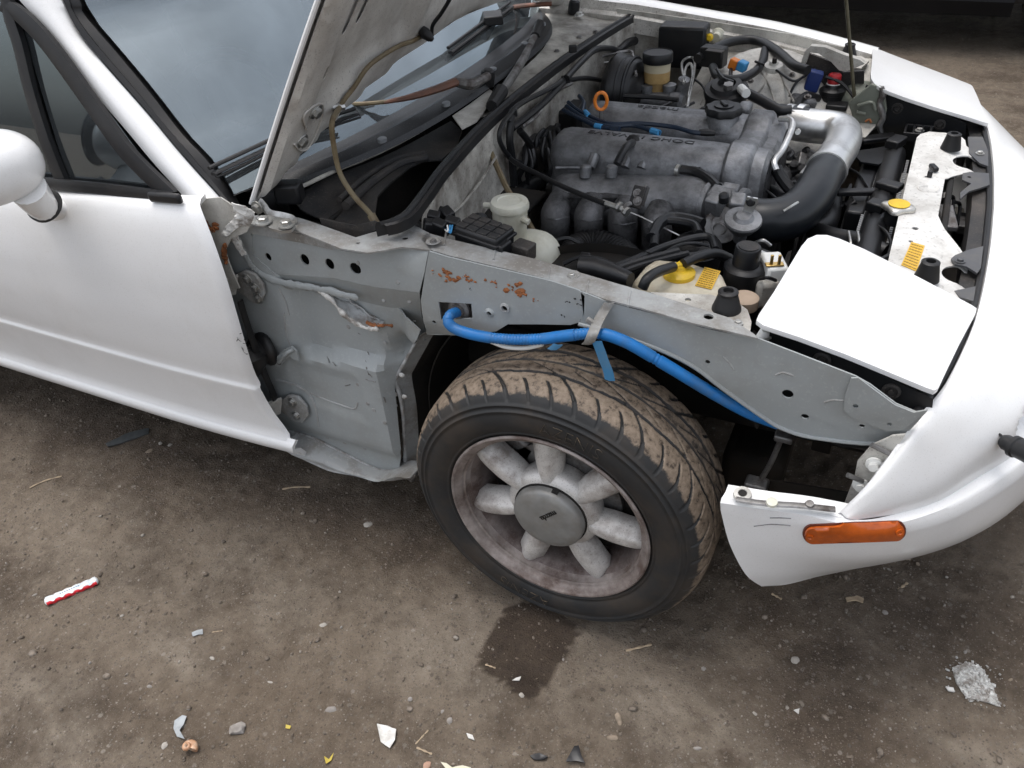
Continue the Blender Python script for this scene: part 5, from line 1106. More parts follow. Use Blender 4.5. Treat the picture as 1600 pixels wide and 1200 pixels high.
# ---------------- intake pipe: aluminium bend and black silicone elbow
PP = [U(1222, 190, z=.655), U(1262, 196, z=.655), U(1298, 200, z=.655), U(1317, 208, z=.655), U(1316, 226, z=.655), U(1300, 252, z=.655), U(1288, 272, z=.652)]
ip = tube('intake_pipe', PP, .0385, ALU, P, n=26, k=8)
SP = [U(1291, 266, z=.652), U(1281, 284, z=.650), U(1268, 308, z=.640), U(1245, 332, z=.630), U(1215, 344, z=.625), U(1180, 344, z=.625), U(1155, 334, z=.625)]
sp = tube('silicone_elbow', SP, [.0405, .041, .0425, .044, .044, .043, .042], SILI, P, n=26, k=8)
a = U(1284, 279, z=.651); b = U(1291, 266, z=.652); lathe('hose_clamp', [(.0385, -.009), (.0432, -.008), (.0432, .006), (.0385, .007)], b, (b-a), ALU, ip, n=30); tube('clamp_screw', [U(1252, 274, z=.665), U(1262, 262, z=.668)], .006, ZINC, ip, n=8, k=1)
q0, q1 = U(1255, 194, z=.655), U(1238, 191, z=.655)
tube('silicone_joiner', [U(1215, 189, z=.655), U(1262, 195, z=.655)], .0395, SILI, ip, n=24, k=1)
for px, w in ((1232, .008), (1250, .008)): lathe('hose_clamp', [(.0405, -w), (.0418, -w*.9), (.0418, w*.9), (.0405, w)], U(px, 191, z=.655), (q0-q1), ALU, ip, n=30)
lathe('clamp_screw', [(.006, 0), (.006, .03), (0, .03)], U(1247, 205, z=.69), (.1, -1, .3), ZINC, ip, n=8)
tube('hose_clip', [U(1224, 330, z=.672), U(1237, 322, z=.678), U(1247, 316, z=.68)], .0025, ZINC, sp, n=6)
tube('coolant_pipe', [U(1218, 186, z=.715), U(1234, 187, z=.72), U(1238, 198, z=.715), U(1224, 232, z=.695), U(1210, 252, z=.685), U(1213, 266, z=.672)], .0066, ALU, eng, n=10); tube('coolant_hose', [U(1212, 262, z=.66), U(1222, 280, z=.64), U(1238, 300, z=.62)], .013, HOSE, eng, n=10)
tube('coolant_hose', [U(*p, z=.60) for p in ((1165, 300), (1190, 296), (1215, 306), (1225, 318))], .016, HOSE, eng, n=12)
# clutter at the front of the engine: alternator, brackets, belt
for k in range(22):
    c = U(RNG.uniform(1215, 1275), RNG.uniform(225, 300), z=RNG.uniform(.52, .60)); box('bracket', c, RNG.uniform(.012, .035, 3), STEEL, eng, R=rot(*RNG.uniform(-40, 40, 3)), bev=.003)
for px, py, z_ in ((1232, 240, .60), (1250, 248, .59), (1262, 240, .58), (1240, 262, .58), (1256, 268, .58)): lathe('engine_fitting', [(.014, -.03), (.014, 0), (.010, .004), (.010, .014), (0, .014)], U(px, py, z=z_), (RNG.normal(0, .4), -.5, 1), CASTD, eng, n=10)
lathe('alternator', [(.0, -.07), (.055, -.07), (.065, -.06), (.065, .03), (.05, .05), (.03, .06), (0, .06)], (.20, .20, .50), (1, 0, 0), CASTD, eng, n=28)
lathe('crank_pulley', [(.07, -.02), (.075, -.01), (.06, 0), (.075, .01), (.07, .02), (0, .02)], (.26, .04, .36), (1, 0, 0), STEEL, eng, n=30)
tube('drive_belt', [(.26, .04+.076*math.cos(t), .36+.076*math.sin(t)) if math.sin(t) < .2 else (.26, .10+.10*math.cos(t), .42+.10*math.sin(t)) for t in np.linspace(0, 2*math.pi, 24)], .006, RUB, eng, n=6, k=2)
# ---------------- near side: coolant bottle, solenoid, relay
def rbox(name, quad, z0, z1, matl, parent, bev=.012, seg=3, dome=.0):
    top = [U(*q, z=z1) for q in quad]; bot = [np.array([p[0], p[1], z0]) for p in top]; n_ = len(quad)
    v = bot+top; f = [tuple(range(n_))[::-1], tuple(range(n_, 2*n_))]+[(i, (i+1) % n_, n_+(i+1) % n_, n_+i) for i in range(n_)]
    return mk(name, v, f, matl, parent, bev=bev, seg=seg)
cb_ = rbox('coolant_bottle', [(985, 440), (1008, 412), (1024, 402), (1080, 408), (1130, 424), (1138, 444), (1128, 466), (1090, 476), (1040, 470)], .60, .675, TAN, P)
yc = U(1061, 428, z=.678)
lathe('bottle_cap', [(.026, -.008), (.027, -.004), (.027, .004), (.022, .008), (.012, .010), (.010, .016), (0, .016)], yc, (0, 0, 1), YEL, cb_, n=30); tube('cap_nipple', [yc+np.array([-.005, -.004, .014]), yc+np.array([.010, .014, .018])], .007, YEL, cb_, n=10, k=1)
tube('overflow_hose', [U(1004, 450, z=.70), U(1012, 435, z=.715), U(1030, 424, z=.712), U(1052, 417, z=.70)], .0085, HOSE, cb_, n=12); tube('overflow_hose', [U(1068, 412, z=.70), U(1090, 402, z=.70), U(1118, 396, z=.69), U(1140, 404, z=.67)], .0085, HOSE, cb_, n=12)
LBL = mat('yellow_label', (.70, .43, .05), .5, var=.06, dirt=srgb(170, 130, 50), damt=.4, dscale=60)
sheet('caution_label', 'z', [(1101, 417), (1126, 424), (1112, 452), (1086, 446)], .6765, LBL, cb_, th=.0008, st=.02)
# white rubber-stop bracket on the rail
wb = sheet('stop_bracket', 'z', [(1015, 458), (1060, 460), (1110, 462), (1150, 472), (1168, 486), (1174, 505), (1172, 520), (1140, 506), (1090, 484), (1040, 468)], .700, WDIRT, P, th=.004, st=.02, holes=[(1075, 470, .005)])
lathe('bump_stop', [(.022, 0), (.0215, .004), (.020, .008), (.0145, .026), (.0152, .028), (.0152, .031), (.012, .033), (.008, .033), (.007, .027), (0, .027)], U(1135, 483, z=.702), (0, 0, 1), RUB, wb, n=26)
lathe('tan_plug', [(.022, -.01), (.022, .006), (.016, .010), (0, .010)], U(1163, 470, z=.69), (0, 0, 1), mat('tan_rubber', srgb(165, 145, 125), .6), wb, n=20); bolt('stop_screw', U(1153, 505, z=.704), (0, 0, 1), .005, ZINC, wb)
sol = U(1162, 428, z=.66)
so_ = lathe('solenoid', [(.034, -.14), (.034, .0), (.035, .004), (.035, .014), (.030, .018), (.0225, .020), (.0215, .050), (.020, .053), (0, .053)], sol, (.05, .0, 1), BLK, P, n=34)
lathe('solenoid_disc', [(.017, .053), (.017, .0545), (0, .0545)], sol, (.05, 0, 1), BLKD, so_, n=24)
rl = MB(); cR = U(1207, 428, z=.66); RR = rot(25, 0, 0)
rl = box('relay_block', cR, (.035, .06, .055), GASK, P, R=RR, bev=.005)
box('relay_foot', U(1196, 452, z=.64), (.04, .05, .05), WDIRT, rl, R=RR, bev=.008); box('relay_plate', U(1210, 413, z=.69), (.03, .012, .003), GOLD, rl, R=RR, bev=.001)
for px in (1206, 1218): box('relay_prong', U(px, 406, z=.70), (.005, .004, .018), GOLD, rl, R=RR, bev=.001)
tube('relay_band', [U(1188, 436, z=.67), U(1200, 434, z=.685), U(1212, 438, z=.67)], .003, RUB, rl, n=6)
box('connector_plate', U(1191, 394, z=.62), (.04, .022, .004), BLK, P, R=rot(-25, 0, 0)); box('connector_frame', U(1191, 394, z=.624), (.026, .008, .003), ZINC, P, R=rot(-25, 0, 0), bev=.001); tube('connector_hoop', [U(1180, 380, z=.62), U(1192, 376, z=.63), U(1204, 384, z=.62)], .004, ZINC, P, n=8)
# ---------------- far side loom, connectors, red-capped valve
tube('main_loom', [U(*p, z=.73) for p in ((1090, 92), (1112, 78), (1140, 66), (1170, 62), (1195, 68), (1222, 86), (1240, 102), (1262, 110))], .012, HOSE, P, n=12)
tube('main_loom', [U(*p, z=.72) for p in ((1195, 78), (1192, 95), (1182, 110), (1160, 122), (1135, 124), (1120, 118), (1114, 105))], .011, HOSE, P, n=12)
box('fuse_holder', U(1115, 88, z=.73), (.065, .04, .05), BLK, P, R=rot(-10, 0, 0), bev=.005); box('holder_label', U(1117, 79, z=.758), (.045, .022, .002), BLKD, P, R=rot(-10, 0, 0))
oc_ = box('orange_connector', U(1147, 100, z=.735), (.022, .022, .026), ORNG, P, R=rot(-15, 15, 0)); box('blue_connector', U(1160, 103, z=.735), (.022, .024, .024), LBLUE, P, R=rot(-15, 15, 0))
tube('connector_wire', [U(1143, 106, z=.725), U(1142, 118, z=.72), U(1152, 132, z=.71), U(1160, 140, z=.70)], .005, HOSE, oc_, n=8)
tube('white_clip', [U(1158, 138, z=.715), U(1166, 146, z=.715)], .011, GASK, P, n=10, k=1); tube('far_hose', [U(1163, 143, z=.71), U(1190, 157, z=.70), U(1218, 172, z=.69), U(1236, 172, z=.69)], .012, HOSE, P, n=12)
bcx = U(1271, 126, z=.69); box('dark_blue_connector', bcx, (.035, .026, .05), mat('navy_plastic', (.012, .03, .14), .4), P, R=rot(10, 12, 0), bev=.004)
tube('sensor_wire', [U(1275, 107, z=.71), U(1262, 116, z=.70), U(1245, 128, z=.69), U(1232, 152, z=.66)], .0035, HOSE, P, n=6)
rc = U(1296, 168, z=.62)
rv = lathe('canister', [(.030, -.08), (.030, .035), (.032, .036), (.032, .046), (.026, .050), (.020, .052), (.018, .060)], rc, (0, 0, 1), BLK, P, n=28); lathe('red_cap', [(.016, .058), (.0165, .080), (.014, .084), (0, .084)], rc, (0, 0, 1), REDP, rv, n=14); lathe('cap_collar', [(.017, .056), (.0175, .060), (.016, .062)], rc, (0, 0, 1), GASK, rv, n=20)
box('canister_bracket', U(1308, 165, z=.64), (.05, .04, .012), BLK, rv); box('valve_body', U(1252, 166, z=.64), (.06, .05, .05), CASTD, P, R=rot(20, 10, 0), bev=.008); tube('valve_pipe', [U(1240, 170, z=.66), U(1258, 150, z=.67), U(1278, 154, z=.65)], .010, HOSE, P)
# headlight motor housing on the far side (grey-green)
GG = mat('motor_housing', srgb(118, 122, 112), .5, .2, dirt=srgb(70, 66, 58), damt=.5, dscale=14)
hmt = mk('headlight_motor', *ellip(U(1352, 178, z=.60), (.085, .06, .075), R=rot(10, 10, 0), sq=.7), GG, P, weld=True, smooth=60)
sheet('motor_flange', 'y', [(1325, 160), (1362, 130), (1382, 136), (1386, 170), (1380, 196), (1360, 205), (1335, 190)], .40, GG, hmt, th=.01, st=.03, bev=.003)
tube('motor_rib', [U(1340, 165, y=.39), U(1362, 160, y=.39), U(1368, 172, y=.39)], .004, GG, hmt); tube('motor_rib', [U(1338, 175, y=.39), U(1352, 178, y=.39)], .004, GG, hmt)
tube('motor_lever', [U(1352, 190, y=.38), U(1358, 187, y=.38), U(1361, 192, y=.38)], .003, RUST, hmt, n=6); tube('motor_hose', [U(*p, z=.56) for p in ((1340, 200), (1358, 206), (1366, 218), (1352, 228))], .014, HOSE, hmt, n=10)
tube('motor_loom', [U(1377+3*math.sin(k*2.1), 136+k*12, y=.392) for k in range(7)], [.006, .008, .006, .008, .007, .008, .005], STEEL, hmt, n=8)
for k in range(0): lathe('bead', [(.0, -.006), (.007, -.004), (.008, .002), (0, .007)], U(1379+2*math.sin(k), 138+k*11, y=.395), (.3, -1, .3), CREAM, hmt, n=8)
# ================================================================== headlight lids, nose and bumper
LRI, LFI, LRO, LFO = np.array([.316, -.415, .722]), np.array([.597, -.41, .634]), np.array([.297, -.687, .712]), np.array([.547, -.676, .645])
# lid surface: bilinear sheet z(x,y) with a slight crown
A_ls = np.array([[1, p[0], p[1]] for p in (LRI, LFI, LRO, LFO)]); cz, cx, cy = np.linalg.lstsq(A_ls, np.array([p[2] for p in (LRI, LFI, LRO, LFO)]), rcond=None)[0]
def lidz(x, y): return cz+cx*x+cy*y+.008*max(0, 1-((x-.44)/.16)**2)*max(0, 1-((y+.55)/.15)**2)
LPX = [(1182, 500), (1186, 491), (1210, 455), (1240, 405), (1252, 385), (1262, 373), (1276, 367), (1292, 367), (1312, 373), (1350, 389), (1400, 414), (1460, 446), (1519, 477), (1526, 482), (1524, 490), (1500, 535), (1466, 606), (1460, 610), (1448, 606), (1400, 586), (1320, 553), (1250, 527), (1192, 508)]
L2 = [US(px, py, 2, lidz)[:2] for px, py in LPX]
def make_lid(sy):
    V2, F = cdt(L2, (), .025); top = [np.array([p[0], p[1]*1., lidz(*p)]) for p in V2]
    D = dens(L2, .025); n_ = len(D); c0 = np.mean(D, 0)
    ring = [[np.array([p[0]+(c0[0]-p[0])*k*.03, p[1]+(c0[1]-p[1])*k*.03, lidz(*p)-dz]) for p in D] for k, dz in ((.0, .0), (-.02, .0015), (-.02, .006), (.08, .008), (.6, .008))]
    v = top+[p for r in ring for p in r]; f = list(F); b = len(top)
    for i in range(4):
        for j in range(n_): f.append((b+i*n_+j, b+i*n_+(j+1) % n_, b+(i+1)*n_+(j+1) % n_, b+(i+1)*n_+j))
    v = [p*np.array([1, sy, 1]) for p in v]
    return mk('headlight_lid', v, f, WHITE, P, smooth=50, weld=True)
ld = make_lid(1); lf = make_lid(-1)
for s, l_ in ((1, ld), (-1, lf)):
    # black side shroud under the lid with its screws
    for yy, nm in ((-.665, 'lid_shroud'), (-.425, 'lid_shroud')):
        v = [np.array([x, yy*s, z]) for x, z in ((.315, lidz(.315, yy)-.018), (.43, lidz(.43, yy)-.016), (.55, lidz(.55, yy)-.018), (.565, .53), (.45, .50), (.33, .52))]
        mk(nm, v, [tuple(range(6))], BLK, l_, solid=.008)
        for x, z in ((.395, .655), (.495, .625)):
            lathe('shroud_screw', [(.013, 0), (.013, .003), (.009, .004), (.008, .001), (.004, .001), (.004, .006), (0, .006)], (x, yy*s+(-.004 if yy*s < 0 and yy < -.6 else .004 if yy*s > 0 and yy < -.6 else (.004 if s > 0 else -.004)), z), (0, -1 if (yy < -.6) == (s > 0) else 1, 0), BLKD, l_, n=18)
    box('headlight_pod', (.45, -.545*s, .545), (.24, .23, .12), BLKD, l_, bev=.02)
sheet('lid_hinge_plate', 'y', [(1178, 530), (1192, 514), (1210, 516), (1216, 534), (1200, 545)], -.655, ZINC, P, th=.004, holes=[(1199, 512, .003)] if False else ())
sheet('lid_hinge_foot', 'z', [(1175, 535), (1190, 512), (1212, 516), (1222, 530), (1205, 528), (1186, 534)], .675, ZINC, P, th=.004, st=.02)
tube('lid_link', [U(1410, 622, z=.60), U(1435, 616, z=.60), U(1458, 612, z=.60)], .012, GREYD, P, n=10); box('lid_link_clip', U(1437, 634, z=.58), (.03, .03, .025), GASK, P, bev=.008)
# ---- nose: lofted around the front, row by row (half outline mirrored)
def xnose(y, row):
    return 0
def half(pts, n=9): return catmull([np.array(p, float) for p in pts], n)
# rows from the hood gap down to the lower edge, each from near side (y<0) to the centre
G0 = [(.470, -.772, .462), (.500, -.752, .520), (.524, -.716, .572), (.544, -.680, .606), (.572, -.60, .618), (.602, -.42, .624), (.616, -.2, .627), (.620, 0, .628)]
G1 = [(.474, -.774, .460), (.506, -.756, .518), (.532, -.724, .570), (.556, -.684, .600), (.590, -.60, .611), (.625, -.42, .616), (.642, -.2, .618), (.647, 0, .619)]
G2 = [(.480, -.776, .459), (.520, -.756, .505), (.556, -.722, .540), (.590, -.674, .562), (.632, -.585, .578), (.682, -.41, .585), (.708, -.2, .588), (.714, 0, .589)]
G3 = [(.488, -.774, .458), (.534, -.752, .485), (.580, -.715, .505), (.622, -.660, .520), (.680, -.565, .530), (.750, -.395, .536), (.785, -.2, .538), (.795, 0, .539)]
G4 = [(.492, -.772, .4565), (.545, -.742, .462), (.596, -.700, .468), (.640, -.640, .473), (.702, -.545, .476), (.776, -.380, .480), (.815, -.19, .482), (.825, 0, .482)]
ns_rows = []
for G in (G0, G1, G2, G3, G4):
    h = half(G, 18); ns_rows.append(h+[p*np.array([1, -1, 1]) for p in h[::-1][1:]])
def rowinterp(rows, n):
    out = []; R_ = [np.array(r) for r in rows]
    for i in range(len(R_)-1):
        a = R_[max(i-1, 0)]; b = R_[i]; c = R_[i+1]; d = R_[min(i+2, len(R_)-1)]
        for k in range(n):
            t = k/n; out.append(.5*((2*b)+(c-a)*t+(2*a-5*b+4*c-d)*t*t+(3*b-a-3*c+d)*t**3))
    out.append(R_[-1]); return out
NR = rowinterp(ns_rows, 9)
# recess for the turn signal, pressed into the nose on each side
def dent(p):
    y = abs(p[1]); q = p.copy()
    d = (abs((y-.495)/.070)**2.5+abs((p[2]-.512)/.030)**2.5)**.4
    k = ss(1.0, .78, d)
    q[0] -= .018*k; q[1] *= 1-.055*k
    return q
NR = [[dent(p) for p in r] for r in NR]
lipback = [[p+np.array([-.012, 0, -.004]) for p in NR[0]], [p+np.array([-.013, 0, -.03]) for p in NR[0]]]
nose = grid('nose_panel', [lipback[1], [p+np.array([-.004, 0, -.001]) for p in NR[0]]]+NR, WHITE, P, smooth=50)
# bumper: step, face, lower lip; it runs back to the wheel arch
B0 = [(.300, -.806, .462), (.36, -.795, .460), (.42, -.781, .458), (.492, -.772, .4565), (.545, -.742, .462), (.596, -.700, .468), (.640, -.640, .473), (.702, -.545, .476), (.776, -.380, .480), (.815, -.19, .482), (.825, 0, .482)]
def off(G, dn, dz, shrink=0): 
    return [(x+dn*.5, y-dn*(1 if i < 6 else .5), z+dz) for i, (x, y, z) in enumerate(G)]
B1 = [(.300, -.812, .456), (.36, -.801, .455), (.42, -.788, .454), (.494, -.780, .4515), (.552, -.752, .456), (.604, -.708, .462), (.652, -.648, .466), (.712, -.552, .468), (.788, -.385, .471), (.828, -.19, .473), (.838, 0, .473)]
B2 = [(.302, -.812, .440), (.362, -.802, .439), (.422, -.790, .438), (.496, -.781, .437), (.556, -.754, .440), (.610, -.712, .444), (.660, -.652, .448), (.720, -.556, .450), (.796, -.388, .452), (.838, -.19, .453), (.848, 0, .453)]
B3 = [(.322, -.803, .36), (.375, -.792, .36), (.432, -.777, .36), (.500, -.760, .36), (.560, -.730, .36), (.615, -.688, .36), (.668, -.630, .36), (.728, -.538, .36), (.798, -.380, .36), (.836, -.19, .36), (.845, 0, .36)]
B4 = [(.352, -.785, .28), (.400, -.766, .282), (.448, -.742, .284), (.508, -.712, .286), (.566, -.676, .288), (.620, -.634, .290), (.674, -.578, .290), (.734, -.492, .290), (.802, -.352, .290), (.838, -.18, .29), (.846, 0, .29)]
B5 = [(.378, -.758, .230), (.415, -.735, .226), (.460, -.702, .230), (.515, -.664, .234), (.570, -.622, .238), (.622, -.576, .240), (.674, -.520, .242), (.730, -.440, .243), (.792, -.315, .244), (.826, -.16, .245), (.834, 0, .245)]
B6 = [(.396, -.735, .216), (.418, -.710, .218), (.460, -.676, .222), (.512, -.636, .226), (.564, -.592, .230), (.612, -.546, .232), (.660, -.490, .234), (.712, -.412, .235), (.770, -.295, .236), (.802, -.15, .237), (.810, 0, .237)]
br_ = []
for G in (B0, B1, B2, B3, B4, B5, B6):
    h = half(G, 6); br_.append(h+[p*np.array([1, -1, 1]) for p in h[::-1][1:]])
BR = [br_[0], list(np.array(br_[0])*.15+np.array(br_[1])*.85), br_[1], list(np.array(br_[1])*.75+np.array(br_[2])*.25)]+rowinterp(br_[2:6], 6)+[br_[6]]
bumper = grid('bumper', BR, WHITE, P, smooth=40, solid=.005, off=-1)
# flange behind the step where the fender was bolted: studs, clips, edge strip
fla = [np.array(p) for p in B0[:4]]
grid('bumper_flange', [[p+np.array([0, .0, -.002]) for p in catmull(fla, 5)], [p+np.array([0.003, .010, .003]) for p in catmull(fla, 5)], [p+np.array([0.004, .022, .007]) for p in catmull(fla, 5)], [p+np.array([0.004, .024, -.01]) for p in catmull(fla, 5)]], WHITE, bumper, smooth=40, solid=.003)
tube('flange_gasket', [U(*p, z=.471) for p in ((1150, 780), (1180, 785), (1215, 788), (1250, 790), (1305, 796))], .006, STEEL, bumper, n=8, flat=.5)
lathe('flange_hole', [(.014, 0), (.013, .004), (.007, .005), (.006, 0), (0, 0)], U(1160, 773, z=.470), (0, -.2, 1), WDIRT, bumper, n=18); lathe('flange_hole_dark', [(.0062, .0045), (0, .0046)], U(1160, 773, z=.470), (0, -.2, 1), DARK, bumper, n=14)
lathe('flange_clip', [(.009, 0), (.008, .004), (0, .005)], U(1206, 786, z=.474), (0, -.2, 1), CREAM, bumper, n=14); lathe('flange_clip', [(.007, 0), (.006, .003), (0, .004)], U(1265, 788, z=.474), (0, -.2, 1), STEEL, bumper, n=14)
# joint edge of the nose with studs
pl_ = sheet('nose_bracket', 'y', [(1318, 790), (1335, 745), (1340, 720), (1362, 695), (1395, 680), (1415, 678), (1392, 712), (1342, 768), (1316, 797)], -.715, WDIRT, P, th=.004, st=.02)
for a, b in (((1392, 710), (1362, 695)), ((1348, 752), (1324, 742))): tube('fender_stud', [U(*a, y=-.722), U(*b, y=-.730)], .004, STEEL, pl_, n=8, k=1); 
for px, py in ((1366, 724), (1345, 756)): lathe('bracket_nut', [(.012, 0), (.012, .004), (.007, .005), (.007, .012), (0, .012)], U(px, py, y=-.718), (0, -1, 0), GASK, pl_, n=14)
# side marker: amber lens in a dark rim
BV = rows_bvh(BR)
def bsurf(px, py, o=.0):
    p, n_ = hit(BV, px, py); return p+n_*o
def bpatch(name, px, d, matl, parent, edge=.0, st=7):
    """a pad lying on the bumper face: pixels of its outline, d = how far it stands out"""
    V2, F = cdt(px, (), st); D = [np.array(q, float) for q in dens(px, st)]; c0 = np.mean(D, 0); n_ = len(D)
    v = [bsurf(*p, d) for p in V2]; f = list(F); b0 = len(v)
    for k, dd in ((0, d), (-1.2, d-.0025), (-1.2, -.01)):
        v += [bsurf(*(q+(q-c0)/np.linalg.norm(q-c0)*(-k)), dd) for q in D]
    for i in range(2):
        for j in range(n_): f.append((b0+i*n_+j, b0+i*n_+(j+1) % n_, b0+(i+1)*n_+(j+1) % n_, b0+(i+1)*n_+j))
    return mk(name, v, f, matl, parent, smooth=35, weld=True)
def stad(a, b, h, n_=12):
    a = np.array(a, float); b = np.array(b, float); t = (b-a)/np.linalg.norm(b-a); w = np.array([-t[1], t[0]]); o = []
    for c, s0 in ((b, -1), (a, 1)):
        for q in np.linspace(-math.pi/2, math.pi/2, n_): o.append(c+(t*math.cos(q)*(1 if s0 < 0 else -1)+w*math.sin(q)*(1 if s0 < 0 else -1))*h)
    return o
mkr = bpatch('side_marker', stad((1270, 833), (1398, 828), 12.0), .0065, LENS, P)
bpatch('marker_rim', stad((1269, 833), (1400, 828), 14.2), .003, mat('marker_rim', (.10, .02, .008), .4), mkr)
for q in ((1266, 834), (1402, 828)):
    p_, n_ = hit(BV, *q); lathe('marker_screw', [(.006, 0), (.006, .0022), (.003, .0022), (.002, .001), (0, .001)], p_+n_*.0065, n_, LENS, mkr, n=14)
# scuffs on the bumper
for pts in (((1178, 822), (1205, 819), (1235, 821)), ((1203, 809), (1220, 809), (1236, 810))): 
    tube('scuff', [bsurf(*p, .0004) for p in pts], .0009, STEEL, bumper, n=5, k=3)
# turn signal socket hanging in its recess
NV = rows_bvh(NR); t0, tn = hit(NV, 1560, 690); t1 = t0+tn*.02; tdir = U(1596, 712, y=t1[1]-.03)-U(1552, 690, y=t1[1]); tdir /= np.linalg.norm(tdir)
ts = lathe('turn_signal_socket', [(.009, -.016), (.012, -.010), (.012, .0), (.0165, .002), (.0165, .008), (.0145, .010), (.015, .045), (.016, .047), (.016, .070), (0, .070)], t1, tdir, HOSE, P, n=22)
for k in range(2): tube('socket_wire', [t1-tdir*.012+np.array([0, 0, .004*k]), t1-tdir*.024+np.array([0, 0, .008]), t0-tdir*.026+np.array([0, 0, .014])], .0018, RUB, ts, n=6)
# hood-edge weatherstrip on the nose
gl = half(G0[3:], 8); gl = gl+[p*np.array([1, -1, 1]) for p in gl[::-1][1:]]
tube('nose_weatherstrip', [p+np.array([-.012, 0, -.006]) for p in gl[::2]], .006, RUB, P, n=8, k=2)
grid('nose_ledge', [[p+np.array([-.016, 0, -.010]) for p in gl], [p+np.array([-.040, 0, -.014]) for p in gl], [p+np.array([-.042, 0, -.05]) for p in gl]], BLKD, P, smooth=40, solid=.003)
# ---- radiator support
zr = lambda x, y: .632-.008*ss(.515, .535, x)-.02*ss(.56, .60, x)
o_near = [(.452, -.50), (.452, .30), (.458, .325), (.475, .345), (.545, .35), (.552, .335), (.556, .30), (.575, .27), (.606, .25), (.608, .15), (.56, .145), (.535, .12), (.522, .09), (.520, -.09), (.535, -.13), (.565, -.20), (.585, -.235), (.606, -.24), (.606, -.34), (.59, -.42), (.56, -.50), (.53, -.52)]
hF = U(1513, 260, z=.618)[:2]; hN = U(1496, 437, z=.618)[:2]
def ell(c, a, b): return [np.array([c[0]+a*math.cos(t), c[1]+b*math.sin(t)]) for t in np.linspace(0, 2*math.pi, 26, endpoint=False)]
hF = np.array([.557, .19]); 
rs = sheet('radiator_support', 'z', o_near, zr, mat('support_paint', (.70, .69, .66), .4, dirt=srgb(120, 112, 100), damt=.4, dscale=12, speck=srgb(90, 84, 76), samt=.3, sscale=120), P, px=False, th=.003, st=.016,
      holes=[[(US(px, py, 2, zr))[:2] for px, py in [(1513+29*math.cos(t)+6*math.sin(t), 260+11*math.sin(t)+2*math.cos(t)) for t in np.linspace(0, 2*math.pi, 24, endpoint=False)]] if False else ell((.566, .208), .034, .036), ell((.568, -.297), .029, .031), (.485, -.16, .006), (.487, .085, .004), (.482, -.215, .004)])
for s_, px, py in ((1, 1485, 232), (-1, 1447, 436)):
    lathe('bump_stop', [(.021, 0), (.020, .005), (.0150, .028), (.0150, .033), (.012, .035), (.008, .035), (.007, .028), (0, .028)], U(px, py, z=.634), (0, 0, 1), RUB, rs, n=26)
sheet('caution_label', 'z', [(1424, 378), (1445, 384), (1432, 424), (1408, 414)], .6345, LBL, rs, th=.0008, st=.02)
PRINT = mat('label_print', (.30, .19, .03), .5)
def prints(quad, z, rows_, parent):
    q = [U(*c, z=z) for c in quad]; m = MB(); r_ = np.random.default_rng(5)
    for i in range(rows_):
        t = (i+.7)/(rows_+.4); a, b = q[0]*(1-t)+q[3]*t, q[1]*(1-t)+q[2]*t; x = .08
        while x < .88:
            w_ = r_.uniform(.05, .18); w_ = min(w_, .92-x); c = a+(b-a)*(x+w_/2); e = (b-a)/np.linalg.norm(b-a)
            m.box(c, (np.linalg.norm(b-a)*w_, np.linalg.norm(q[3]-q[0])/rows_*.30, .0006), R=np.array([e, np.cross([0, 0, 1], e), [0, 0, 1]]).T); x += w_+.04
    return m.build('label_print', PRINT, parent, bev=0, smooth=0)
prints([(1424, 378), (1445, 384), (1432, 424), (1408, 414)], .6352, 9, rs); prints([(1101, 417), (1126, 424), (1112, 452), (1086, 446)], .6773, 9, cb_)
lathe('support_emboss', [(.022, 0), (.020, .002), (.017, .0005), (0, .0005)], U(1450, 295, z=.633), (0, 0, 1), rs.data.materials[0], rs, n=26)
box('clip', U(1459, 262, z=.64), (.012, .028, .010), BLK, rs, R=rot(25, 0, 0)); box('clip', U(1453, 272, z=.64), (.010, .010, .016), BLK, rs)
# grey brackets between support and nose
GB = mat('bracket_grey', (.09, .092, .098), .5, .2, dirt=srgb(110, 106, 98), damt=.4, dscale=16)
sheet('nose_bracket', 'z', [(1504, 272), (1515, 270), (1545, 272), (1546, 290), (1528, 296), (1514, 300), (1500, 312), (1500, 302), (1517, 288), (1503, 282)], .628, GB, P, th=.004, st=.02, holes=[(1514, 278, .004)])
sheet('nose_bracket', 'z', [(1486, 405), (1492, 400), (1512, 392), (1536, 386), (1532, 420), (1526, 428), (1510, 418), (1492, 414)], .630, GB, P, th=.004, st=.02); bolt('bracket_bolt', U(1500, 408, z=.633), (0, 0, 1), .006, GB, P)
sheet('nose_bracket', 'z', [(1512, 215), (1535, 215), (1545, 240), (1546, 262), (1530, 256), (1514, 240)], .624, GB, P, th=.004, st=.02); bolt('bracket_bolt', U(1531, 240, z=.627), (0, 0, 1), .006, ZINC, P)
sheet('nose_bracket', 'z', [(1490, 456), (1528, 448), (1520, 472), (1500, 466)], .622, GB, P, th=.004, st=.02)
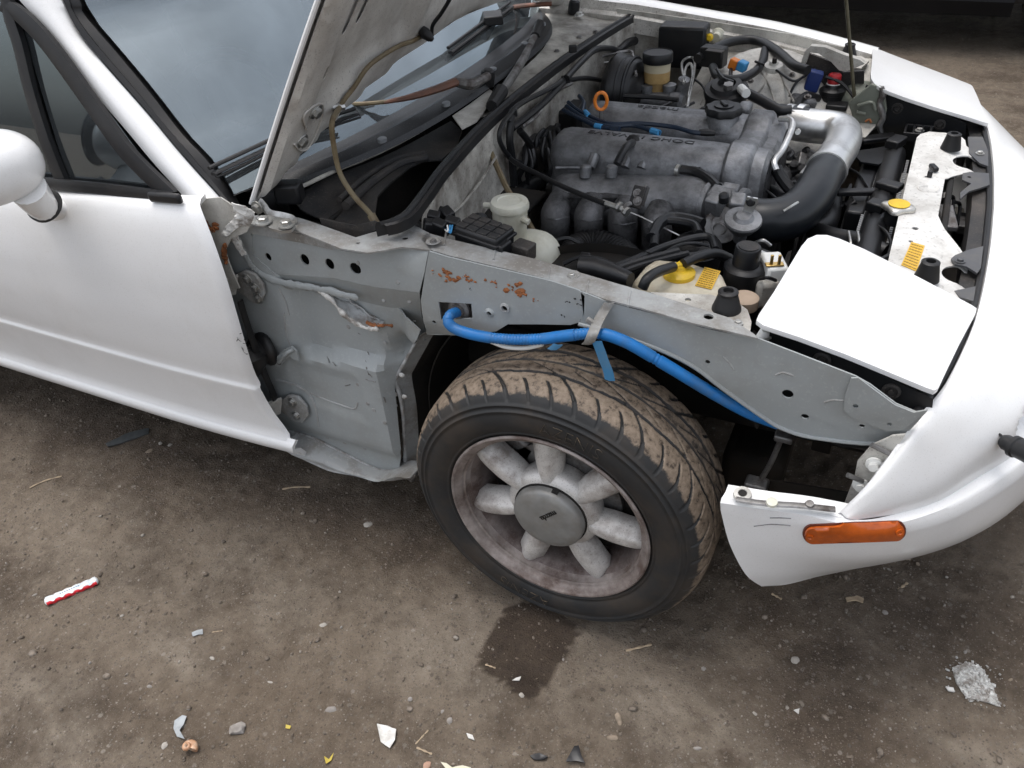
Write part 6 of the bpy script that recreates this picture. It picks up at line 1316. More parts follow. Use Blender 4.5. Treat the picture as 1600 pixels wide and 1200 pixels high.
# latch well: dark pocket with latch, horn and rods
box('latch_well', (.56, .0, .47), (.10, .34, .02), DARK, P); box('condenser', (.535, 0, .47), (.012, .70, .30), DARK, P)
box('well_side', (.59, 0, .55), (.01, .36, .13), BLKD, P); 
la = box('hood_latch', U(1480, 340, z=.60), (.03, .10, .012), STEEL, P, R=rot(8, 0, 0)); tube('latch_spring', [U(1474, 330, z=.60), U(1486, 326, z=.60), U(1490, 345, z=.60)], .004, ZINC, la, n=6); tube('latch_cable', [U(1465, 352, z=.59), U(1472, 362, z=.58), U(1482, 360, z=.58)], .003, ZINC, la, n=6)
lathe('horn', [(.03, -.02), (.035, 0), (.03, .01), (.012, .014), (0, .014)], U(1470, 335, z=.56), (.5, -.3, 1), CASTD, P, n=20); lathe('latch_roller', [(.012, -.01), (.012, .01), (0, .01)], U(1476, 312, z=.60), (0, 1, .2), STEEL, P, n=14)
box('horn_box', U(1505, 352, z=.53), (.03, .05, .02), STEEL, P); box('horn_box', U(1505, 375, z=.48), (.05, .07, .10), BLK, P, bev=.006)
for px, py in ((1480, 305), (1490, 315)): tube('latch_rod', [U(px, py, z=.60), U(px+10, py+6, z=.58), U(px+6, py+36, z=.56)], .004, BLK, P, n=6)
# ---- radiator
ra = U(1437, 214, z=.615); rb_ = U(1345, 425, z=.615); 
Ry = np.linspace(.30, -.44, 14); rx = .415
rad = grid('radiator_tank', [[np.array([rx+dx, y, z]) for y in Ry] for dx, z in ((-.026, .56), (-.026, .592), (-.020, .606), (-.006, .614), (.008, .613), (.019, .604), (.024, .590), (.024, .56))], BLK, P, smooth=50)
mk('tank_end', [np.array([rx+dx, .30, z]) for dx, z in ((-.026, .56), (-.026, .592), (-.020, .606), (-.006, .614), (.008, .613), (.019, .604), (.024, .590), (.024, .56))], [tuple(range(8))], BLK, rad)
box('radiator_core', (rx, -.07, .42), (.035, .74, .28), DARK, rad)
GT_ = mat('crimp_metal', (.40, .40, .40), .45, .5)
for s_ in (-1, 1):
    m = MB()
    for y in np.arange(-.43, .295, .0095): m.box((rx+.030*s_, y, .570), (.006, .0055, .022))
    m.build('crimped_seam', GT_, rad, bev=0, smooth=0)
rc_ = U(1404, 322, z=.640)
prof = [[rc_+np.array([(.028*k*(1+.16*math.cos(4*t+.6)))*math.cos(t), (.028*k*(1+.16*math.cos(4*t+.6)))*math.sin(t), zz]) for t in np.linspace(0, 2*math.pi, 49)] for zz, k in ((-.010, .8), (-.006, 1), (.0, 1), (.003, .9), (.004, .7), (.0045, .0))]
grid('radiator_cap', prof, mat('cap_metal', (.62, .60, .55), .35, .8), rad, smooth=50); lathe('cap_label', [(.020, .0045), (.020, .0060), (0, .0060)], rc_, (0, 0, 1), YEL, rad, n=28)
lathe('filler_neck', [(.022, -.035), (.022, -.008), (0, -.008)], rc_, (0, 0, 1), BLK, rad, n=20)
frm = MB(); e_ = U(1434, 208, z=.62)
for dx in (-.028, -.010, .008, .026): frm.box(e_+np.array([dx, .0, .0]), (.005, .055, .02))
frm.box(e_+np.array([0, .028, 0]), (.062, .006, .02)); frm.box(e_+np.array([0, -.028, 0]), (.062, .006, .02)); frm.build('tank_bracket', BLK, rad, bev=.001); bolt('tank_bolt', e_+np.array([.002, 0, .006]), (0, 0, 1), .007, ZINC, rad)
# fan shrouds
def shroud(x0, x1, y0, y1, z0, z1):
    s_ = box('fan_shroud', ((x0+x1)/2, (y0+y1)/2, (z0+z1)/2), (x1-x0, y1-y0, z1-z0), BLK, P, bev=.006); return s_
sh1 = shroud(.350, .388, -.02, .30, .30, .585); sh2 = shroud(.345, .388, -.42, -.06, .30, .565)
sheet('shroud_lip', 'z', [(1330, 238), (1370, 232), (1400, 226), (1396, 248), (1372, 258), (1345, 254)], .60, BLK, sh1, th=.004, st=.03)
box('shroud_clip', U(1400, 222, z=.62), (.03, .05, .02), BLK, sh1, R=rot(-20, 0, 0)); box('shroud_clip', U(1390, 290, z=.62), (.05, .03, .014), BLK, sh1, R=rot(-20, 0, 0)); box('shroud_clip', U(1370, 322, z=.62), (.035, .03, .02), BLK, sh2, R=rot(-20, 0, 0)); box('shroud_arm', U(1345, 300, z=.60), (.10, .02, .012), BLK, sh2, R=rot(20, 0, 0)); box('shroud_arm', U(1372, 216, z=.60), (.09, .03, .012), BLK, sh1, R=rot(35, 0, 0))
lathe('fan_motor', [(.0, -.04), (.04, -.04), (.042, .0), (.036, .02), (0, .02)], U(1365, 280, z=.52), (-1, 0, 0), mat('fan_motor_tin', (.30, .28, .20), .4, .7), sh1, n=26)
for k in range(5): 
    c = np.array([.335, .13, .44]); a_k = k*2*math.pi/5; tube('fan_blade', [c+.03*np.array([0, math.cos(a_k), math.sin(a_k)]), c+.13*np.array([.05, math.cos(a_k+.3), math.sin(a_k+.3)])], .02, BLK, sh1, n=8, k=2, flat=.2)
# hoses
rh = tube('radiator_hose', [U(*p, z=z_) for p, z_ in (((1278, 362), .57), ((1300, 370), .575), ((1330, 376), .58), ((1360, 386), .585), ((1385, 396), .585))], .019, HOSE, P, n=16)
tube('radiator_hose', [U(*p, z=.56) for p in ((1300, 300), (1298, 330), (1290, 350), (1270, 360))], .022, HOSE, rh, n=14)
for dx in (0, 14): tube('hose_clamp', [U(1330+dx-4, 362, z=.60), U(1333+dx-4, 380, z=.602), U(1331+dx-4, 396, z=.58)], .0028, ZINC, rh, n=6)
tube('overflow_hose', [U(*p, z=.61) for p in ((1410, 336), (1412, 355), (1408, 378), (1395, 398), (1370, 412))], .008, HOSE, rh, n=10)
# stay rod seen through the wheel arch
tube('stay_rod', [U(1222, 682, y=-.62), U(1206, 720, y=-.62), U(1190, 748, y=-.62)], .005, STEEL, P, n=8); box('stay_foot', U(1182, 758, y=-.62), (.04, .03, .02), STEEL, P, bev=.004); box('stay_mount', U(1226, 680, y=-.64), (.03, .03, .012), STEEL, P)
sheet('splash_panel', 'y', [(1180, 760), (1190, 750), (1220, 752), (1300, 765), (1330, 770), (1315, 800), (1200, 790)], -.60, DARK, P, th=.004, st=.05)
# ================================================================== small fittings that fill the bay and marks on the bare panels
DR = np.random.default_rng(12)
def wire(pts, r=.0022, m_=HOSE, nm='wire'): return tube(nm, [U(p[0], p[1], z=p[2]) for p in pts], r, m_, P, n=6, k=6)
wire([(1222, 300, .60), (1240, 285, .61), (1262, 300, .60), (1268, 320, .58)], .004); wire([(1195, 296, .63), (1215, 312, .62), (1232, 330, .60)], .003)
wire([(1300, 330, .56), (1325, 318, .575), (1352, 322, .57), (1368, 335, .58)], .004); wire([(1325, 262, .58), (1345, 275, .59), (1362, 300, .59), (1380, 312, .60)], .003)
wire([(1370, 352, .61), (1384, 362, .615), (1392, 380, .61), (1388, 398, .60)], .003); wire([(1340, 402, .60), (1362, 408, .61), (1385, 412, .61)], .005)
wire([(1030, 400, .64), (1058, 384, .645), (1085, 380, .645), (1108, 384, .64)], .003); wire([(880, 412, .64), (905, 402, .65), (935, 404, .65), (960, 414, .65)], .004); wire([(845, 400, .62), (860, 380, .62), (885, 372, .62), (905, 380, .61)], .004)
wire([(1080, 120, .70), (1098, 135, .69), (1104, 155, .68), (1100, 172, .67)], .003); wire([(1180, 96, .735), (1210, 108, .73), (1238, 126, .72), (1256, 120, .71)], .003); wire([(1120, 108, .735), (1130, 122, .73), (1146, 128, .725)], .004)
wire([(1290, 120, .70), (1312, 128, .69), (1330, 146, .67), (1342, 166, .65)], .004); wire([(1258, 176, .66), (1280, 184, .655), (1305, 182, .65), (1330, 196, .63)], .005); wire([(985, 165, .68), (1010, 172, .675), (1060, 170, .67), (1085, 160, .68)], .0035)
for px, py, z_, s_ in ((1196, 238, .66, .018), (1186, 292, .62, .02), (1262, 300, .60, .02), (1330, 320, .58, .022), (1048, 398, .64, .018), (915, 402, .645, .018), (1100, 172, .67, .018), (1345, 166, .64, .02)):
    box('connector', U(px, py, z=z_), (s_, s_*.8, s_*.8), BLK, P, R=rot(*DR.uniform(-35, 35, 3)), bev=.002)
for px, py, z_ in ((1142, 276, .62), (1168, 282, .615), (1196, 278, .61), (1208, 240, .66), (1212, 196, .69)): bolt('cover_bolt', U(px, py, z=z_), (.5, -.5, .6), .006, ZINC, eng)
for px in (893, 945, 1000): bolt('manifold_bolt', U(px, 322, z=.60), (0, -.7, .6), .006, STEEL, eng)
for px, py in ((1172, 128), (1238, 118), (1188, 152), (1262, 152)): bolt('tower_bolt', US(px, py, 2, zsh)+np.array([0, 0, .001]), (0, -.3, 1), .006, STEEL, ap)
for px, py in ((905, 58), (930, 50), (870, 80)): bolt('scuttle_screw', U(px, py, z=.764), (0, 0, 1), .005, STEEL, P)
# scrapes and chips on the footwell panel: short dark strokes where the primer is gouged
for px, py, dx, dy in ((567, 556, 6, 9), (573, 573, 4, 12), (577, 583, 5, 6), (572, 592, 16, 4), (512, 556, 3, 10), (520, 565, 5, 6), (575, 549, 3, 6), (540, 602, 8, -2), (600, 620, 3, 8), (560, 520, 4, 2)):
    a_, b_ = US(px, py, 1, yfs), US(px+dx, py+dy, 1, yfs); tube('gouge', [a_+np.array([0, -.0016, 0]), (a_+b_)/2+np.array([.001, -.0017, 0]), b_+np.array([0, -.0016, 0])], DR.uniform(.0007, .0014), STEEL, fs, n=5, k=2)
for px, py in ((600, 468), (622, 440), (640, 470), (615, 500), (648, 500), (560, 410)): lathe('spot_weld', [(.0045, 0), (.0036, .0010), (0, .0012)], US(px, py, 1, yrg if py > 455 else yra)+np.array([0, -.0016, 0]), (0, -1, .3), GREYD, rail, n=10)
# ================================================================== front wheel
wheel = empty('wheel', (0, 0, 0)); wheel.parent = car
WC = np.array([0, 0, .289]); YO = -.815
def wlathe(name, prof, matl, parent=wheel, n=96, **kw):      # prof: (radius, y)
    v, f = [], []
    for (r, y) in prof:
        for k in range(n):
            t = 2*math.pi*k/n; v.append(WC+np.array([r*math.cos(t), y, r*math.sin(t)]))
    for i in range(len(prof)-1):
        for k in range(n): f.append((i*n+k, i*n+(k+1) % n, (i+1)*n+(k+1) % n, (i+1)*n+k))
    return mk(name, v, f, matl, parent, weld=True, **kw)
def tyremat():
    m = mat('muddy_tyre_rubber', (.020, .0205, .021), .62, var=.2, vscale=14, dirt=srgb(70, 60, 50), damt=.5, dscale=9, bump=.12, bscale=120)
    t = m.node_tree; N = t.nodes; Lk = t.links.new; b = N['Principled BSDF']
    src = b.inputs['Base Color'].links[0].from_socket
    at = N.new('ShaderNodeAttribute'); at.attribute_name = 'mud'; tc = N.new('ShaderNodeTexCoord')
    n = N.new('ShaderNodeTexNoise'); n.inputs['Scale'].default_value = 26; n.inputs['Detail'].default_value = 9; n.inputs['Roughness'].default_value = .72; Lk(tc.outputs['Object'], n.inputs['Vector'])
    ad = N.new('ShaderNodeMath'); ad.operation = 'ADD'; Lk(at.outputs['Fac'], ad.inputs[0]); Lk(n.outputs['Fac'], ad.inputs[1])
    mr = N.new('ShaderNodeMapRange'); mr.inputs['From Min'].default_value = .96; mr.inputs['From Max'].default_value = 1.10; Lk(ad.outputs[0], mr.inputs['Value'])
    n2 = N.new('ShaderNodeTexNoise'); n2.inputs['Scale'].default_value = 90; n2.inputs['Detail'].default_value = 6; n2.inputs['Roughness'].default_value = .7; Lk(tc.outputs['Object'], n2.inputs['Vector'])
    rp = N.new('ShaderNodeValToRGB'); Lk(n2.outputs['Fac'], rp.inputs[0]); e = rp.color_ramp.elements
    e[0].position = .36; e[0].color = (.05, .036, .026, 1); e[1].position = .66; e[1].color = (.25, .195, .145, 1); k = e.new(.46); k.color = (.165, .125, .090, 1)
    mx = N.new('ShaderNodeMix'); mx.data_type = 'RGBA'; Lk(mr.outputs[0], mx.inputs[0]); Lk(src, mx.inputs[6]); Lk(rp.outputs[0], mx.inputs[7]); Lk(mx.outputs[2], b.inputs['Base Color'])
    bp = N.new('ShaderNodeBump'); bp.inputs['Strength'].default_value = .6; bp.inputs['Distance'].default_value = .003
    ml = N.new('ShaderNodeMath'); ml.operation = 'MULTIPLY'; Lk(mr.outputs[0], ml.inputs[0]); Lk(n2.outputs['Fac'], ml.inputs[1]); Lk(ml.outputs[0], bp.inputs['Height']); Lk(bp.outputs[0], b.inputs['Normal'])
    return m
TYRE = tyremat()
# tyre as one dense grid: around (u) x across the profile (w); tread grooves are cut into it
YI = -.622; R0 = .2905
prof = [(.178, YO+.030), (.184, YO+.018), (.1905, YO+.0125), (.193, YO+.0115), (.198, YO+.0085), (.199, YO+.0055), (.202, YO+.0050), (.203, YO+.0066), (.206, YO+.004), (.216, YO+.001), (.228, YO-.001), (.240, YO+.001), (.2465, YO+.0026), (.2475, YO+.0005), (.2495, YO+.0010), (.2505, YO+.0035), (.2570, YO+.0062), (.2580, YO+.0040), (.2600, YO+.0048), (.2612, YO+.0080), (.2645, YO+.0100), (.268, YO+.012), (.271, YO+.0142), (.274, YO+.017), (.2765, YO+.0198), (.279, YO+.023), (.2812, YO+.0262)]
for t in np.linspace(0, 1, 84):
    y = YO+.029+(YI-.028-YO-.029)*t; prof.append((R0-.006*abs(2*t-1)**5-.0022*(2*t-1)**2, y))
prof += [(.279, YI-.023), (.268, YI-.012), (.24, YI), (.21, YI-.004), (.185, YI-.02)]
nu = 1400; v = np.zeros((len(prof), nu, 3)); mud = np.zeros((len(prof), nu), np.float32)
tu = np.arange(nu)/nu*2*np.pi
ymid = (YO+YI)/2; hw = (YI-YO)/2
def groove(u, t):
    """depth 0..1 of the directional tread; u = angle, t = -1 (outer shoulder) .. 1"""
    p = 2*math.pi/14; a = np.abs(t); d = np.zeros_like(u); arc = p*.29
    s = u/p+np.where(t > 0, .5, 0.)
    def line(c, w): return np.clip((w-np.abs(((s-c+.5) % 1)-.5)*arc)/.0009, 0, 1)
    A0 = .30; o = np.clip((a-A0)/(1-A0), 0, 1)                       # 0 at the rib groove .. 1 at the shoulder
    sweep = .42*(1-o)**1.7
    d = np.maximum(d, line(sweep, .0044)*(a >= A0))     # main grooves across the shoulder
    for k in (.34, .67): d = np.maximum(d, line(k+sweep*.8, .0034)*(a > .48)*(a < .94))
    ib = np.clip((A0-a)/A0, 0, 1)
    d = np.maximum(d, line(.42+.55*ib, .0046)*(a < A0)*(a > .05)); d = np.maximum(d, line(.92+.55*ib, .0034)*(a < A0-.03)*(a > .10))
    w = A0+.04*np.abs(((s*2) % 2)-1)                   # saw-tooth rib groove right round the tyre
    d = np.maximum(d, np.clip((.0042-np.abs(a-w)*abs(hw))/.0009, 0, 1)); d = np.maximum(d, np.clip((.0028-a*abs(hw))/.001, 0, 1))
    return d
for i, (r, y) in enumerate(prof):
    t = (y-ymid)/hw
    rr = np.full(nu, r)
    if r > .266 and -1.05 < t < 1.05: rr = rr-(.0065 if r > .283 else .0030)*groove(tu, np.full(nu, np.clip(t, -1, 1)))
    v[i, :, 0] = rr*np.cos(tu); v[i, :, 1] = y; v[i, :, 2] = WC[2]+rr*np.sin(tu)
    m_ = np.interp(r, [.262, .270, .277, .283], [0, .28, .58, .86]) if y < ymid else .6
    g_ = groove(tu, np.full(nu, np.clip(t, -1, 1))) if r > .266 else 0
    mud[i] = np.clip(m_-.9*g_, 0, 1)
# flat spot where it stands on the earth
low = v[:, :, 2] < .002; v[:, :, 2][low] = .002
verts = v.reshape(-1, 3); idx = np.arange(len(prof)*nu).reshape(len(prof), nu)
q = np.stack([idx[:-1], np.roll(idx[:-1], -1, 1), np.roll(idx[1:], -1, 1), idx[1:]], -1).reshape(-1, 4)
me = bpy.data.meshes.new('tyre'); me.vertices.add(len(verts)); me.vertices.foreach_set('co', verts.astype(np.float32).ravel())
me.loops.add(q.size); me.loops.foreach_set('vertex_index', q.astype(np.int32).ravel()); me.polygons.add(len(q)); me.polygons.foreach_set('loop_start', np.arange(0, q.size, 4, dtype=np.int32)); me.polygons.foreach_set('loop_total', np.full(len(q), 4, np.int32))
me.update(); me.validate(); me.shade_smooth()
a_ = me.attributes.new('mud', 'FLOAT', 'POINT'); a_.data.foreach_set('value', mud.ravel())
tyre = link('tyre', me, TYRE, wheel)
# sidewall lettering, raised from the rubber
def ring_text(name, txt, rad, ang, size, bold=0.):
    def w(co):
        a = ang-co.x/rad; r = rad+co.y
        return Vector((WC[0]+r*math.cos(a), interp([(p[0], p[1]) for p in prof[:14]], r)-.0018-co.z*.8, WC[2]+r*math.sin(a)))
    return text_mesh(name, txt, size, .0006, LETT, tyre if False else wheel, None, bold, w)
LETT = mat('tyre_lettering', (.045, .042, .038), .5, dirt=srgb(120, 104, 84), damt=.7, dscale=50)
a1 = U(905, 640, y=YO); ang = math.atan2(a1[2]-WC[2], a1[0])
ring_text('tyre_lettering', 'AZENIS', .2265, ang, .034, -.0012)
ring_text('tyre_lettering', 'AZENIS', .2265, ang+math.pi, .034, -.0012)
ring_text('tyre_lettering', '185/60R14', .224, ang+math.pi*.5, .014) if False else None
# rim: lip, well and barrel
wlathe('rim', [(.1735, YO+.022), (.188, YO+.016), (.1935, YO+.010), (.1945, YO+.006), (.1915, YO+.003), (.1885, YO+.004), (.186, YO+.009), (.1795, YO+.012), (.1775, YO+.016), (.1768, YO+.022), (.176, YO+.032), (.172, YO+.040)], RIMLIP, smooth=40)
wlathe('rim_well', [(.172, YO+.040), (.166, YO+.047), (.162, YO+.060), (.157, YO+.085), (.154, YO+.11), (.160, YO+.15), (.172, YO+.18)], BARREL, smooth=50)
# hub plate and seven rounded petals
hubY = YO+.028
wlathe('hub_plate', [(.0, hubY-.002), (.070, hubY-.002), (.080, hubY+.002), (.088, hubY+.010), (.090, hubY+.022), (.084, hubY+.05)], RIM, n=56, smooth=45)
c1 = U(850, 712, y=YO+.035); a0 = math.atan2(c1[2]-WC[2], c1[0])
def petal(ang):
    rows = []
    for t in np.linspace(0, 1, 15):
        r = .066+(.176-.066)*t
        hwid = .0232*(.78+.22*ss(0, .45, t))*(1 if t < .80 else math.sqrt(max(.25, 1-((t-.80)/.24)**2)))
        hgt = .025*math.sin(math.pi*min(1, .24+.54*t))**.6
        yb = hubY+.020+.006*t*t
        row = []
        for s in np.linspace(-1, 1, 15):
            prf = (1-abs(s)**3.2)
            row.append((r, s*hwid*(1.18 if abs(s) > .98 else 1), yb-hgt*prf))
        row = [(r, -hwid*1.02, yb+.022)]+row+[(r, hwid*1.02, yb+.022)]
        ca, sa = math.cos(ang), math.sin(ang)
        rows.append([WC+np.array([rr*ca-w*sa, y, rr*sa+w*ca]) for rr, w, y in row])
    rows.append([p*1.0+np.array([0, .03, 0])*1 for p in rows[-1]])
    return rows
for k in range(7): grid('spoke', petal(a0+k*2*math.pi/7), RIM, wheel, smooth=60)
cap = wlathe('centre_cap', [(.0, hubY-.026), (.050, hubY-.0245), (.063, hubY-.021), (.0672, hubY-.017), (.0685, hubY-.010), (.0685, hubY+.004)], CAPM, n=64, smooth=50)
wlathe('cap_groove', [(.0685, hubY-.004), (.0715, hubY-.0035), (.0715, hubY+.004)], DARK, n=64)
ca_ = a0-math.radians(17); box('cap_notch', WC+np.array([.071*math.cos(ca_), hubY-.009, .071*math.sin(ca_)]), (.012, .010, .005), DARK, wheel, R=rot(0, -math.degrees(ca_)+90, 0), bev=.001)
tc_ = U(857, 806, y=hubY-.026); e1 = U(843, 811, y=hubY-.026)-U(871, 799, y=hubY-.026); e1 /= np.linalg.norm(e1)
e2 = np.cross(np.array([0, -1., 0]), e1); mt = Matrix.Identity(4)
for i in range(3): mt[i][0] = e1[i]; mt[i][1] = e2[i]; mt[i][2] = (0, -1, 0)[i]; mt[i][3] = tc_[i]+(0, -.0003, 0)[i]
text_mesh('emblem_lettering', 'mazda', .0165, .0004, DARK, wheel, mt, .0003)
# brake disc, caliper and hub behind the spokes
wlathe('brake_disc', [(.05, YO+.080), (.118, YO+.080), (.118, YO+.09), (.05, YO+.09)], STEEL, n=48, smooth=30)
mb = MB(); mb.box(WC+np.array([-.10, YO+.11, .05]), (.06, .06, .12), R=rot(0, 25, 0)); mb.build('brake_caliper', STEEL, wheel, bev=.008)
wlathe('gap_shade_disc', [(.0, YO+.092), (.146, YO+.092), (.148, YO+.14)], DARK, n=40)  # dark disc painted as the shade in the gaps between spokes
tube('steering_arm', [(0, -.62, .29), (.05, -.50, .26), (.10, -.35, .25)], .016, DARK, P, n=8); tube('lower_arm', [(0, -.64, .20), (.02, -.45, .20), (-.05, -.25, .22)], .025, DARK, P, n=8)
tube('coil_strut', [(0, -.56, .30), (-.02, -.50, .62)], .045, DARK, P, n=12)
# the other wheels of the car (mostly out of sight)
for (x, y, s) in ((0, .705, 1), (-2.265, -.705, -1), (-2.265, .705, 1)):
    o = mk('wheel', *lathe_vf([(.18, -.09), (.24, -.095), (.28, -.07), (.287, -.05), (.287, .05), (.28, .07), (.24, .095), (.18, .09)], (x, y, .287), (0, 1, 0), 40), TYRE, P, smooth=50)
    mk('rim', *lathe_vf([(.0, -.05), (.08, -.06), (.17, -.05), (.19, -.08), (.19, .08), (.17, .05), (.08, .06), (0, .05)], (x, y, .287), (0, 1, 0), 40), RIM, o, smooth=40)
# ================================================================== parked dark vehicle behind, seen only along its lower side
VB = mat('black_vehicle_paint', (.004, .004, .005), .5, var=.2, spec=.25, dirt=srgb(24, 22, 20), damt=.4, dscale=3, drough=.8)
van = empty('parked_van', (0, 3.2, 0), 'black van parked behind the sports car', 'van')
def vpart(name, secs, x0, x1, matl, n=14, **kw):
    rows = [[np.array([x, y-0, z]) for x in np.linspace(x0, x1, n)] for y, z in secs]
    rows = [[p-np.array([0, 3.2, 0]) for p in r] for r in rows]
    return grid(name, rows, matl, van, **kw)
vpart('side_panel', [(3.27, .27), (3.225, .31), (3.20, .40), (3.19, .60), (3.20, .85), (3.24, 1.15), (3.34, 1.75), (3.45, 1.90), (3.60, 1.95)], -3.4, 1.5, VB, smooth=50, solid=.02)
vpart('sill', [(3.30, .20), (3.235, .20), (3.225, .26), (3.235, .275)], -2.6, .75, VB, smooth=30, solid=.02)
vpart('side_moulding', [(3.20, .355), (3.188, .36), (3.184, .385), (3.192, .395)], -2.6, .75, mat('van_trim', (.012, .012, .013), .4), smooth=30)
vpart('roof', [(3.60, 1.95), (4.2, 2.0), (4.85, 1.95)], -3.4, 1.5, VB, smooth=60); vpart('far_side', [(4.85, 1.95), (5.1, 1.2), (5.1, .25)], -3.4, 1.5, VB, smooth=60)
box('underbody', (-.95, .95, .30), (4.8, 1.8, .10), DARK, van)
for x in (-3.4, 1.5): mk('end_panel', [np.array([x, y-3.2, z]) for y, z in ((3.25, .27), (3.19, .6), (3.24, 1.15), (3.45, 1.9), (4.2, 2.0), (4.85, 1.95), (5.1, 1.2), (5.1, .27))], [tuple(range(8))], VB, van)
for x in (-3.0, 1.1):
    w = mk('wheel', *lathe_vf([(.20, -.10), (.27, -.105), (.31, -.08), (.32, -.05), (.32, .05), (.31, .08), (.27, .10), (.20, .10)], (x, .14, .32), (0, 1, 0), 36), TYRE, van, smooth=50)
    mk('hubcap', *lathe_vf([(.0, -.085), (.10, -.09), (.19, -.08), (.20, -.10), (.21, -.09)], (x, .14, .32), (0, 1, 0), 30), RIM, w, smooth=40)
mk('window', [np.array(p) for p in ((-2.6, .055, 1.2), (.9, .055, 1.2), (.7, .12, 1.65), (-2.4, .12, 1.65))], [(0, 1, 2, 3)], FRIT, van)

# ================================================================== litter and stones on the earth
def gpt(px, py): p = U(px, py, z=0); return np.array([p[0], p[1], gz(p[0], p[1])])
def flat_piece(name, px, matl, label, cat, th=.0015, lift=.003, curl=.0, group=None, st=.008):
    """a thin torn piece lying on the ground, slightly curled"""
    O = [U(*p, z=.004)[:2] for p in px]; V2, F = cdt(O, (), st); c = np.mean(O, 0)
    V = [np.array([p[0]-c[0], p[1]-c[1], gz(p[0], p[1])*.3+gz(*c)*.7+lift+curl*((p[0]-c[0])**2*18+(p[1]-c[1])**2*10)+.0012*math.sin(p[0]*260)*math.cos(p[1]*210)]) for p in V2]
    o = mk(name, V, F, matl, None, smooth=50, solid=th); o.location = (c[0], c[1], 0); return tag(o, label, cat, group)
# gum wrapper: red and white tube
wa0, wa1 = gpt(74, 942), gpt(151, 908); wd = wa1-wa0; wl = np.linalg.norm(wd); wd /= wl
wr_ = empty('sweet_wrapper', tuple(wa0), 'red and white crumpled sweet wrapper stick lying on the ground', 'wrapper')
side = np.cross([0, 0, 1], wd); side /= np.linalg.norm(side)
WRW = mat('wrapper_white', (.72, .74, .74), .3, var=.15, vscale=90, dirt=srgb(120, 150, 165), damt=.45, dscale=60); WRR = mat('wrapper_red', (.62, .02, .03), .3, var=.15)
def wrap(name, a0, a1, m_, zig):
    rows = []
    for i in range(41):
        t = i/40; row = []
        for a in np.linspace(a0, a1, 9):
            jag = zig*.0020*math.sin(i*.85)*(1 if abs(a-a0) < 1e-6 or abs(a-a1) < 1e-6 else 0)
            row.append(wd*wl*t+side*(-.0105*math.cos(a)+jag*0)+np.array([0, 0, .0075+.0072*math.sin(a)+.0006*math.sin(i*1.7+a*3)])+side*jag)
        rows.append(row)
    return grid(name, rows, m_, wr_, smooth=50, solid=.0005)
wrap('white_foil', .62, 2.6, WRW, 1); wrap('red_band', -.5, .66, WRR, 1); wrap('red_band', 2.55, 3.6, WRR, 1)
# print along the foil
pm = MB()
for k in range(9): pm.box(wd*wl*(.30+.045*k)+side*(-.001)+np.array([0, 0, .0152]), (.0032, .0022, .0004), R=np.array([wd, side, [0, 0, 1]]).T)
pm.build('printed_marks', mat('wrapper_print', (.12, .2, .32), .4), wr_, smooth=0)
for e in (0, 1): mk('twisted_end', *ellip(wd*wl*e+np.array([0, 0, .0075]), (.004, .009, .007), 12, 8, R=np.array([wd, side, [0, 0, 1]]).T), WRW, wr_, weld=True)
STN = [mat('stone_grey', (.27, .25, .23), .9, var=.25, vscale=60, dirt=(.14, .115, .09), damt=.6, dscale=40, bump=.5, bscale=200), mat('stone_tan', (.25, .20, .15), .9, var=.25, vscale=60, dirt=(.12, .095, .07), damt=.6, dscale=40, bump=.5, bscale=200), mat('stone_pale', (.34, .315, .28), .85, var=.15, vscale=60, bump=.4, bscale=200), mat('stone_pink', (.40, .25, .18), .85, var=.15, vscale=60, bump=.4, bscale=200)]
SR = np.random.default_rng(77)
def stone(px, py, w, asp, ang, matl, label, h=.6, group=None):
    c = gpt(px, py); v, f = rock_vf((0, 0, 0), 1., SR, 2); R = rot(ang, 0, 0)
    v = [R@(np.array(p)*np.array([w/2, w/2*asp, w/2*h])) for p in v]; o = mk('stone', v, f, STN[matl], None, smooth=38); o.location = (c[0], c[1], c[2]+w*.12*h); return tag(o, label, 'stone', group)
stone(370, 1137, .040, .75, 35, 0, 'angular grey stone lying near the bottom edge, the largest loose stone')
stone(516, 1106, .022, .9, 10, 0, 'round grey stone left of the white shell fragment'); stone(1243, 1030, .024, .85, 0, 2, 'pale flat round stone below the bumper corner')
stone(1090, 1167, .016, .7, 20, 0, 'small grey stone near the bottom edge right of the black plastic'); stone(666, 1193, .022, .8, 0, 3, 'pinkish stone at the bottom edge below the twigs')
stone(967, 1121, .022, .7, -50, 1, 'tan stone pair upper piece beside the black plastic'); stone(957, 1152, .020, .6, 10, 1, 'tan stone pair lower piece beside the black plastic')
stone(574, 817, .022, .8, 20, 2, 'cream flat stone left of the front tyre'); stone(233, 704, .020, .8, 50, 1, 'brown stone below the door sill'); stone(250, 692, .013, .9, 0, 2, 'first small pale stone below the door sill'); stone(265, 694, .012, .9, 40, 2, 'second small pale stone below the door sill, further right')
stone(257, 1165, .012, 1.3, 20, 2, 'pale upright pebble left of the snail shell'); stone(1296, 1075, .016, .6, 0, 2, 'white pebble left of the broken glass') if False else None
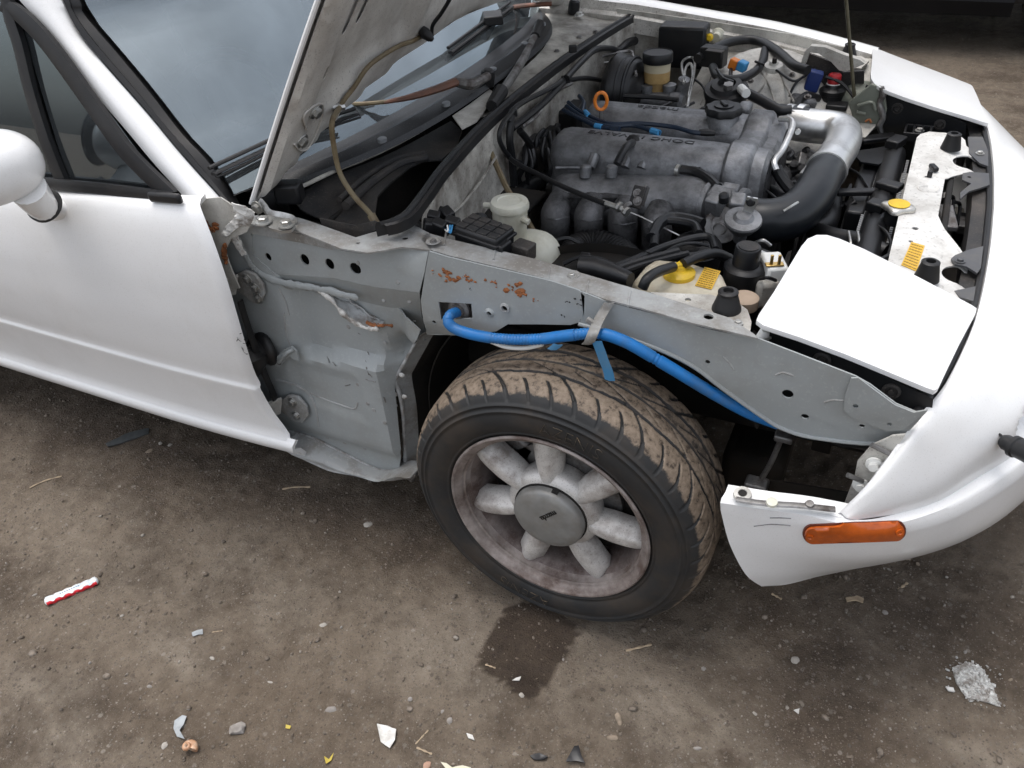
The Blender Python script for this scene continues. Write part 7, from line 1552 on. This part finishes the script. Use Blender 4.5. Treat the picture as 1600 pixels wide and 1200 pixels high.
PEB = [(140, 1035, 'small pebble lying left of the pale earth patch'), (505, 975, 'small pebble lying left one of two close together left of the wet patch'), (532, 976, 'small pebble lying right one of two close together left of the wet patch'), (195, 1066, 'small pebble lying by the grey plastic film, leftmost'), (232, 1070, 'small pebble lying between the wrapper and the snail shell'), (690, 1107, 'small pebble lying upper of two above the white plastic shard'), (702, 1122, 'small pebble lying lower of two above the white plastic shard'), (640, 1090, 'small pebble lying above the white cracked shell fragment'), (1510, 1015, 'small pebble lying just above the crushed glass'), (1180, 1110, 'small pebble lying in the bottom right between the round pale stone and the bottom edge'), (1435, 880, 'small pebble lying right under the bumper, left of a darker one'), (1480, 900, 'small pebble lying right under the bumper near the right edge'), (1100, 1040, 'small pebble lying left of the pale flat round stone'), (815, 1085, 'small pebble lying at the lower tip of the wet patch'), (880, 1030, 'small pebble lying at the right rim of the wet patch'), (55, 930, 'small pebble lying left of the red wrapper'), (190, 962, 'small pebble lying right below the red wrapper'), (420, 1060, 'small pebble lying above the angular grey stone'), (330, 1025, 'small pebble lying below the small grey film scrap'), (1040, 1085, 'small pebble lying right of the tan stone pair')]
for px, py, lb in PEB:
    stone(px, py, SR.uniform(.007, .013), SR.uniform(.6, 1), SR.uniform(0, 180), int(SR.integers(0, 3)), lb, .7, 'small pebbles on the ground')
# snail shell
sh = gpt(297, 1172)
SHM = mat('shell', (.42, .22, .12), .35, var=.3, vscale=120, dirt=(.6, .5, .38), damt=.7, dscale=80)
C = [np.array([(.010*math.exp(-.16*t))*math.cos(t), (.010*math.exp(-.16*t))*math.sin(t), .012+.0012*t]) for t in np.linspace(0, 11, 60)]; rr = [.0085*math.exp(-.14*t) for t in np.linspace(0, 11, 60)]
o = mk('snail_shell', *tube_vf(C, rr, 12), SHM, None, smooth=60); o.location = tuple(sh); tag(o, 'brown and cream snail shell near the bottom edge', 'shell')
# paper, plastic, glass, bark
PAPER = mat('white_scrap', (.62, .61, .58), .5, var=.12, vscale=70, dirt=srgb(140, 130, 118), damt=.5, dscale=50); GSC = mat('grey_film', (.30, .32, .33), .35, var=.2, vscale=60); BSC_ = mat('black_scrap', (.015, .015, .017), .35, var=.2); WOOD = mat('dry_twig', (.36, .28, .19), .8, var=.2, vscale=80, bump=.4, bscale=200); YLF = mat('yellow_leaf', (.42, .32, .05), .6, var=.2)
flat_piece('shell_fragment', [(588, 1128), (605, 1131), (618, 1136), (616, 1152), (608, 1166), (594, 1156)], PAPER, 'white cracked shell fragment near the bottom edge', 'fragment', .002, .008, .03)
flat_piece('plastic_shard', [(728, 1142), (738, 1146), (741, 1154), (731, 1150)], PAPER, 'small white plastic shard right of the cracked shell fragment', 'shard', .002, .004); flat_piece('plastic_shard', [(806, 1056), (814, 1054), (811, 1060), (800, 1060)], PAPER, 'small white shard lying in the dark wet patch', 'shard', .002, .004)
flat_piece('plastic_film', [(272, 1124), (284, 1116), (291, 1118), (286, 1130), (280, 1140), (288, 1154), (276, 1150), (270, 1136)], GSC, 'crumpled grey plastic film left of the grey stone', 'plastic', .001, .006, .05)
flat_piece('plastic_film', [(298, 985), (315, 980), (316, 988), (300, 992)], GSC, 'small grey film scrap in the middle of the pale earth', 'plastic', .001, .004)
flat_piece('black_plastic', [(884, 1190), (897, 1166), (904, 1164), (908, 1180), (914, 1192), (900, 1188)], BSC_, 'bent black plastic piece at the bottom edge', 'plastic', .003, .010, .06); flat_piece('black_plastic', [(828, 1178), (842, 1173), (856, 1180), (850, 1184), (834, 1184)], BSC_, 'dull dark plastic flake left of the bent black piece', 'plastic', .003, .005)
flat_piece('rubber_strip', [(164, 692), (200, 676), (232, 668), (232, 676), (198, 688), (168, 696)], mat('dusty_rubber', (.06, .065, .065), .7), 'long dusty dark rubber strip below the door sill', 'strip', .004, .004)
flat_piece('leaf', [(688, 1188), (697, 1190), (706, 1196), (722, 1193), (736, 1197), (722, 1204), (700, 1203)], mat('pale_leaf', (.55, .52, .40), .6), 'pale dry leaf at the bottom edge', 'leaf', .0008, .006, .05)
flat_piece('leaf', [(505, 1178), (512, 1182), (520, 1172), (516, 1184), (508, 1190)], YLF, 'small yellow leaf scrap at the bottom edge', 'leaf', .0008, .005); flat_piece('leaf', [(445, 1128), (453, 1130), (451, 1135), (444, 1133)], YLF, 'tiny yellow speck of leaf right of the grey stone', 'leaf', .0008, .004)
def twig(a, b, r, label, bend=.0):
    p, q = gpt(*a), gpt(*b); c = (p+q)/2; L_ = np.linalg.norm(q-p); s = np.cross([0, 0, 1], q-p)*bend
    o = mk('twig', *tube_vf(catmull([p-c, (p-c)*.3+s, (q-c)*.4+s*.8, q-c], 4), [r*(.8+.3*math.sin(i*1.3)) for i in range(13)], 7, flat=.7), WOOD, None, smooth=50); o.location = (c[0], c[1], c[2]+r*1.0); return tag(o, label, 'twig')
twig((648, 1158), (668, 1136), .0016, 'longer straight twig near the pinkish stone'); twig((650, 1164), (674, 1174), .0020, 'shorter thick twig just below the longer twig'); twig((440, 760), (484, 758), .0032, 'pale stick lying below the sill end', .05); twig((978, 1016), (1018, 1006), .0028, 'weathered grey stick right of the wet patch'); twig((1206, 926), (1222, 934), .0028, 'pale splinter under the bumper corner'); twig((1404, 920), (1418, 910), .003, 'pale splinter on the dark gravel below the bumper'); twig((45, 760), (95, 742), .0022, 'thin dry straw below the door', .08); twig((758, 1035), (774, 1042), .0018, 'thin straw lying across the wet patch'); twig((330, 985), (346, 982), .0012, 'fine straw on the pale earth')
flat_piece('wood_chip', [(1322, 932), (1340, 929), (1350, 934), (1349, 940), (1338, 936), (1324, 938)], WOOD, 'curved pale wood chip under the front bumper', 'chip', .003, .005)
# broken glass flake patch: a crazed slab of windscreen glass
gl0 = gpt(1522, 1066); cg = empty('broken_glass', tuple(gl0), 'patch of crushed white safety glass by the right edge', 'glass'); GLB = mat('crushed_glass', (.50, .50, .48), .3, var=.35, vscale=260, dirt=(.19, .165, .14), damt=.85, dscale=70, dpow=(.42, .60))
poly = [U(*p, z=0)[:2]-gl0[:2] for p in ((1488, 1042), (1515, 1032), (1538, 1046), (1550, 1068), (1564, 1104), (1545, 1098), (1510, 1090), (1496, 1068))]
V2, F = cdt(poly, (), .006); mk('glass_sheet', [np.array([p[0], p[1], gz(gl0[0]+p[0], gl0[1]+p[1])-gl0[2]+.0022+.0016*noise.noise(Vector((p[0]*160, p[1]*160, 0)))]) for p in V2], F, GLB, cg, smooth=0, solid=.0015)
A = np.array(poly); k = 0; gp = MB()
while k < 260:
    p = SR.uniform(A.min(0)-.008, A.max(0)+.008)
    if inpoly(p, poly) or SR.random() < .12:
        s = .0010+.0030*SR.random()**2; gp.add(box_vf((p[0], p[1], gz(gl0[0]+p[0], gl0[1]+p[1])-gl0[2]+.0035), (s*SR.uniform(1, 2.2), s*SR.uniform(.8, 1.6), s*.8), R=rot(*SR.uniform(-40, 40, 3)*np.array([4, 1, 1])))); k += 1
go = gp.build('glass_grain', GLB, cg, smooth=0, bev=0); go['kind'] = 'stuff'
flat_piece('glass_chip', [(1478, 1072), (1490, 1074), (1492, 1080), (1482, 1079)], PAPER, 'white chip lying left of the crushed glass', 'chip', .003, .005); flat_piece('glass_chip', [(1241, 1106), (1250, 1104), (1249, 1112)], PAPER, 'small white chip left of centre of the dark bottom-right earth', 'chip', .002, .004)
stone(1384, 955, .014, .9, 0, 0, 'round grey stone on the dark earth under the bumper'); stone(1580, 1060, .014, .5, 60, 1, 'narrow tan stone at the right edge beside the crushed glass')
